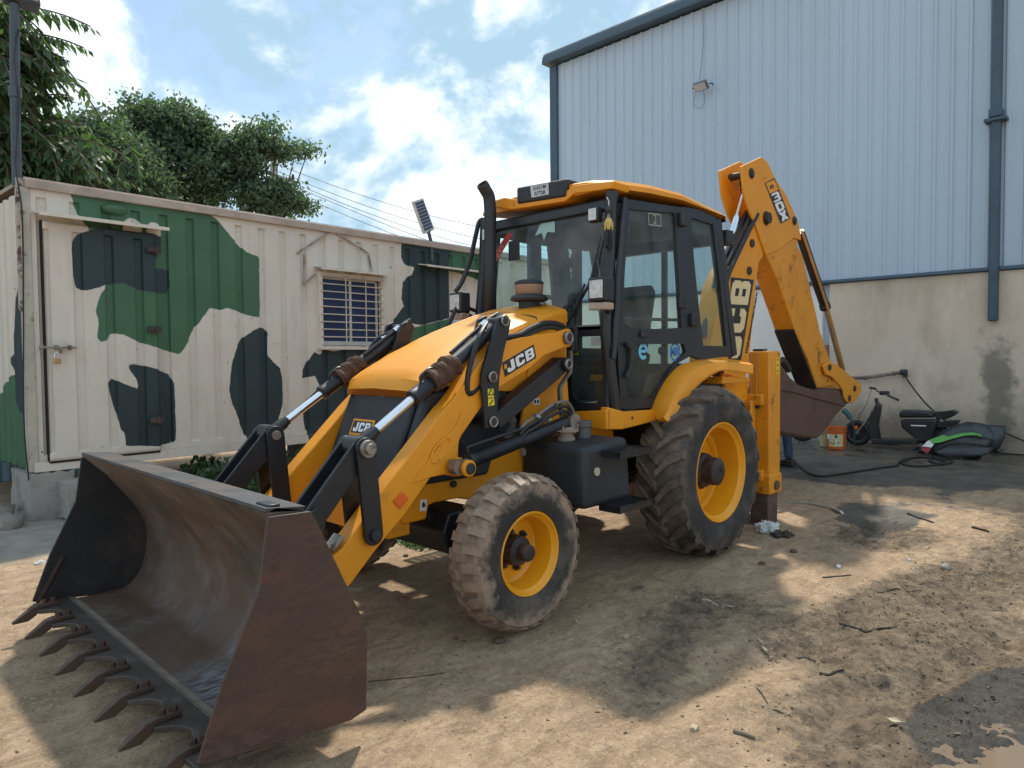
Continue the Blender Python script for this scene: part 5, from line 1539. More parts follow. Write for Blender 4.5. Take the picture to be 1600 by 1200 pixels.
    (yy, zz), = [(.731,2.03)]
    o_ = Vector((1.17, s*yy, zz))
    b = B(); b.box(o_, (.11, .150, .165)); b.obj('lamp_housing', PLA, hl, bevel=.014, seg=3)
    b = B(); b.box(o_+Vector((.056, 0, 0)), (.012, .112, .124)); b.obj('lamp_lens', LENS, hl, bevel=.004)
    b = B(); b.box(o_+Vector((-.0, 0, -.115)), (.10, .145, .05)); b.obj('indicator', mat('clear_indicator', (.42, .30, .22), .2, var=.2), hl, bevel=.008)
    b = B(); b.tube([o_+Vector((-.05, -s*.02, -.08)), Vector((1.05, s*.70, 1.90)), Vector((1.0, s*.66, 1.86))], .018, 8); b.obj('lamp_bracket', PLA, hl)
    # upper work light under the roof corner
    wl = part('roof_lamp', LD)
    b = B(); b.box((1.0, s*.555, 2.585), (.07, .085, .105)); b.obj('lamp_housing', PLA, wl, bevel=.012)
    b = B(); b.box((1.038, s*.555, 2.585), (.01, .068, .085)); b.obj('lamp_lens', LENS, wl, bevel=.003)
    b = B(); b.box((-.80, s*.60, 2.62), (.13, .13, .13)); b.cyl((-.86, s*.60, 2.62), (-.875, s*.60, 2.62), .05, n=14); b.obj('rear_lamp', PLA, wl, bevel=.012)
# windscreen: frame strips and one pane
WSC = [(1.0, -.60, 1.80), (1.0, .615, 1.80), (.90, .60, 2.64), (.90, -.60, 2.64)]
b = B(); n_ = Vector((1, 0, .1)).normalized()
b.poly3([[Vector(q)-n_*.004 for q in WSC], [Vector(q) for q in WSC]]); b.obj('windscreen', GLS, cb, smooth=0)
post([(.90, -.63, 2.665), (.90, .63, 2.665)], .07, .07, 'header_rail', upv=(0, 0, 1))
b = B(); b.box((.99, 0, 1.785), (.06, 1.26, .035)); b.obj('sill_rail', mat('sill_grey', (.22, .22, .215), .5), cb)
b = B(); b.box((.96, 0, 1.50), (.10, .62, .62)); b.obj('dash_bulkhead', CABM, cb)
b = B(); b.lathe([(.30, 0), (.26, .05), (.10, .10), (0, .11)], (.99, -.05, 1.78), 'z', 28); b.obj('cowl_cover', PLA, cb)
b = B(); b.box((1.02, .33, 1.70), (.06, .16, .20)); b.obj('wiper_motor_box', PLA, cb, bevel=.02)
# sill and floor
si = [(1.063,1.217),(.864,1.173),(.438,1.162),(.429,1.078),(.662,1.061),(.888,1.045),(1.064,1.059)]
for s in (1, -1):
    b = B(); b.prism([(x, z) for x, z in si], s*.64, s*.705); o = b.obj('side_sill', YEL, LD, bevel=.008)
    for q in [(.769,1.121),(.561,1.121)]:
        b = B(); b.cyl((q[0], s*.70, q[1]), (q[0], s*.709, q[1]), .012, n=12); b.obj('sill_bolt', YELD, o)
    b = B(); x0 = max(x for x, z in si); b.prism([(s*.36, 1.17), (s*.64, 1.19), (s*.705, 1.20), (s*.705, 1.06), (s*.64, 1.055), (s*.36, 1.10)], x0-.02, x0+.02, 'x'); b.obj('front_sill', YEL, LD, bevel=.006)
b = B(); b.box((.15, 0, 1.12), (1.7, 1.28, .06)); b.obj('cab_floor', INT, cb)
b = B(); b.prism([(.88, 2.67), (.9, 2.60), (.5, 2.58), (-.4, 2.60), (-.72, 2.66), (-.72, 2.74), (.88, 2.72)], -.63, .63); b.obj('headliner', INT, cb)
for z0, z1 in ((1.15, 1.50),):
    b = B(); b.box((-.79, 0, (z0+z1)/2), (.05, 1.20, z1-z0)); b.obj('rear_panel', CABM, cb)
b = B(); b.box((-.76, 0, 2.62), (.07, 1.2, .12)); b.obj('rear_header', CABM, cb)
b = B(); b.prism([(-.60, 1.50), (.60, 1.50), (.58, 2.56), (-.58, 2.56)], -.79, -.786, 'x'); b.obj('rear_glass', GLS, cb, smooth=0)
for yy in (.0,):
    b = B(); b.box((-.785, yy, 2.03), (.035, .05, 1.06)); b.obj('rear_mullion', CABM, cb)
for q in (.335, -.27):
    b = B(); b.box((q, -.655, 2.12), (.14 if q > 0 else .10, .05, 1.1)); b.obj('right_pillar', CABM, cb)
b = B(); b.box((.55, -.64, 1.45), (.8, .03, .62)); b.obj('right_lower_panel', INT, cb)
# roof
rt_ = [(.935,2.819),(.507,2.864),(.042,2.876),(-.711,2.807)]
rb_ = [(.936,2.765),(.507,2.797),(.042,2.815),(-.507,2.784)]
def roof():
    b = B()
    xs = [rt_[0][0]+.03, rt_[0][0]-.03, rt_[1][0], rt_[2][0], rt_[3][0]+.05, rt_[3][0]-.02]
    tz = [rt_[0][1]-.01, rt_[0][1]+.01, rt_[1][1], rt_[2][1], rt_[3][1], rt_[3][1]-.03]
    bz = [rb_[0][1], rb_[0][1], rb_[1][1], rb_[2][1], rb_[3][1]+.0, rb_[3][1]+.02]
    rings = []
    for i, x in enumerate(xs):
        w = .69 if 0 < i < 5 else .66
        t, u = tz[i], bz[i]
        rings.append([(x, -w, u), (x, -w, t-.03), (x, -w+.03, t), (x, -w+.22, t+.035), (x, 0, t+.06), (x, w-.22, t+.035), (x, w-.03, t), (x, w, t-.03), (x, w, u)])
    b.poly3(rings)
    return b.obj('roof', YEL, LD, smooth=28)
rf = roof()
vb = [(-.517,2.815),(-.311,2.758),(.259,2.733),(.346,2.775),(.688,2.754)]; vt = [(.705,2.804),(.53,2.822),(.352,2.835),(.254,2.805),(-.274,2.834),(-.382,2.867),(-.486,2.863)]
b = B(); b.prism(vb+vt, .78, .985, 'x'); b.obj('roof_visor', YEL, rf, bevel=.008)
sg = [(-.231,2.787),(.272,2.764),(.292,2.897),(-.236,2.919)]
b = B(); b.prism(sg, .80, 1.0, 'x'); sb = b.obj('sign_box', PLA, rf, bevel=.02, seg=3)
pq = [Vector((1.003, y, z)) for y, z in [(-.062,2.809),(.117,2.804),(.111,2.891),(-.074,2.9)]]
b = B(); b.poly3([pq, [q+Vector((.004, 0, 0)) for q in pq]]); b.obj('number_plate', mat('plate_white', (.52, .55, .60), .5, var=.1), rf)
pm = (pq[0]+pq[2])/2+Vector((.0055, 0, 0)); hgt = (pq[3]-pq[0]).length
rb2 = basis(pq[1]-pq[0], pq[3]-pq[0])
for t_, k in (('KA51M', .235), ('R7728', -.235)):
    fontmesh(t_, hgt*.46, 'plate_lettering', DBK, rf, pm+Vector((0, 0, hgt*k)), rb2, offset=.0006)
# interior
b = B(); b.prism([(.28, 1.50), (-.18, 1.50), (-.20, 1.60), (.26, 1.62)], -.24, .24); b.prism([(-.16, 1.58), (-.30, 2.14), (-.24, 2.20), (-.16, 2.18), (-.06, 1.62)], -.23, .23); b.obj('seat', CARPET, cb, bevel=.03, seg=3)
b = B(); b.cyl((0, 0, 1.14), (.02, 0, 1.5), .10, n=14); b.obj('seat_pedestal', INT, cb)
stc = Vector((.72, -.10, 1.98)); un = Vector((-.42, 0, 1)).normalized(); uu = Vector((0, 1, 0)); uv = un.cross(uu)
b = B(); b.tube([stc+(uu*math.cos(a_)+uv*math.sin(a_))*.19 for a_ in [2*PI*k/28 for k in range(28)]], .017, 8, closed=True)
for a_ in (.5, 2.6, 4.7): b.tube([stc-un*.04, stc+(uu*math.cos(a_)+uv*math.sin(a_))*.185], .012, 6)
b.cyl(stc-un*.06, stc-un*.01, .05, n=14); b.cyl(stc-un*.05, (.86, -.10, 1.55), .03, n=10); b.obj('steering_wheel', INT, cb)
fc = Vector((.66, -.02, 2.34))
b = B()
for r_ in (.115, .075, .04): b.tube([fc+Vector((.0, math.cos(a_)*r_, math.sin(a_)*r_)) for a_ in [2*PI*k/24 for k in range(24)]], .004, 5, closed=True)
for k in range(12): 
    a_ = 2*PI*k/12; b.tube([fc, fc+Vector((0, math.cos(a_)*.115, math.sin(a_)*.115))], .0025, 4)
b.cyl(fc-Vector((.10, 0, 0)), fc, .04, n=12); b.ball(fc+Vector((-.04, -.15, -.02)), .04, n=6); b.tube([fc+Vector((-.05, 0, 0)), fc+Vector((-.04, -.15, -.02)), fc+Vector((-.05, -.19, -.02))], .015, 6)
for k in range(3):
    a_ = 2*PI*k/3
    b.poly3([[fc+Vector((-.02, math.cos(a_+d_)*r_, math.sin(a_+d_)*r_)) for r_, d_ in ((.03, 0), (.10, -.35), (.105, .35))], [fc+Vector((-.024, math.cos(a_+d_)*r_, math.sin(a_+d_)*r_)) for r_, d_ in ((.03, 0), (.10, -.35), (.105, .35))]])
b.obj('cab_fan', INT, cb)
for (xx, yy, zz) in ((.28, .42, 1.62), (-.42, .20, 1.60)):
    b = B(); b.cyl((xx, yy, zz-.45), (xx, yy, zz), .010, n=8); b.ball((xx, yy, zz+.02), .035, (1, 1, 1.2), 7); b.cyl((xx, yy, zz-.5), (xx, yy, zz-.10), .022, .014, n=8); b.obj('control_lever', INT, cb)
b = B(); b.box((.93, -.33, 2.44), (.015, .12, .16)); b.obj('inside_mirror', INT, cb, bevel=.006)
# wiper
b = B(); b.tube([(1.03, .30, 1.79), (1.025, .40, 1.96), (1.02, .47, 2.10)], .010, 6); b.tube([(1.0, .36, 1.92), (.985, .50, 2.12), (.945, .56, 2.44)], [.010, .014, .005], 6); b.tube([(1.03, .18, 1.80), (1.02, .47, 2.09)], .007, 6); b.obj('wiper', PLA, cb)
# windscreen stickers
def ws(y, z, h=.004): return Vector((1.0-(z-1.80)*.1190, y, z))+n_*h
RED = mat('sticker_red', (.45, .05, .04), .5, var=.1)
stq = [ws(-.60, 2.30), ws(-.585, 2.30), ws(-.36, 2.575), ws(-.42, 2.60), ws(-.60, 2.40)]
b = B(); b.face(stq); b.obj('windscreen_sticker', RED, cb)
fontmesh('NEW', .085, 'sticker_lettering', mat('sticker_pink', (.62, .30, .28), .5), cb, ws(-.515, 2.435, .006), basis((0, .62, .74), (-.1, -.74, .62)))
STG = mat('sticker_green', (.30, .48, .45), .5, var=.1)
st8 = [(.0, .0), (.05, .01), (.10, .0), (.155, .025), (.155, .11), (.0, .105)]
b = B(); b.face([ws(-.06+a_*1.0, 2.50+c_, .005) for a_, c_ in [(-.05, .03), (.02, .045), (.05, -.02), (.08, .045), (.16, .03), (.15, .12), (.0, .12)]]); b.obj('windscreen_sticker', STG, cb)
b = B(); b.face([Vector((1.022, y, z)) for y, z in [(.523,1.712),(.627,1.709),(.626,1.65),(.523,1.652)]]); b.obj('paper_label', mat('label_grey', (.42, .42, .44), .6), cb)
b = B(); b.face([Vector((1.022, y, z)) for y, z in [(.362,1.693),(.41,1.691),(.41,1.584),(.361,1.584)]]); b.obj('yellow_label', mat('label_olive', (.32, .30, .04), .6), cb)
# stickers on the left door
def rnd_ring(b, c, r0, r1, a0=0, a1=2*PI, n=24, y=.668):
    for k in range(n):
        p0, p1 = a0+(a1-a0)*k/n, a0+(a1-a0)*(k+1)/n
        b.face([(c[0]-math.cos(t)*r, y, c[1]+math.sin(t)*r) for t, r in ((p0, r0), (p0, r1), (p1, r1), (p1, r0))])
c1, c2 = [(.57,1.608),(.119,1.603)]
SKY = mat('sticker_sky_blue', (.16, .50, .72), .5, var=.05); BLU = mat('sticker_blue', (.02, .14, .42), .5, var=.1)
b = B(); rnd_ring(b, c1, .034, .062, .0, 1.75*PI); b.face([(c1[0]-x, .6685, c1[1]+z) for x, z in ((-.036, -.010), (.036, -.010), (.036, .012), (-.036, .012))]); b.obj('door_sticker', SKY, cb)
b = B(); rnd_ring(b, c2, .060, .076); b.obj('door_sticker', BLU, cb)
fontmesh('MK', .095, 'sticker_lettering', BLU, cb, (c2[0], .669, c2[1]), basis((-1, 0, 0), (0, 0, 1)), offset=.004)
q = [(.497,2.652),(.33,2.661),(.321,2.578),(.489,2.567)]
b = B()
for i in range(4):
    a, c = Vector(q[i]), Vector(q[(i+1) % 4]); dd = (c-a).normalized()*.004; nn_ = Vector((-dd.y, dd.x))
    b.face([(p_.x, .668, p_.y) for p_ in (a-nn_, c-nn_, c+nn_, a+nn_)])
b.obj('door_sticker', mat('sticker_sage', (.34, .38, .28), .5), cb)
fontmesh('2', .10, 'sticker_lettering', MATS['sticker_sage'], cb, (sum(t[0] for t in q)/4, .668, sum(t[1] for t in q)/4), basis((-1, 0, 0), (0, 0, 1)))
# guard bar in front of the right A pillar carrying the far lamp
g_ = [(1.327,-.7,1.828),(1.24,-.7,2.118),(1.169,-.7,2.202),(1.074,-.7,2.395),(1.005,-.7,2.615),(.959,-.7,2.728)]
b = B(); b.tube(bez(g_[1:]+[(g_[-1][0]-.06, -.66, g_[-1][2]+.01)], 4), .020, 8); b.obj('guard_bar', BLK, LD)
b = B(); b.tube([g_[0], (g_[1][0]-.04, -.72, g_[1][2]-.1), (1.0, -.66, 1.95)], .018, 8); b.obj('lamp_stay', BLK, LD)

# ---- fenders
fi = [(.5,1.09),(.491,1.167),(.438,1.252),(.339,1.356),(.19,1.457),(-.004,1.52),(-.313,1.538),(-.707,1.523),(-1.037,1.503)]
fo = [(.549,1.09),(.434,1.131),(.306,1.235),(.202,1.304),(.096,1.36),(-.033,1.407),(-.157,1.44),(-.328,1.458),(-.838,1.415)]
def loft(n):
    r = []
    for C in (fi, fo): r.append(bez2(C, 4))
    return r
for s in (1, -1):
    A_, C_ = loft(0)
    b = B(); rings = []
    for (x0, z0), (x1, z1) in zip(A_, C_):
        xm, zm = (x0+x1)/2, (z0+z1)/2
        rings.append([(x0-.02, s*.66, z0-.01), (x0, s*.74, z0), (xm+.012, s*.825, zm+.025), (x1, s*.862, z1), (x1-.03, s*.855, z1-.012), (xm-.02, s*.80, zm-.01), (x0-.05, s*.66, z0-.05)])
    b.poly3(rings); b.obj('rear_fender', YEL, LD, smooth=40)
    b = B(); b.prism([(.35, 1.10), (.62, 1.10), (.45, 1.42), (.1, 1.5), (-.72, 1.5), (-.72, 1.1)], s*.62, s*.635); b.obj('inner_fender', PLA, LD)

# ---- wheels
TYD = mat('tyre_sidewall', (.017, .020, .024), .65, var=.3, vs_=5, dirt=(.155, .120, .090), da=.48, dw=.28, ds=4.5, bump=.25, bs=40)
TYT = mat('tyre_dusty_tread', (.30, .225, .168), .9, var=.22, vs_=6, dirt=(.09, .075, .062), da=.50, dw=.25, ds=7, bump=.4, bs=50)
TYM = mat('tyre_muddy_tread', (.175, .130, .098), .9, var=.28, vs_=6, dirt=(.055, .046, .040), da=.50, dw=.25, ds=6, bump=.4, bs=50)
RIM = mat('rim_yellow', (.80, .34, .010), .35, var=.08, dirt=(.16, .07, .025), da=.66, dw=.1, ds=9)
HUB = mat('hub_grime', (.030, .024, .022), .6, var=.35, dirt=(.09, .06, .045), da=.5, ds=10)
def tyre_mat(name, dust, dust2, r0, r1):
    m = TYD.copy()
    m.name = name
    t = m.node_tree
    L = t.links.new
    bs_ = t.nodes['Principled BSDF']
    src = bs_.inputs['Base Color'].links[0].from_socket
    tcn = t.nodes.new('ShaderNodeTexCoord')
    mu = t.nodes.new('ShaderNodeVectorMath'); mu.operation = 'MULTIPLY'; mu.inputs[1].default_value = (1, 0, 1)
    L(tcn.outputs['Object'], mu.inputs[0])
    ln = t.nodes.new('ShaderNodeVectorMath'); ln.operation = 'LENGTH'; L(mu.outputs[0], ln.inputs[0])
    def noise(sc, det, ro):
        n = t.nodes.new('ShaderNodeTexNoise'); n.inputs['Scale'].default_value = sc; n.inputs['Detail'].default_value = det; n.inputs['Roughness'].default_value = ro
        L(tcn.outputs['Object'], n.inputs['Vector']); return n.outputs['Fac']
    def rmp(f, a, c, lo=0., hi=1.):
        r = t.nodes.new('ShaderNodeMapRange'); r.inputs['From Min'].default_value = a; r.inputs['From Max'].default_value = c; r.inputs['To Min'].default_value = lo; r.inputs['To Max'].default_value = hi
        L(f, r.inputs['Value']); return r.outputs[0]
    ad = t.nodes.new('ShaderNodeMath'); ad.operation = 'ADD'
    L(ln.outputs['Value'], ad.inputs[0]); L(rmp(noise(6, 9, .72), .3, .7, -.085, .085), ad.inputs[1])
    d = t.nodes.new('ShaderNodeMix'); d.data_type = 'RGBA'
    L(rmp(noise(9, 8, .7), .38, .66), d.inputs[0]); d.inputs[6].default_value = (*dust, 1); d.inputs[7].default_value = (*dust2, 1)
    x = t.nodes.new('ShaderNodeMix'); x.data_type = 'RGBA'
    L(rmp(ad.outputs[0], r0, r1, .04, 1), x.inputs[0]); L(src, x.inputs[6]); L(d.outputs[2], x.inputs[7])
    L(x.outputs[2], bs_.inputs['Base Color'])
    return m
TYF = tyre_mat('front_tyre_rubber', (.36, .26, .185), (.22, .16, .115), .325, .405)
TYR = tyre_mat('rear_tyre_rubber', (.19, .138, .10), (.075, .060, .048), .555, .645)
def wheel(name, c, side, R, hw, rr, tread, nl, chev, lugh, prof, disc):
    """c: centre, side: +1 outer face towards +y; all shapes built round the origin, outer face +y"""
    w = part(name, LD, c)
    if side < 0: w.rotation_euler = (0, 0, PI)
    b = B(); b.lathe(prof, (0, 0, 0), 'y', 72)
    def lug(pts, a, r0, r1, dr=.0):
        # pts: plan (y, angle offset) outline; raised from r0 to r1
        lo = [(math.cos(a+t)*(r0), y, math.sin(a+t)*(r0)) for y, t in pts]
        ct = (sum(y for y, t in pts)/len(pts), sum(t for y, t in pts)/len(pts))
        hi = []
        for y, t in pts:
            y2, t2 = ct[0]+(y-ct[0])*.93, ct[1]+(t-ct[1])*.86
            r_ = r1-dr*max(0, (abs(y2)/hw-.55))**1.4
            hi.append((math.cos(a+t2)*r_, y2, math.sin(a+t2)*r_))
        b.poly3([lo, hi])
    da = 2*PI/nl
    for k in range(nl):
        for sd in (1, -1):
            a = k*da+(da/2 if sd < 0 else 0)
            if chev:
                wd = da*.40
                pts = [(sd*hw*.98, -da*.05), (sd*hw*.98, -da*.05+wd*1.1), (sd*hw*.55, -da*.35+wd), (-sd*hw*.06, -da*1.0+wd*.75), (-sd*hw*.06, -da*1.0), (sd*hw*.55, -da*.35)]
            else:
                wd = da*.60
                pts = [(sd*hw*1.0, -wd/2), (sd*hw*1.0, wd/2), (sd*hw*.45, wd/2+.01), (sd*hw*.12, wd*.3), (sd*hw*.12, -wd*.5), (sd*hw*.45, -wd/2+.01)]
            lug(pts, a, R-lugh*1.6, R+rnd.uniform(-.003, .002), dr=.16 if chev else .12)
    bmesh.ops.recalc_face_normals(b.bm, faces=b.bm.faces)
    b.obj('tyre', tread, w, smooth=30, recalc=False)
    b = B(); b.lathe(disc[0], (0, 0, 0), 'y', 48); b.obj('rim', RIM, w, smooth=30)
    b = B(); b.lathe(disc[1], (0, 0, 0), 'y', 32); hb = b.obj('hub', HUB, w, smooth=30)
    for k in range(disc[2]):
        a = 2*PI*k/disc[2]+.3
        b = B(); x, z = math.cos(a)*disc[3], math.sin(a)*disc[3]
        b.cyl((x, disc[4]-.004, z), (x, disc[4]+.022, z), .021, n=6); b.cyl((x, disc[4]+.02, z), (x, disc[4]+.038, z), .012, n=8)
        b.obj('wheel_nut', HUB, w, smooth=0)
    a = .35
    b = B(); x, z = math.cos(a)*rr*.80, math.sin(a)*rr*.80
    b.cyl((x, disc[4]+.03, z), (x+.012, disc[4]+.075, z+.005), .014, n=8); b.obj('valve', HUB, w)
    return w
# front: block tread; rear: chevron lugs
fh = .128
fprof = [(.205, -.095), (.235, -.105), (.30, -.125), (.36, -.128), (.405, -.118), (.425, -.09), (.430, 0), (.425, .09), (.405, .118), (.36, .128), (.30, .126), (.250, .112), (.240, .100)]
fdisc = ([(.236, .085), (.243, .108), (.238, .113), (.230, .110), (.220, .092), (.208, .080), (.200, .02), (.190, -.035), (.17, -.05), (.075, -.045)], [(.0, .105), (.042, .103), (.05, .092), (.05, .04), (.085, .025), (.092, -.05), (.085, -.06)], 6, .112, -.045)
for s in (1, -1):
    wheel('front_wheel', (2.144, s*.855, .449), s, .455, fh, .232, TYF, 27, False, .026, fprof, fdisc)
rh = .205
rprof = [(.34, -.17), (.38, -.18), (.46, -.205), (.54, -.208), (.60, -.195), (.622, -.15), (.635, 0), (.622, .15), (.60, .195), (.54, .210), (.46, .208), (.402, .188), (.390, .170)]
rdisc = ([(.386, .150), (.394, .182), (.388, .188), (.378, .184), (.364, .160), (.345, .148), (.335, .05), (.325, -.02), (.30, -.03), (.285, -.06), (.10, -.05)], [(.0, .155), (.03, .155), (.035, .165), (.085, .163), (.108, .15), (.112, .06), (.135, .045), (.140, -.05)], 8, .172, -.058)
for s in (1, -1):
    wheel('rear_wheel', (0, s*.83, .660), s, .675, rh, .381, TYR, 21, True, .042, rprof, rdisc)

# ---- backhoe: rear frame, stabilisers, boom, dipper, bucket
rfm = part('rear_frame', LD)
b = B(); b.box((-1.14, 0, .78), (.10, 1.45, .75)); b.obj('carriage_plate', YELD, rfm, bevel=.01)
for zz in (1.16, .46):
    b = B(); b.box((-1.20, 0, zz), (.10, 1.60, .10)); b.obj('slide_rail', YELD, rfm, bevel=.01)
b = B(); b.prism([(-.75, 1.05), (-1.1, 1.05), (-1.1, .45), (-.75, .45)], -.45, .45); b.obj('frame_box', BLK, rfm, bevel=.01)
for s in (1, -1):
    q = [(-.42,1.397),(-.913,1.373),(-.914,1.333),(-.398,1.333)]
    b = B(); b.prism(q, s*.60, s*.80); b.obj('rear_bracket', YEL, rfm, bevel=.006)
    q = [(-.667,1.49),(-1.068,1.508),(-.969,1.37),(-.553,1.359)]
    b = B(); b.prism([(-.663,1.417),(-1.177,1.364),(-1.153,1.156),(-.927,1.08),(-.745,1.25)], s*.60, s*.66); b.obj('rear_bracket', YEL, rfm, bevel=.006)
    sb_ = part('stabiliser', LD)
    x0, x1, y0, y1 = -1.20, -1.44, .64, .85
    b = B(); b.box(((x0+x1)/2, s*(y0+y1)/2, 1.0), (x0-x1, y1-y0, 1.22)); leg = b.obj('outer_leg', YELD, sb_, bevel=.018, seg=3)
    b = B(); b.box(((x0+x1)/2, s*(y0+y1)/2, .375), (x0-x1+.025, y1-y0+.025, .18)); b.obj('leg_collar', YELD, sb_, bevel=.012)
    b = B(); b.box(((x0+x1)/2, s*(y0+y1)/2, .16), (x0-x1-.035, y1-y0-.035, .40)); b.obj('inner_leg', mat('leg_rust', (.10, .060, .042), .7, var=.3, vs_=4, dirt=(.05, .04, .035), da=.5), sb_, bevel=.008)
    b = B(); b.box(((x0+x1)/2, s*(y0+y1)/2, -.02), (.34, .30, .03)); b.obj('foot_pad', MATS['leg_rust'], sb_, bevel=.006)
    b = B(); b.box(((x0+x1)/2+.05, s*(y0+y1)/2-s*.02, 1.62), (.10, .10, .02)); b.obj('leg_cap', PLA, sb_, bevel=.005)
    for dy in (-.045, .005):
        b = B(); b.tube([(x0+.016, s*((y0+y1)/2+dy-.02), 1.60), (x0+.016, s*((y0+y1)/2+dy-.02), 1.02+dy), (x0+.016, s*(y0-.05), 1.02+dy*2), (x0+.016, s*(y0-.12), 1.02+dy*2)], .007, 6); b.obj('steel_pipe', mat('pipe_ochre', (.42, .26, .10), .5) , sb_)
    b = B(); b.box((x0+.016, s*((y0+y1)/2-.04), 1.10), (.028, .11, .04)); b.obj('pipe_clamp', PLA, sb_, bevel=.004)
    b = B(); b.face([(x1+.10, s*(y1+.0015), z) for z in (1.40, 1.55)]+[(x1+.05, s*(y1+.0015), z) for z in (1.55, 1.40)]); b.obj('warning_label', DYE, sb_)
    for zz in (1.415, 1.47, 1.52):
        b = B(); b.face([(x1+.09, s*(y1+.003), zz), (x1+.06, s*(y1+.003), zz), (x1+.07, s*(y1+.003), zz+.028)]); b.obj('warning_mark', DBK, sb_)
    b = B(); b.cyl(((x0+x1)/2, s*(y1+.005), .36), ((x0+x1)/2, s*(y1+.03), .36), .045, n=16); b.obj('pivot_pin', MATS['leg_rust'], sb_)
BY = .115
boom = [(-2.541,2.61),(-2.637,2.676),(-2.716,2.9),(-2.601,3.044),(-2.412,3.006),(-2.2,2.841),(-1.869,2.483),(-1.704,2.311)]+[(-1.45, 1.65), (-1.38, 1.2), (-1.55, .92), (-1.85, .95), (-2.2, 1.25)]+[(-2.315,1.531),(-2.464,2.306)]
b = B(); b.prism(boom, -BY, BY); bm_ = b.obj('boom', YEL, LD, bevel=.012)
for x, z in [(-2.29,2.496),(-2.357,2.802)]:
    b = B(); b.cyl((x, -BY-.03, z), (x, BY+.02, z), .045, n=18); b.obj('boom_pin', HUB, bm_, bevel=.004)
b = B(); b.box((-1.60, 0, .95), (.5, .42, .62)); b.obj('kingpost', YELD, LD, bevel=.03)
# boom decal, reading upward
q = [Vector((x, BY+.002, z)) for x, z in [(-2.116,1.519),(-2.412,2.408)]]   # right edge bottom to top
lq = [(-1.828,1.535),(-1.88,2.396)]
q2 = [Vector((x, BY+.002, z)) for x, z in lq]
b = B(); b.face([q2[0], q[0], q[1], q2[1]]); b.obj('decal', DBK, bm_)
Fd = frame3(q[0]+Vector((0, .0, 0)), q[1]-q[0], (q2[1]-q[1])*1.0)
asp = (q2[1]-q[1]).length/(q[1]-q[0]).length
b = B(); letters_fit(b, Fd, 'JCB', .03, .97, .10, .80, .13, asp, .002); b.obj('decal_lettering', CRM, bm_, smooth=0)
tq = [Vector((x, BY+.0025, z)) for x, z in [(-2.225,1.56),(-2.497,2.307)]]
dv = tq[1]-tq[0]
fontmesh('Website:www.aacrental.in', dv.length*.0865, 'web_lettering', DBK, bm_, (tq[0]+tq[1])/2, basis(dv, Vector((dv.z, 0, -dv.x))), offset=.004)
# hose bundle along the boom
for k in range(3):
    P_ = [(x+.02*k, .13-.05*k, z+.02*k) for x, z in [(-1.722,2.239),(-1.804,2.424),(-2.015,2.664),(-2.219,2.884),(-2.34,3.01),(-2.463,3.131)]]
    b = B(); b.tube(bez(P_, 4), .026, 8); b.obj('hydraulic_hose', RUBH, bm_)
# boom ram: chromed rod up to the dipper head
Rm = [(-2.46,0,3.503)][0]; Rb = [(-1.949,0,2.534)][0]
Rm, Rb = Vector(Rm), Vector(Rb); dR = (Rb-Rm).normalized()
rc_ = part('boom_ram', LD)
b = B(); b.cyl(Rm, Rb, .036, n=18); b.obj('rod', CHR, rc_)
b = B(); b.cyl(Rb, Rb+dR*.9, .07, n=18); b.obj('barrel', BLK, rc_)
b = B(); b.cyl(Rm+Vector((0, -.05, 0)), Rm+Vector((0, .05, 0)), .065, n=16); b.cyl(Rm, Rm+dR*.12, .045, n=12); b.obj('rod_eye', BLK, rc_)
# dipper
dip = [(-2.066,3.58),(-2.551,3.776),(-2.697,3.747),(-2.898,3.604),(-3.195,3.461),(-3.396,3.31),(-3.567,3.165),(-3.646,2.98),(-3.698,2.79),(-3.89,2.489),(-4.274,1.864),(-4.681,1.418),(-4.755,1.158),(-4.181,1.137),(-4.074,1.28),(-3.866,1.527),(-3.491,1.849),(-2.979,2.447),(-2.666,2.705),(-2.416,2.996),(-2.247,3.147),(-2.127,3.314)]
head = [(-2.066,3.58),(-2.551,3.776),(-2.697,3.747),(-2.898,3.604),(-3.195,3.461),(-3.396,3.31),(-3.567,3.165),(-3.646,2.98),(-3.419,2.978),(-2.975,2.78),(-2.666,2.705),(-2.416,2.996),(-2.247,3.147),(-2.127,3.314)]
lower = [(-3.722,2.793),(-3.916,2.492),(-4.301,1.865),(-4.708,1.418),(-4.783,1.157),(-4.207,1.136),(-4.1,1.279),(-3.891,1.527),(-3.516,1.85),(-3.002,2.45),(-2.688,2.723),(-2.998,2.798),(-3.443,2.989)]
dp_ = part('dipper', LD)
for s in (1, -1):
    b = B(); b.prism(head, s*.112, s*.138); b.obj('head_plate', YEL, dp_, bevel=.008)
b = B(); b.prism(lower, -.124, .124); b.obj('dipper_arm', YELD, dp_, bevel=.012)
nose_ = [(-3.891,1.527),(-4.207,1.136),(-4.103,1.098),(-3.462,1.647),(-3.386,1.762),(-3.535,1.842)]
DIRT = mat('black_grimy_wear', (.022, .019, .018), .6, var=.3, dirt=(.07, .045, .03), da=.55)
wq = [Vector(q) for q in [(-3.477,1.88),(-4.208,1.127)]]; wn_ = Vector((wq[0].y-wq[1].y, wq[1].x-wq[0].x)).normalized()
if wn_.x < 0: wn_ = -wn_
b = B(); b.prism([tuple(wq[0]-wn_*.01), tuple(wq[0]+wn_*.012), tuple(wq[1]+wn_*.012), tuple(wq[1]-wn_*.01)], -.122, .122); b.obj('wear_plate', DIRT, dp_)
b = B(); xq = [(-2.184,3.5),(-2.665,3.62),(-2.815,3.43),(-2.398,3.322)]; b.prism(xq, -.112, -.10); b.obj('head_web', YEL, dp_)
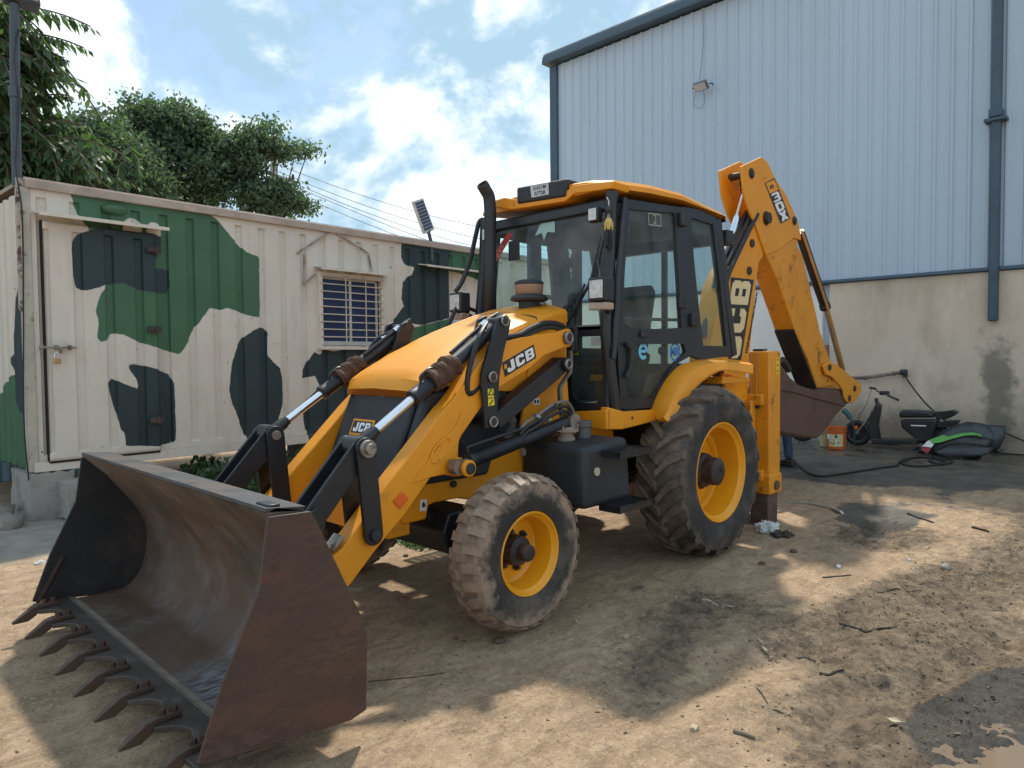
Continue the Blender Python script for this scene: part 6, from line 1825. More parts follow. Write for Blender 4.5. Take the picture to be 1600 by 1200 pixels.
b = B(); b.prism([(-2.967,3.455),(-3.159,3.448),(-3.609,2.937),(-3.42,2.955)], -.112, .112); b.obj('head_back', YEL, dp_)
for (px_, r_, y1) in zip([(-2.294,3.546),(-2.659,3.112),(-3.423,3.184),(-4.51,1.396)], (.04, .062, .035, .045), (.16, .185, .165, .16)):
    b = B(); b.cyl((px_[0], -.14, px_[1]), (px_[0], y1, px_[1]), r_, n=22); b.cyl((px_[0], .135, px_[1]), (px_[0], .15, px_[1]), r_+.018, n=22); b.obj('pivot_pin', HUB, dp_, bevel=.004)
# decal: emblem square above stacked characters
q = [Vector((x, .1405, z)) for x, z in [(-3.045,3.099),(-3.308,3.195),(-2.877,3.599),(-2.616,3.497)]]
b = B(); b.face(q); b.obj('decal', DBK, dp_)
Fd = frame3(q[0], q[1]-q[0], q[3]-q[0])
b = B(); b.face([Fd(a_, c_, .002) for a_, c_ in ((.07, .735), (.93, .735), (.93, .985), (.07, .985))]); b.obj('decal_emblem', YEL, dp_)
ratio = (q[1]-q[0]).length/(q[3]-q[0]).length
b = B(); letters(b, Fd, 'JCB', .24, .825, .075, .12, .004, 1/ratio, .95); b.obj('emblem_lettering', DBK, dp_, smooth=0)
b = B()
for ch, y0 in (('3', .50), ('D', .265), ('X', .03)):
    letters(b, Fd, ch, .14, y0, .215, 0, .002, 4.15, 1.0)
b.obj('decal_lettering', WHT, dp_, smooth=0)
# bucket ram on the dipper's back
Ra = Vector((*[(-3.858,3.1)][0], 0)).xzy; Rc = Vector((*[(-5.443,1.315)][0], 0)).xzy
dR = (Rc-Ra).normalized(); LR = (Rc-Ra).length
off = Vector((-.10, 0, .05))
br = part('bucket_ram', LD)
b = B(); b.tube([Ra+off*.6, Ra+off+dR*LR*.50, Ra+off+dR*LR*.505, Ra+off+dR*LR*.53], [.062, .062, .072, .072], 18); b.obj('barrel', BLK, br)
b = B(); b.cyl(Ra+off+dR*LR*.52, Rc, .034, n=16); b.obj('rod', CHR, br)
b = B(); b.tube([Ra+off*.5+Vector((.09, .07, 0)), Ra+off*.9+Vector((.09, .07, 0))+dR*LR*.5, Rc+Vector((.06, .05, .04))], .016, 8); b.obj('steel_pipe', MATS['pipe_ochre'], br)
lkq = [(-4.286,1.424),(-4.372,1.465),(-4.548,1.48),(-4.777,1.434),(-5.674,1.155),(-5.757,1.05),(-5.575,.947),(-5.371,.884),(-5.146,.914),(-5.047,.99),(-5.021,1.07),(-4.876,1.155),(-4.597,1.275),(-4.375,1.314)]
for s in (1, -1):
    b = B(); b.prism(lkq, s*.140, s*.168); o = b.obj('tipping_link', YEL, LD, bevel=.008)
    for x, z in [(-4.495,1.404),(-5.434,1.09),(-5.235,.964)]:
        b = B(); b.cyl((x, s*.165, z), (x, s*.185, z), .042, n=18); b.obj('link_pin', HUB, o, bevel=.004)
# rear bucket
rbk = [(-2.464,1.431),(-2.58,1.323),(-2.783,1.231),(-3.03,1.171),(-3.421,1.133),(-4.31,1.096),(-4.517,.912),(-4.163,.794),(-3.787,.613),(-3.586,.567),(-3.092,.64),(-2.654,.706),(-2.327,.789)]
RB = mat('rear_bucket_steel', (.115, .062, .046), .6, metal=.1, var=.2, vs_=2.5, dirt=(.09, .062, .05), da=.5, dw=.2, ds=4, bump=.25, bs=40)
rb_o = part('rear_bucket', LD)
band = [(-2.436,1.522),(-2.754,1.318),(-3,1.224),(-3.39,1.157),(-4.276,1.098),(-4.506,.897),(-3.43,1.056),(-2.877,1.148),(-2.505,1.184)]
for s in (1, -1):
    b = B(); b.prism(rbk, s*.345, s*.365); b.obj('side_plate', RB, rb_o, bevel=.006)
    b = B(); b.prism(band, s*.366, s*.382); b.obj('side_band', RB, rb_o, bevel=.006)
sh_ = rbk[6:]+[rbk[-1]]
b = B()
path = [(-4.517,.912),(-4.163,.794),(-3.787,.613),(-3.586,.567),(-3.092,.64),(-2.654,.706),(-2.327,.789)]
vs = [[b.bm.verts.new((x, y, z)) for x, z in path] for y in (-.355, .355)]
for i in range(len(path)-1): b.bm.faces.new((vs[0][i], vs[0][i+1], vs[1][i+1], vs[1][i]))
b.obj('shell', RB, rb_o, solid=.02)
b = B(); b.prism([(-4.125,1.138),(-5.066,1.103),(-5.518,.893),(-5.217,.873),(-4.231,1.076)], -.125, .125); b.obj('hinge_block', RB, rb_o, bevel=.01)
tx, tz = path[-1]
for i in range(5):
    b = B(); b.prism([(tx+.0, tz+.03), (tx+.17, tz+.02), (tx+.17, tz-.0), (tx-.04, tz-.04)], -.33+.155*i, -.27+.155*i); b.obj('tooth', RB, rb_o, bevel=.006)
b = B(); P_ = [(-2.732,.3,1.52),(-2.905,.3,1.401)]; b.cyl(P_[0], P_[1], .04, n=12); b.obj('pipe_end', PLA, rb_o)

# ================================================================ small things about the yard
def G(px):  # ground contact helper: (x, y) with the terrain height
    return (px[0], px[1], H(px[0], px[1]))

# tassel on the cab's front corner
tq_ = [(1.045,.688,2.684),(1.045,.705,2.619),(1.045,.704,2.566),(1.045,.704,2.535),(1.045,.704,2.46),(1.045,.703,2.336)]
ta = thing('tassel', 'tassel with yellow and black strands hanging at the front left corner of the cab', 'tassel', tq_[0])
o0 = Vector(tq_[0])
tl_ = [Vector(q)-o0 for q in tq_]
b = B(); b.tube([tl_[0], tl_[0]*.5+tl_[1]*.5+Vector((0, .012, 0)), tl_[1]], .003, 5); b.obj('cord', WHT, ta)
b = B(); b.tube([tl_[1], tl_[1]*.5+tl_[2]*.5, tl_[2]], [.012, .028, .018], 10); b.obj('bead', PLA, ta)
b = B(); b.cyl(tl_[2], tl_[3], .012, n=10); b.obj('collar', STL, ta)
STRY = mat('strand_yellow', (.62, .46, .16), .9, var=.25, vs_=40)
for lo, hi, m_, nm, w in ((3, 4, STRY, 'yellow_strands', .028), (4, 5, RUBH, 'black_strands', .026)):
    b = B()
    for k in range(16):
        a = 2*PI*k/16
        d = Vector((math.cos(a), math.sin(a), 0))
        b.tube([tl_[lo]+d*.012, tl_[lo].lerp(tl_[hi], .5)+d*w, tl_[hi]+d*w*.9+Vector((0, 0, rnd.uniform(-.01, .01)))], .005, 4)
    stuff(b.obj(nm, m_, ta))

# ---- stripped moped against the plinth
MB = mat('moped_black', (.018, .020, .023), .35, var=.3, dirt=(.06, .055, .05), da=.6)
MX = -7.72
mo = thing('moped', 'dark moped stripped of its body panels leaning by the beige wall', 'moped', (MX, .1, 0))
def mp3(pts, dx=0.): return [(dx, y-.1, z) for y, z in pts]
hd_ = [(-.246,.832),(-.225,.725),(-.414,.389),(-.536,.094)]
fw = Vector((0, hd_[3][0]-.1, .225))
b = B(); b.tube([fw+Vector((0, math.cos(t)*.175, math.sin(t)*.175)) for t in [2*PI*k/24 for k in range(24)]], .048, 8, closed=True); b.obj('front_tyre', RUBH, mo)
b = B(); b.lathe([(.135, -.02), (.135, .02), (.03, .025), (.03, -.025), (.135, -.02)], fw, 'x', 20); b.obj('front_rim', MB, mo)
b = B()
for dx in (-.06, .06): b.tube([fw+Vector((dx, 0, 0)), Vector((dx, hd_[2][0]-.1, hd_[2][1])), Vector((dx*.8, hd_[1][0]-.1-.02, hd_[1][1]-.04))], .02, 8)
b.obj('fork', STL, mo)
col_ = [(-.225,.768),(-.164,.706),(-.183,.554),(-.211,.379),(-.169,.122),(-.31,.111),(-.352,.327),(-.314,.547)]
b = B(); b.prism([(y-.1, z) for y, z in col_], -.075, .075, 'x'); b.obj('front_column', MB, mo, bevel=.02)
b = B(); b.tube([Vector((0, hd_[0][0]-.1, hd_[0][1])), Vector((0, hd_[1][0]-.1, hd_[1][1]-.02))], .028, 10); b.obj('steering_head', MB, mo)
hb_ = [(-.44,.99),(-.318,.982),(-.247,.94),(-.137,.922),(-.018,.893),(.166,.825)]
b = B(); b.tube([(-.30+.11*i, y-.1, z) for i, (y, z) in enumerate(hb_)], .013, 8); b.tube([(-.30, hb_[0][0]-.1, hb_[0][1]), (-.19, hb_[1][0]-.1, hb_[1][1])], .02, 8); b.tube([(.16, hb_[4][0]-.1, hb_[4][1]), (.25, hb_[5][0]-.1, hb_[5][1])], .02, 8); b.obj('handlebar', MB, mo)
b = B(); b.box((0, hb_[3][0]-.08, hb_[3][1]+.0), (.12, .14, .07)); b.obj('instrument_cluster', MB, mo, bevel=.02)
b = B(); b.tube(bez([(0, hb_[1][0]-.1, hb_[1][1]), (.05, hd_[1][0]-.28, hd_[1][1]-.05), (.03, hd_[2][0]-.2, hd_[2][1]+.1), (.02, hd_[2][0]-.1, hd_[2][1])]), .008, 6); b.obj('brake_cable', STL, mo)
fl_ = [(-.29,.146),(-.269,.06),(.41,.103),(.446,.21),(.259,.176)]
b = B(); b.prism([(y-.1, z) for y, z in fl_], -.13, .13, 'x'); b.obj('footboard', MB, mo, bevel=.015)
us_ = [(.15,.496),(.18,.36),(.276,.282),(.446,.148),(.648,.163),(.663,.391),(.697,.526)]
b = B(); b.prism([(y-.1, z) for y, z in us_], -.12, .12, 'x'); b.obj('under_seat_box', MB, mo, bevel=.03, seg=3)
st_ = [(.14,.528),(.139,.623),(.196,.657),(.441,.658),(.606,.655),(.643,.554)]
b = B(); b.prism([(y-.1, z) for y, z in st_], -.14, .14, 'x'); b.obj('seat', MB, mo, bevel=.035, seg=3)
for q in ([(.642,.647),(.785,.663),(.89,.689),(.96,.651),(.892,.587),(.786,.531),(.661,.535)], [(.662,.473),(.804,.512),(.979,.532),(.946,.449),(.806,.4),(.681,.392)]):
    b = B(); b.prism([(y-.1, z) for y, z in q], -.09, .09, 'x'); b.obj('tail_bracket', MB, mo, bevel=.012)
rw_ = [(.648,.163)][0]
b = B(); b.tube([Vector((0, rw_[0]-.1+math.cos(t)*.175, .225+math.sin(t)*.175)) for t in [2*PI*k/24 for k in range(24)]], .05, 8, closed=True); b.obj('rear_tyre', RUBH, mo)
b = B(); b.lathe([(.135, -.02), (.135, .02), (.03, .025), (.03, -.025), (.135, -.02)], (0, rw_[0]-.1, .225), 'x', 20); b.obj('rear_rim', MB, mo)
q = [(-.525,.324)][0]
b = B(); b.box((.1, q[0]-.1, q[1]), (.02, .05, .07)); b.obj('reflector', AMB, mo)
pr_ = [(.428,.416)][0]
fontmesh('NAVRATRA', .055, 'box_lettering', WHT, mo, (.1235, pr_[0]-.12, pr_[1]+.0), basis((0, 1, 0), (0, 0, 1))) if False else None
b = B(); b.face([(.1225, pr_[0]-.1+a, pr_[1]+c) for a, c in ((-.11, -.012), (.11, -.006), (.11, .012), (-.11, .006))]); b.obj('box_print', WHT, mo)

# ---- heap of removed body panels
FX = -7.15
GRN = mat('lime_stripe', (.10, .36, .06), .4, var=.05)
FPL = mat('fairing_black', (.022, .025, .029), .28, var=.3, dirt=(.10, .10, .10), da=.58)
def shell_panel(name, label, outline, x, bulge, th=.012, m=FPL, cat='panel', tilt=0., g='moped panels piled on the wet concrete'):
    c = (sum(a for a, _ in outline)/len(outline), sum(z for _, z in outline)/len(outline))
    z0 = min(z for _, z in outline)
    t = thing(name, label, cat, (x, c[0], max(0, z0)), group=g)
    b = B()
    rad = max(math.hypot(a-c[0], z-c[1]) for a, z in outline)
    rings = []
    for k in range(5):
        f = 1-k/4*.97
        rings.append([(bulge*(1-f*f)+tilt*(c[1]+(z-c[1])*f-z0), (a-c[0])*f, c[1]+(z-c[1])*f-z0) for a, z in outline])
    b.poly3(rings, cap=False); b.bm.faces.new([v for v in b.bm.verts][-len(outline):])
    o = b.obj('shell', m, t, smooth=50, solid=th)
    return t, c, z0
t, c_p, z_p = shell_panel('side_fairing', 'black moped side fairing with a lime green stripe and a tail light', [(.592,.142),(.678,.238),(.782,.344),(.951,.453),(1.142,.532),(1.329,.515),(1.426,.408),(1.491,.281),(1.429,.144),(1.229,.079),(.939,.043),(.681,.04)], FX, .10, tilt=-.5)
gs = [(.705,.25),(.868,.331),(.953,.317),(1.119,.377),(1.266,.397),(1.355,.374),(1.387,.339),(1.307,.362),(1.169,.347),(1.02,.293),(.852,.222),(.749,.204)]
b = B()
b.poly3([[(.135-.5*(z-z_p), y-c_p[0], z-z_p) for y, z in gs], [(.125-.5*(z-z_p), y-c_p[0], z-z_p) for y, z in gs]]); b.obj('green_stripe', GRN, t)
q = [(.613,.148),(.691,.243),(.778,.211),(.744,.139)]
b = B(); b.poly3([[(.12-.5*(z-z_p), y-c_p[0], z-z_p) for y, z in q], [(.06-.5*(z-z_p), y-c_p[0], z-z_p) for y, z in q]]); b.obj('clear_lens', LENS, t)
q = [(.604,.138),(.744,.129),(.71,.058),(.623,.08)]
b = B(); b.poly3([[(.125-.5*(z-z_p), y-c_p[0], z-z_p) for y, z in q], [(.06-.5*(z-z_p), y-c_p[0], z-z_p) for y, z in q]]); b.obj('tail_light', mat('red_lens', (.28, .02, .02), .2), t)
GRY = mat('fairing_grey', (.040, .047, .052), .35, var=.25, dirt=(.2, .2, .2), da=.6)
shell_panel('leg_shield', 'grey black leg shield panel standing at the right end of the panel heap', [(1.355,.501),(1.625,.499),(1.62,.329),(1.567,.174),(1.433,.105),(1.327,.211)], -7.35, .08, m=GRY, tilt=-.15)
shell_panel('floor_panel', 'low black moped panel lying in front of the green striped fairing', [(.798,.09),(.941,.189),(1.147,.235),(1.387,.226),(1.544,.193),(1.467,.093),(1.149,.036),(.901,.022)], -6.95, .07, tilt=-.9)
shell_panel('front_apron', 'rounded dark apron panel resting on top of the panel heap', [(1.08,.454),(1.203,.529),(1.366,.51),(1.503,.405),(1.536,.275),(1.41,.199),(1.206,.288)], -7.3, .12, m=GRY, tilt=-.3)

for (u_, v_), sz, rz, lb in zip([(-7.463,.711),(-7.585,1.184),(-8.31,1.353),(-7.555,.472)], (.16, .13, .12, .10), (.4, 1.2, .2, .9), ('crumpled dark panel scrap in the middle of the heap', 'black bracket scrap at the front of the panel heap', 'dark broken cowl scrap under the standing leg shield', 'small black part by the tail light of the fairing')):
    b = B(); b.ball((0, 0, sz*.4), sz, (1, .6, .5), 6)
    for v in b.bm.verts:
        v.co += Vector((rnd.uniform(-1, 1), rnd.uniform(-1, 1), rnd.uniform(-.7, .7)))*sz*.3
        v.co.z = max(0, v.co.z)
    o = b.obj('panel_scrap', FPL, smooth=0); o.location = (u_, v_, H(u_, v_)); o.rotation_euler = (0, 0, rz)
    tag(o, lb, 'scrap', 'moped panels piled on the wet concrete')
# ---- buckets
def pail(label, g, r, h, m, wrap):
    t = thing('paint_bucket', label, 'bucket', (g[0], g[1], 0), group='paint buckets by the wall')
    b = B(); b.lathe([(r*.02, .004), (r*.88, .0), (r*.90, .01), (r, h), (r*1.03, h), (r*.96, h-.005), (r*.86, .02), (r*.02, .02)], (0, 0, 0), 'z', 28); b.obj('pail', m, t)
    for zz in (h*.80, h*.88, h*.97):
        b = B(); rr = r*(.90+.10*zz/h)
        b.lathe([(rr, zz-.006), (rr+.012, zz-.004), (rr+.012, zz+.006), (rr, zz+.008)], (0, 0, 0), 'z', 28); b.obj('rim_ring', m, t)
    if wrap:
        rr = lambda z: r*(.90+.10*z/h)+.002
        b = B()
        a0, a1 = -.55, 1.05
        for i in range(14):
            p0, p1 = a0+(a1-a0)*i/14, a0+(a1-a0)*(i+1)/14
            b.face([(math.cos(p)*rr(z), math.sin(p)*rr(z), z) for p, z in ((p0, .05), (p1, .05), (p1, h*.70), (p0, h*.66))])
        b.obj('paper_label', mat('label_cream', (.62, .56, .34), .6, var=.2, vs_=14), t)
        b = B()
        for p, z, sz in ((.05, .10, .03), (.05, .16, .022), (.55, .12, .026), (-.3, .11, .03), (.3, .22, .05)):
            b.face([(math.cos(p+a)*(rr(z)+.004), math.sin(p+a)*(rr(z)+.004), z+c) for a, c in ((-sz*4, -sz*.5), (sz*3, -sz*.6), (sz*2, sz*.5), (-sz*2, sz*.7))])
        b.obj('label_marks', mat('label_olive_print', (.14, .11, .03), .6), t)
        b = B(); p0 = -.75
        b.face([(math.cos(p0+a)*(rr(z)+.004), math.sin(p0+a)*(rr(z)+.004), z) for a, z in ((-.18, h*.5), (.25, h*.42), (.45, h*.62), (.0, h*.70))]); b.obj('label_flap', WHT, t)
    b = B(); b.tube([(math.cos(a)*r*1.04, math.sin(a)*r*1.04*.3-.02, h*.92-abs(math.sin(a))*.18) for a in [PI*k/12 for k in range(13)]], .005, 6); b.obj('handle', STL, t)
    return t
g, = [(-7.108,-.666)]
pail('orange paint bucket with a torn cream label beside the rear digging bucket', g, .150, .37, mat('orange_plastic', (.58, .13, .02), .4, var=.12), True)
g2, = [(-7.34,-.92)]
pail('pale yellow bucket half hidden behind the orange paint bucket', g2, .12, .30, mat('pale_yellow_plastic', (.48, .44, .24), .5, var=.2), False)

# ---- parked motorcycle, mostly hidden behind the digging bucket
mc = thing('motorcycle', 'dark motorcycle parked behind the digging bucket with only a wheel showing', 'motorcycle', (-7.75, -1.75, 0))
for yy, nm in ((.25, 'rear_wheel'), (-1.0, 'front_wheel')):
    wv = part(nm, mc, (0, yy, .29))
    b = B(); b.tube([(0, math.cos(t)*.245, math.sin(t)*.245) for t in [2*PI*k/28 for k in range(28)]], .045, 8, closed=True); b.obj('tyre', RUBH, wv)
    b = B(); b.tube([(0, math.cos(t)*.20, math.sin(t)*.20) for t in [2*PI*k/28 for k in range(28)]], .012, 6, closed=True); b.obj('rim', STL, wv)
    b = B(); b.cyl((-.05, 0, 0), (.05, 0, 0), .05, n=12)
    for k in range(10): b.tube([(0, 0, 0), (0, math.cos(k*.628)*.2, math.sin(k*.628)*.2)], .004, 4)
    b.obj('spokes', STL, wv)
b = B(); b.prism([(-.72, .62), (-.68, .80), (-.45, .88), (-.22, .80), (-.2, .70), (-.5, .62)], -.12, .12, 'x'); b.obj('fuel_tank', MB, mc, bevel=.04, seg=3)
b = B(); b.prism([(-.22, .70), (-.2, .78), (.3, .80), (.42, .84), (.42, .76), (.1, .70)], -.11, .11, 'x'); b.obj('seat', RUBH, mc, bevel=.03, seg=3)
b = B(); b.box((0, -.42, .40), (.26, .40, .34)); b.obj('engine', STL, mc, bevel=.05, seg=3)
b = B(); b.tube([(.07, -1.0, .29), (.07, -.78, .80), (.0, -.72, .92)], .022, 8); b.tube([(-.07, -1.0, .29), (-.07, -.78, .80), (.0, -.72, .92)], .022, 8); b.obj('fork', STL, mc)
b = B(); b.tube([(-.34, -.58, .95), (-.2, -.66, .98), (.2, -.66, .98), (.34, -.58, .95)], .014, 8); b.obj('handlebar', MB, mc)
b = B(); b.tube([(.10, .25, .29), (.1, -.2, .34), (.1, -.3, .62)], .02, 6); b.tube([(.14, -.3, .30), (.15, .1, .30), (.15, .5, .36)], .035, 8); b.obj('frame', MB, mc)

# ---- black hose on the wet concrete
hp = [(-7.415,-1.679),(-6.127,-1.061),(-4.854,-.365),(-4.208,.059),(-4.167,.237),(-4.699,.385),(-5.324,.525),(-5.725,.635),(-6.075,.578),(-6.682,.583),(-6.97,.708),(-6.724,.937),(-6.445,1.099),(-6.131,1.013),(-5.833,.849),(-5.985,.661),(-6.377,.536),(-6.847,.67),(-6.941,.987),(-6.624,1.115),(-6.367,1.101),(-6.341,.979),(-6.628,.827),(-6.981,.826),(-7.288,1.078),(-7.24,1.334)]
P_ = [Vector((x, y, H(x, y)+.018)) for x, y in hp]
b = B(); b.tube(bez(P_, 6), .014, 7)
tag(b.obj('water_hose', RUBH), 'thin black hose snaking and looping over the wet concrete by the moped', 'hose')
hp = [(-12.104,.859),(-10.742,1.359)]
hq = [(1.502,.334),(1.651,.265),(1.788,.207)]
b = B(); b.tube(bez([(-8.1, y, z) for y, z in hq]+[(-7.9, hq[2][0]+.5, .02)], 5), .014, 7)
tag(b.obj('water_hose', RUBH), 'short end of black hose at the right edge behind the panel heap', 'hose')
go_ = [(-.702,.625),(-.629,.563),(-.576,.489)]
b = B(); b.tube([(-7.5, y, z) for y, z in go_], .045, 10); b.tube([(-7.5, go_[2][0], go_[2][1]), (-7.55, go_[2][0]+.05, go_[2][1]-.2), (-7.62, go_[2][0]+.02, .02)], .012, 6)
tag(b.obj('spray_gun', mat('teal_plastic', (.03, .10, .10), .5)), 'dark teal pump nozzle propped above the orange bucket', 'nozzle')

# ---- person bent over behind the digging bucket (only the jeans show)
JEAN = mat('jeans', (.045, .085, .15), .9, var=.25, vs_=12, bump=.3, bs=150)
SHIRT = mat('shirt_grey', (.20, .21, .22), .9, var=.15)
SKIN = mat('skin', (.20, .11, .07), .6, var=.1)
HAIR = mat('hair', (.012, .010, .009), .6)
SHOE = mat('shoe', (.03, .025, .02), .6)
pe = thing('person', 'person in blue jeans bending down behind the stabiliser leg and digging bucket', 'person', (-4.64, -.52, 0), math.radians(165))
def skin(name, V, E, R_, m, root=0):
    me = bpy.data.meshes.new(name)
    me.from_pydata(V, E, [])
    o = link(name, me, m, pe, smooth=0)
    md = o.modifiers.new('skin', 'SKIN'); md.use_smooth_shade = True
    for i, sv in enumerate(me.skin_vertices[0].data):
        sv.radius = (R_[i], R_[i]); sv.use_root = (i == root)
    sd = o.modifiers.new('sub', 'SUBSURF'); sd.levels = 1; sd.render_levels = 2
    return o
V = [(0, 0, .92), (.10, .02, .86), (.11, .02, .50), (.11, -.03, .09), (-.10, .02, .86), (-.12, .08, .50), (-.13, .04, .09)]
skin('jeans', V, [(0, 1), (1, 2), (2, 3), (0, 4), (4, 5), (5, 6)], [.135, .098, .072, .062, .098, .072, .062], JEAN)
V = [(0, 0, .95), (0, .22, 1.02), (0, .42, .98), (.17, .45, .93), (.22, .50, .70), (-.17, .45, .93), (-.22, .52, .70), (0, .50, .95)]
skin('shirt', V, [(0, 1), (1, 2), (2, 3), (3, 4), (2, 5), (5, 6), (2, 7)], [.14, .135, .13, .065, .055, .065, .055, .06], SHIRT)
V = [(0, .47, .96), (0, .56, .93), (0, .66, .87), (.22, .49, .74), (.22, .56, .52), (.21, .60, .42), (-.22, .51, .74), (-.20, .58, .52), (-.19, .62, .42)]
skin('body', V[:3], [(0, 1), (1, 2)], [.05, .058, .10], SKIN)
for s in (1, -1):
    arm_ = [(s*.22, .49, .72), (s*.215, .56, .52), (s*.205, .59, .44), (s*.20, .60, .38)]
    fv, fe, fr = list(arm_), [(0, 1), (1, 2), (2, 3)], [.045, .034, .032, .030]
    for k in range(4):
        i = len(fv)
        fv += [(s*.20+(k-1.5)*.018, .605, .345), (s*.20+(k-1.5)*.019, .620, .305-.005*(k % 3))]
        fe += [(3, i), (i, i+1)]; fr += [.010, .008]
    i = len(fv); fv += [(s*.175, .625, .37), (s*.165, .64, .345)]; fe += [(3, i), (i, i+1)]; fr += [.011, .009]
    skin('arm', fv, fe, fr, SKIN)
b = B(); b.ball((0, .70, .845), .092, (.82, 1.0, 1.12), 8); b.ball((0, .79, .82), .018, n=5); b.obj('head', SKIN, pe)
b = B(); b.ball((0, .685, .875), .097, (.84, .98, 1.02), 8); b.obj('hair', HAIR, pe)
for x_, y_ in ((.11, -.03), (-.13, .04)):
    b = B(); b.prism([(y_-.09, .0), (y_+.20, .0), (y_+.20, .045), (y_+.06, .10), (y_-.08, .10)], x_-.05, x_+.05, 'x'); b.obj('shoe', SHOE, pe, bevel=.02, seg=3)

# ---- litter and debris
WOOD = mat('grey_wood', (.24, .19, .13), .9, var=.3)
WOODD = mat('dark_stick', (.055, .045, .036), .9, var=.3)
PALE = mat('pale_chip', (.44, .36, .25), .85, var=.15)
STONE = mat('field_stone', (.25, .225, .19), .9, var=.2, vs_=6, bump=.5, bs=25)
CLOD = mat('dark_clod', (.105, .080, .058), .95, var=.3, bump=.6, bs=30)
PAPER = mat('white_litter', (.60, .60, .58), .7, var=.1)
def stick(name, a, c, r, m, label, cat='stick', bend=.02, g='sticks and twigs on the dirt'):
    (x0, y0), (x1, y1) = a, c
    P_ = []
    for k in range(6):
        t = k/5
        x, y = x0+(x1-x0)*t, y0+(y1-y0)*t
        n = math.hypot(x1-x0, y1-y0)
        w = math.sin(t*PI)*bend*n
        x, y = x-(y1-y0)/n*w, y+(x1-x0)/n*w
        P_.append((x, y, H(x, y)+r*.8))
    b = B(); b.tube(P_, [r, r, r*.95, r*.9, r*.85, r*.7], 6)
    tag(b.obj(name, m), label, cat, g)
L_ = [
 ([(1.505,2.341),(1.437,2.434)], .012, WOODD, 'dark straight stick lying alone on sunlit dirt in front of the rear wheel'),
 ([(2.31,2.287),(2.286,2.373)], .016, WOOD, 'thick short weathered stick near the bottom of the yard'),
 ([(1.88,2.186),(1.99,2.29)], .006, WOODD, 'thin dark twig pointing at the camera above the thick short stick'),
 ([(1.999,2.316),(1.988,2.37)], .007, WOOD, 'small pale brown twig right of the thin dark twig'),
 ([(1.008,1.407),(.937,1.588)], .010, PALE, 'pale straw coloured twig on the shaded dirt by the rear wheel'),
 ([(-2.527,1.647),(-2.284,1.932)], .014, WOODD, 'dark bent stick on the grey mud before the moped'),
 ([(-2.294,2.234),(-2.205,2.375)], .018, WOODD, 'dark piece of wood at the far right edge of the mud'),
 ([(3.132,.779),(2.816,.991)], .005, RUSTW, 'long thin rusty wire on the ground beside the front bucket'),
 ([(1.348,2.167),(1.298,2.292)], .007, WOODD, 'forked dark twig on the cracked mud'),
 ([(.731,2.162),(.487,2.469)], .012, WOODD, 'long dark stick along the tyre ruts'),
 ([(-.039,1.771),(-.208,1.909)], .008, WOODD, 'slim twig at the shadow edge behind the rear wheel'),
 ([(.126,2.063),(-.248,2.35)], .007, WOODD, 'very thin twig on the pale dirt beyond the shadow'),
]
for (a, c), r, m, lb in L_:
    stick('wire' if m is RUSTW else 'stick', a, c, r*.62, m, lb, 'wire' if m is RUSTW else 'stick', rnd.uniform(-.05, .05))
sp_ = [(-2.235,.454),(-2.362,.743),(-2.247,1.033),(-2.107,1.181)]
b = B()
pts = [(x, y) for x, y in sp_]
tp_ = [(x, y, H(x, y)+.014) for x, y in pts]
b.tube(tp_, [.010, .016, .022, .030], 6, flat=.4)
tag(b.obj('plastic_strip', PAPER), 'long pale strip of plastic on the mud behind the stabiliser', 'strip')
def chip(a, sx, sy, rz, m, label, name='wood_chip', cat='wood chip', g='flakes and chips on the dirt'):
    b = B()
    n = 7
    pts = [(math.cos(2*PI*k/n)*sx*rnd.uniform(.7, 1.2), math.sin(2*PI*k/n)*sy*rnd.uniform(.6, 1.2)) for k in range(n)]
    c_, s_ = math.cos(rz), math.sin(rz)
    pts = [(x*c_-y*s_, x*s_+y*c_) for x, y in pts]
    b.poly3([[(x, y, .0) for x, y in pts], [(x*.96, y*.96, .008+rnd.uniform(0, .012)) for x, y in pts]])
    o = b.obj(name, m, smooth=0)
    o.location = (a[0], a[1], H(a[0], a[1])+.002)
    tag(o, label, cat, g)
q = [(1.808,1.384),(1.333,1.957),(1.38,1.997),(1.023,1.563),(1.844,1.046),(-.338,1.775),(2.419,2.165),(1.772,2.77),(-.886,2.1)]
for a, sx, sy, rz, m, lb in zip(q, (.045, .035, .05, .06, .03, .05, .04, .05, .03), (.02, .016, .012, .02, .012, .02, .03, .022, .018), (.3, 1.2, 1.0, .2, .8, .4, .2, 1.9, .7), (PALE, PALE, PALE, WOOD, PALE, PAPER, PALE, PALE, PAPER),
    ('pale flat flake lying alone in the shade before the front wheel', 'curled pale wood chip on the sunlit strip, upper of a pair', 'slender pale chip touching the curled one, lower of a pair', 'greyish bark flake beside the straw coloured twig', 'tiny pale flake between the front wheel and the lone flake', 'scrap of white paper on dirt behind the rear wheel', 'broad pale flake in the crumbly dirt at the bottom centre', 'pale bent chip in the mud left of the puddle', 'bright scrap by the shadow edge near the ruts')):
    chip(a, sx*.75, sy*.75, rz, m, lb)
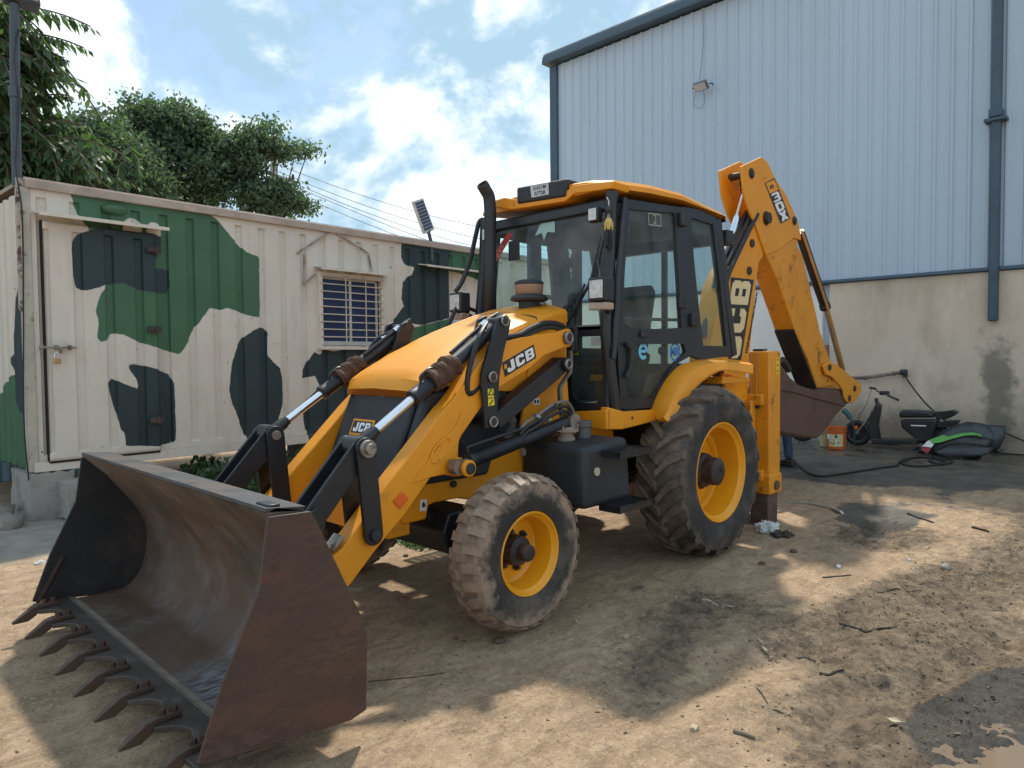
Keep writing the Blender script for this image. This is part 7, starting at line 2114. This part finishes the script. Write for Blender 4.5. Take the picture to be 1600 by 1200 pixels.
# crumpled plastic at the stabiliser's foot, paper by the steps
def crumple(a, r, h, m, label, name, cat):
    b = B()
    b.ball((0, 0, h*.45), r, (1, .8, h/r*.6), 13)
    for v in b.bm.verts:
        f_ = 1+.35*math.sin(v.co.x*70+2)*math.cos(v.co.y*55)+rnd.uniform(-.08, .08)
        v.co = v.co*f_+Vector((rnd.uniform(-1, 1), rnd.uniform(-1, 1), rnd.uniform(-1, 1)))*r*.07
        v.co.z = max(.0, v.co.z)
    o = b.obj(name, m, smooth=0)
    o.location = (a[0], a[1], H(*a)-.004)
    tag(o, label, cat)
a, a2, a3 = [(-1.002,.919),(-.939,1.087),(3.755,-2.813)]
crumple(a, .10, .08, PAPER, 'crumpled white plastic bag on the ground at the foot of the stabiliser', 'plastic_bag', 'litter')
crumple(a2, .10, .035, WOODD, 'dark rotten leaf litter beside the crumpled white bag', 'leaf_litter', 'litter')
crumple(a3, .05, .02, PAPER, 'small white paper scrap on concrete left of the front bucket', 'paper_scrap', 'litter')
# stones and clods
def rock(a, r, m, label, name='stone', cat='stone', g='stones and clods on the ground', sq=(1, .8, .6)):
    b = B(); b.ball((0, 0, 0), r, sq, 6)
    for v in b.bm.verts: v.co *= rnd.uniform(.8, 1.18)
    o = b.obj(name, m, smooth=45)
    o.location = (a[0], a[1], H(*a)+r*sq[2]*.35)
    o.rotation_euler = (0, 0, rnd.uniform(0, 6))
    tag(o, label, cat, g)
q = [(3.672,-4.473),(3.693,-4.894),(3.45,-4.879)]
for a, r, lb in zip(q, (.17, .22, .10), ('grey boulder at the left edge next to the concrete steps', 'large stone cut by the left edge beyond the grey boulder', 'small stone between the boulder and the step pier')):
    rock(a, r, STONE, lb)
q = [(2.364,.922),(2.498,.714),(-.867,2.349),(1.666,-.859),(-.507,1.369),(-.016,1.33),(-.969,.369),(2.492,.772)]
for a, r, m, lb in zip(q, (.035, .014, .05, .022, .03, .028, .03, .012), (CLOD, CLOD, STONE, CLOD, CLOD, CLOD, STONE, CLOD), ('dark lump of mud in front of the front wheel', 'small dark clod left of the lump by the front wheel', 'grey brown stone on the dirt near the right edge', 'dark clod in the sun behind the front axle', 'clod of mud behind the rear wheel', 'mud clod near the rear tyre tread', 'stone under the machine between the wheels', 'tiny clod beside the mud lump')):
    rock(a, r, m, lb, 'stone' if m is STONE else 'clod', 'stone' if m is STONE else 'clod')
# uncountable grit: small pebbles, mud crumbs and dry flecks
def grit(name, m, n, rmin, rmax, weight, flat=.6, elong=1.6):
    V, Fc, k = [], [], 0
    T = np.array([(1, 1, 1), (1, -1, -1), (-1, 1, -1), (-1, -1, 1)])*.6
    tri = [(0, 1, 2), (0, 3, 1), (0, 2, 3), (1, 3, 2)]
    X = rng.uniform(-4.5, 4.6, n*6); Y = rng.uniform(-2.4, 3.6, n*6)
    w = weight(X, Y)
    keep = rng.uniform(size=n*6) < w
    X, Y = X[keep][:n], Y[keep][:n]
    Z = height(X, Y)
    for x, y, z in zip(X, Y, Z):
        r = rmin*(rmax/rmin)**(rng.random()**2.2)
        a = rng.uniform(0, 6.28)
        c_, s_ = math.cos(a), math.sin(a)
        q = T*rng.uniform(.6, 1.3, (4, 3))*r*np.array([elong, 1, flat])
        V.append(np.stack([q[:, 0]*c_-q[:, 1]*s_+x, q[:, 0]*s_+q[:, 1]*c_+y, q[:, 2]+z+r*flat*.2], 1))
        Fc += [(i+k, j+k, l+k) for i, j, l in tri]; k += 4
    o = link(name, mesh_np(name, np.concatenate(V), np.array(Fc)), m, smooth=0)
    stuff(o)
    return o
dens = lambda x, y: np.clip(.10+.9*masks(x, y)[0]+.25*fbm(x, y, 1.4, 3, 77)**2*2, 0, 1)
tag(grit('gravel', mat('grit_pale', (.40, .33, .25), .9, var=.3, vs_=20), 5000, .002, .007, lambda x, y: .25+.5*fbm(x, y, .8, 3, 5)), 'small pale gravel scattered over the dirt yard', 'gravel')
tag(grit('mud_crumbs', mat('crumb_brown', (.165, .125, .085), .95, var=.3, vs_=15), 15000, .002, .011, lambda x, y: np.clip(.03+1.1*masks(x, y)[0]*fbm(x, y, 3.0, 3, 71)*1.3, 0, 1), .45), 'dark crumbs of churned mud around the tyre ruts', 'mud')
tag(grit('straw_flecks', mat('straw', (.42, .33, .20), .9, var=.3), 2500, .002, .008, dens, .15, 4.5), 'dry straw and leaf flecks trodden into the dirt', 'straw')
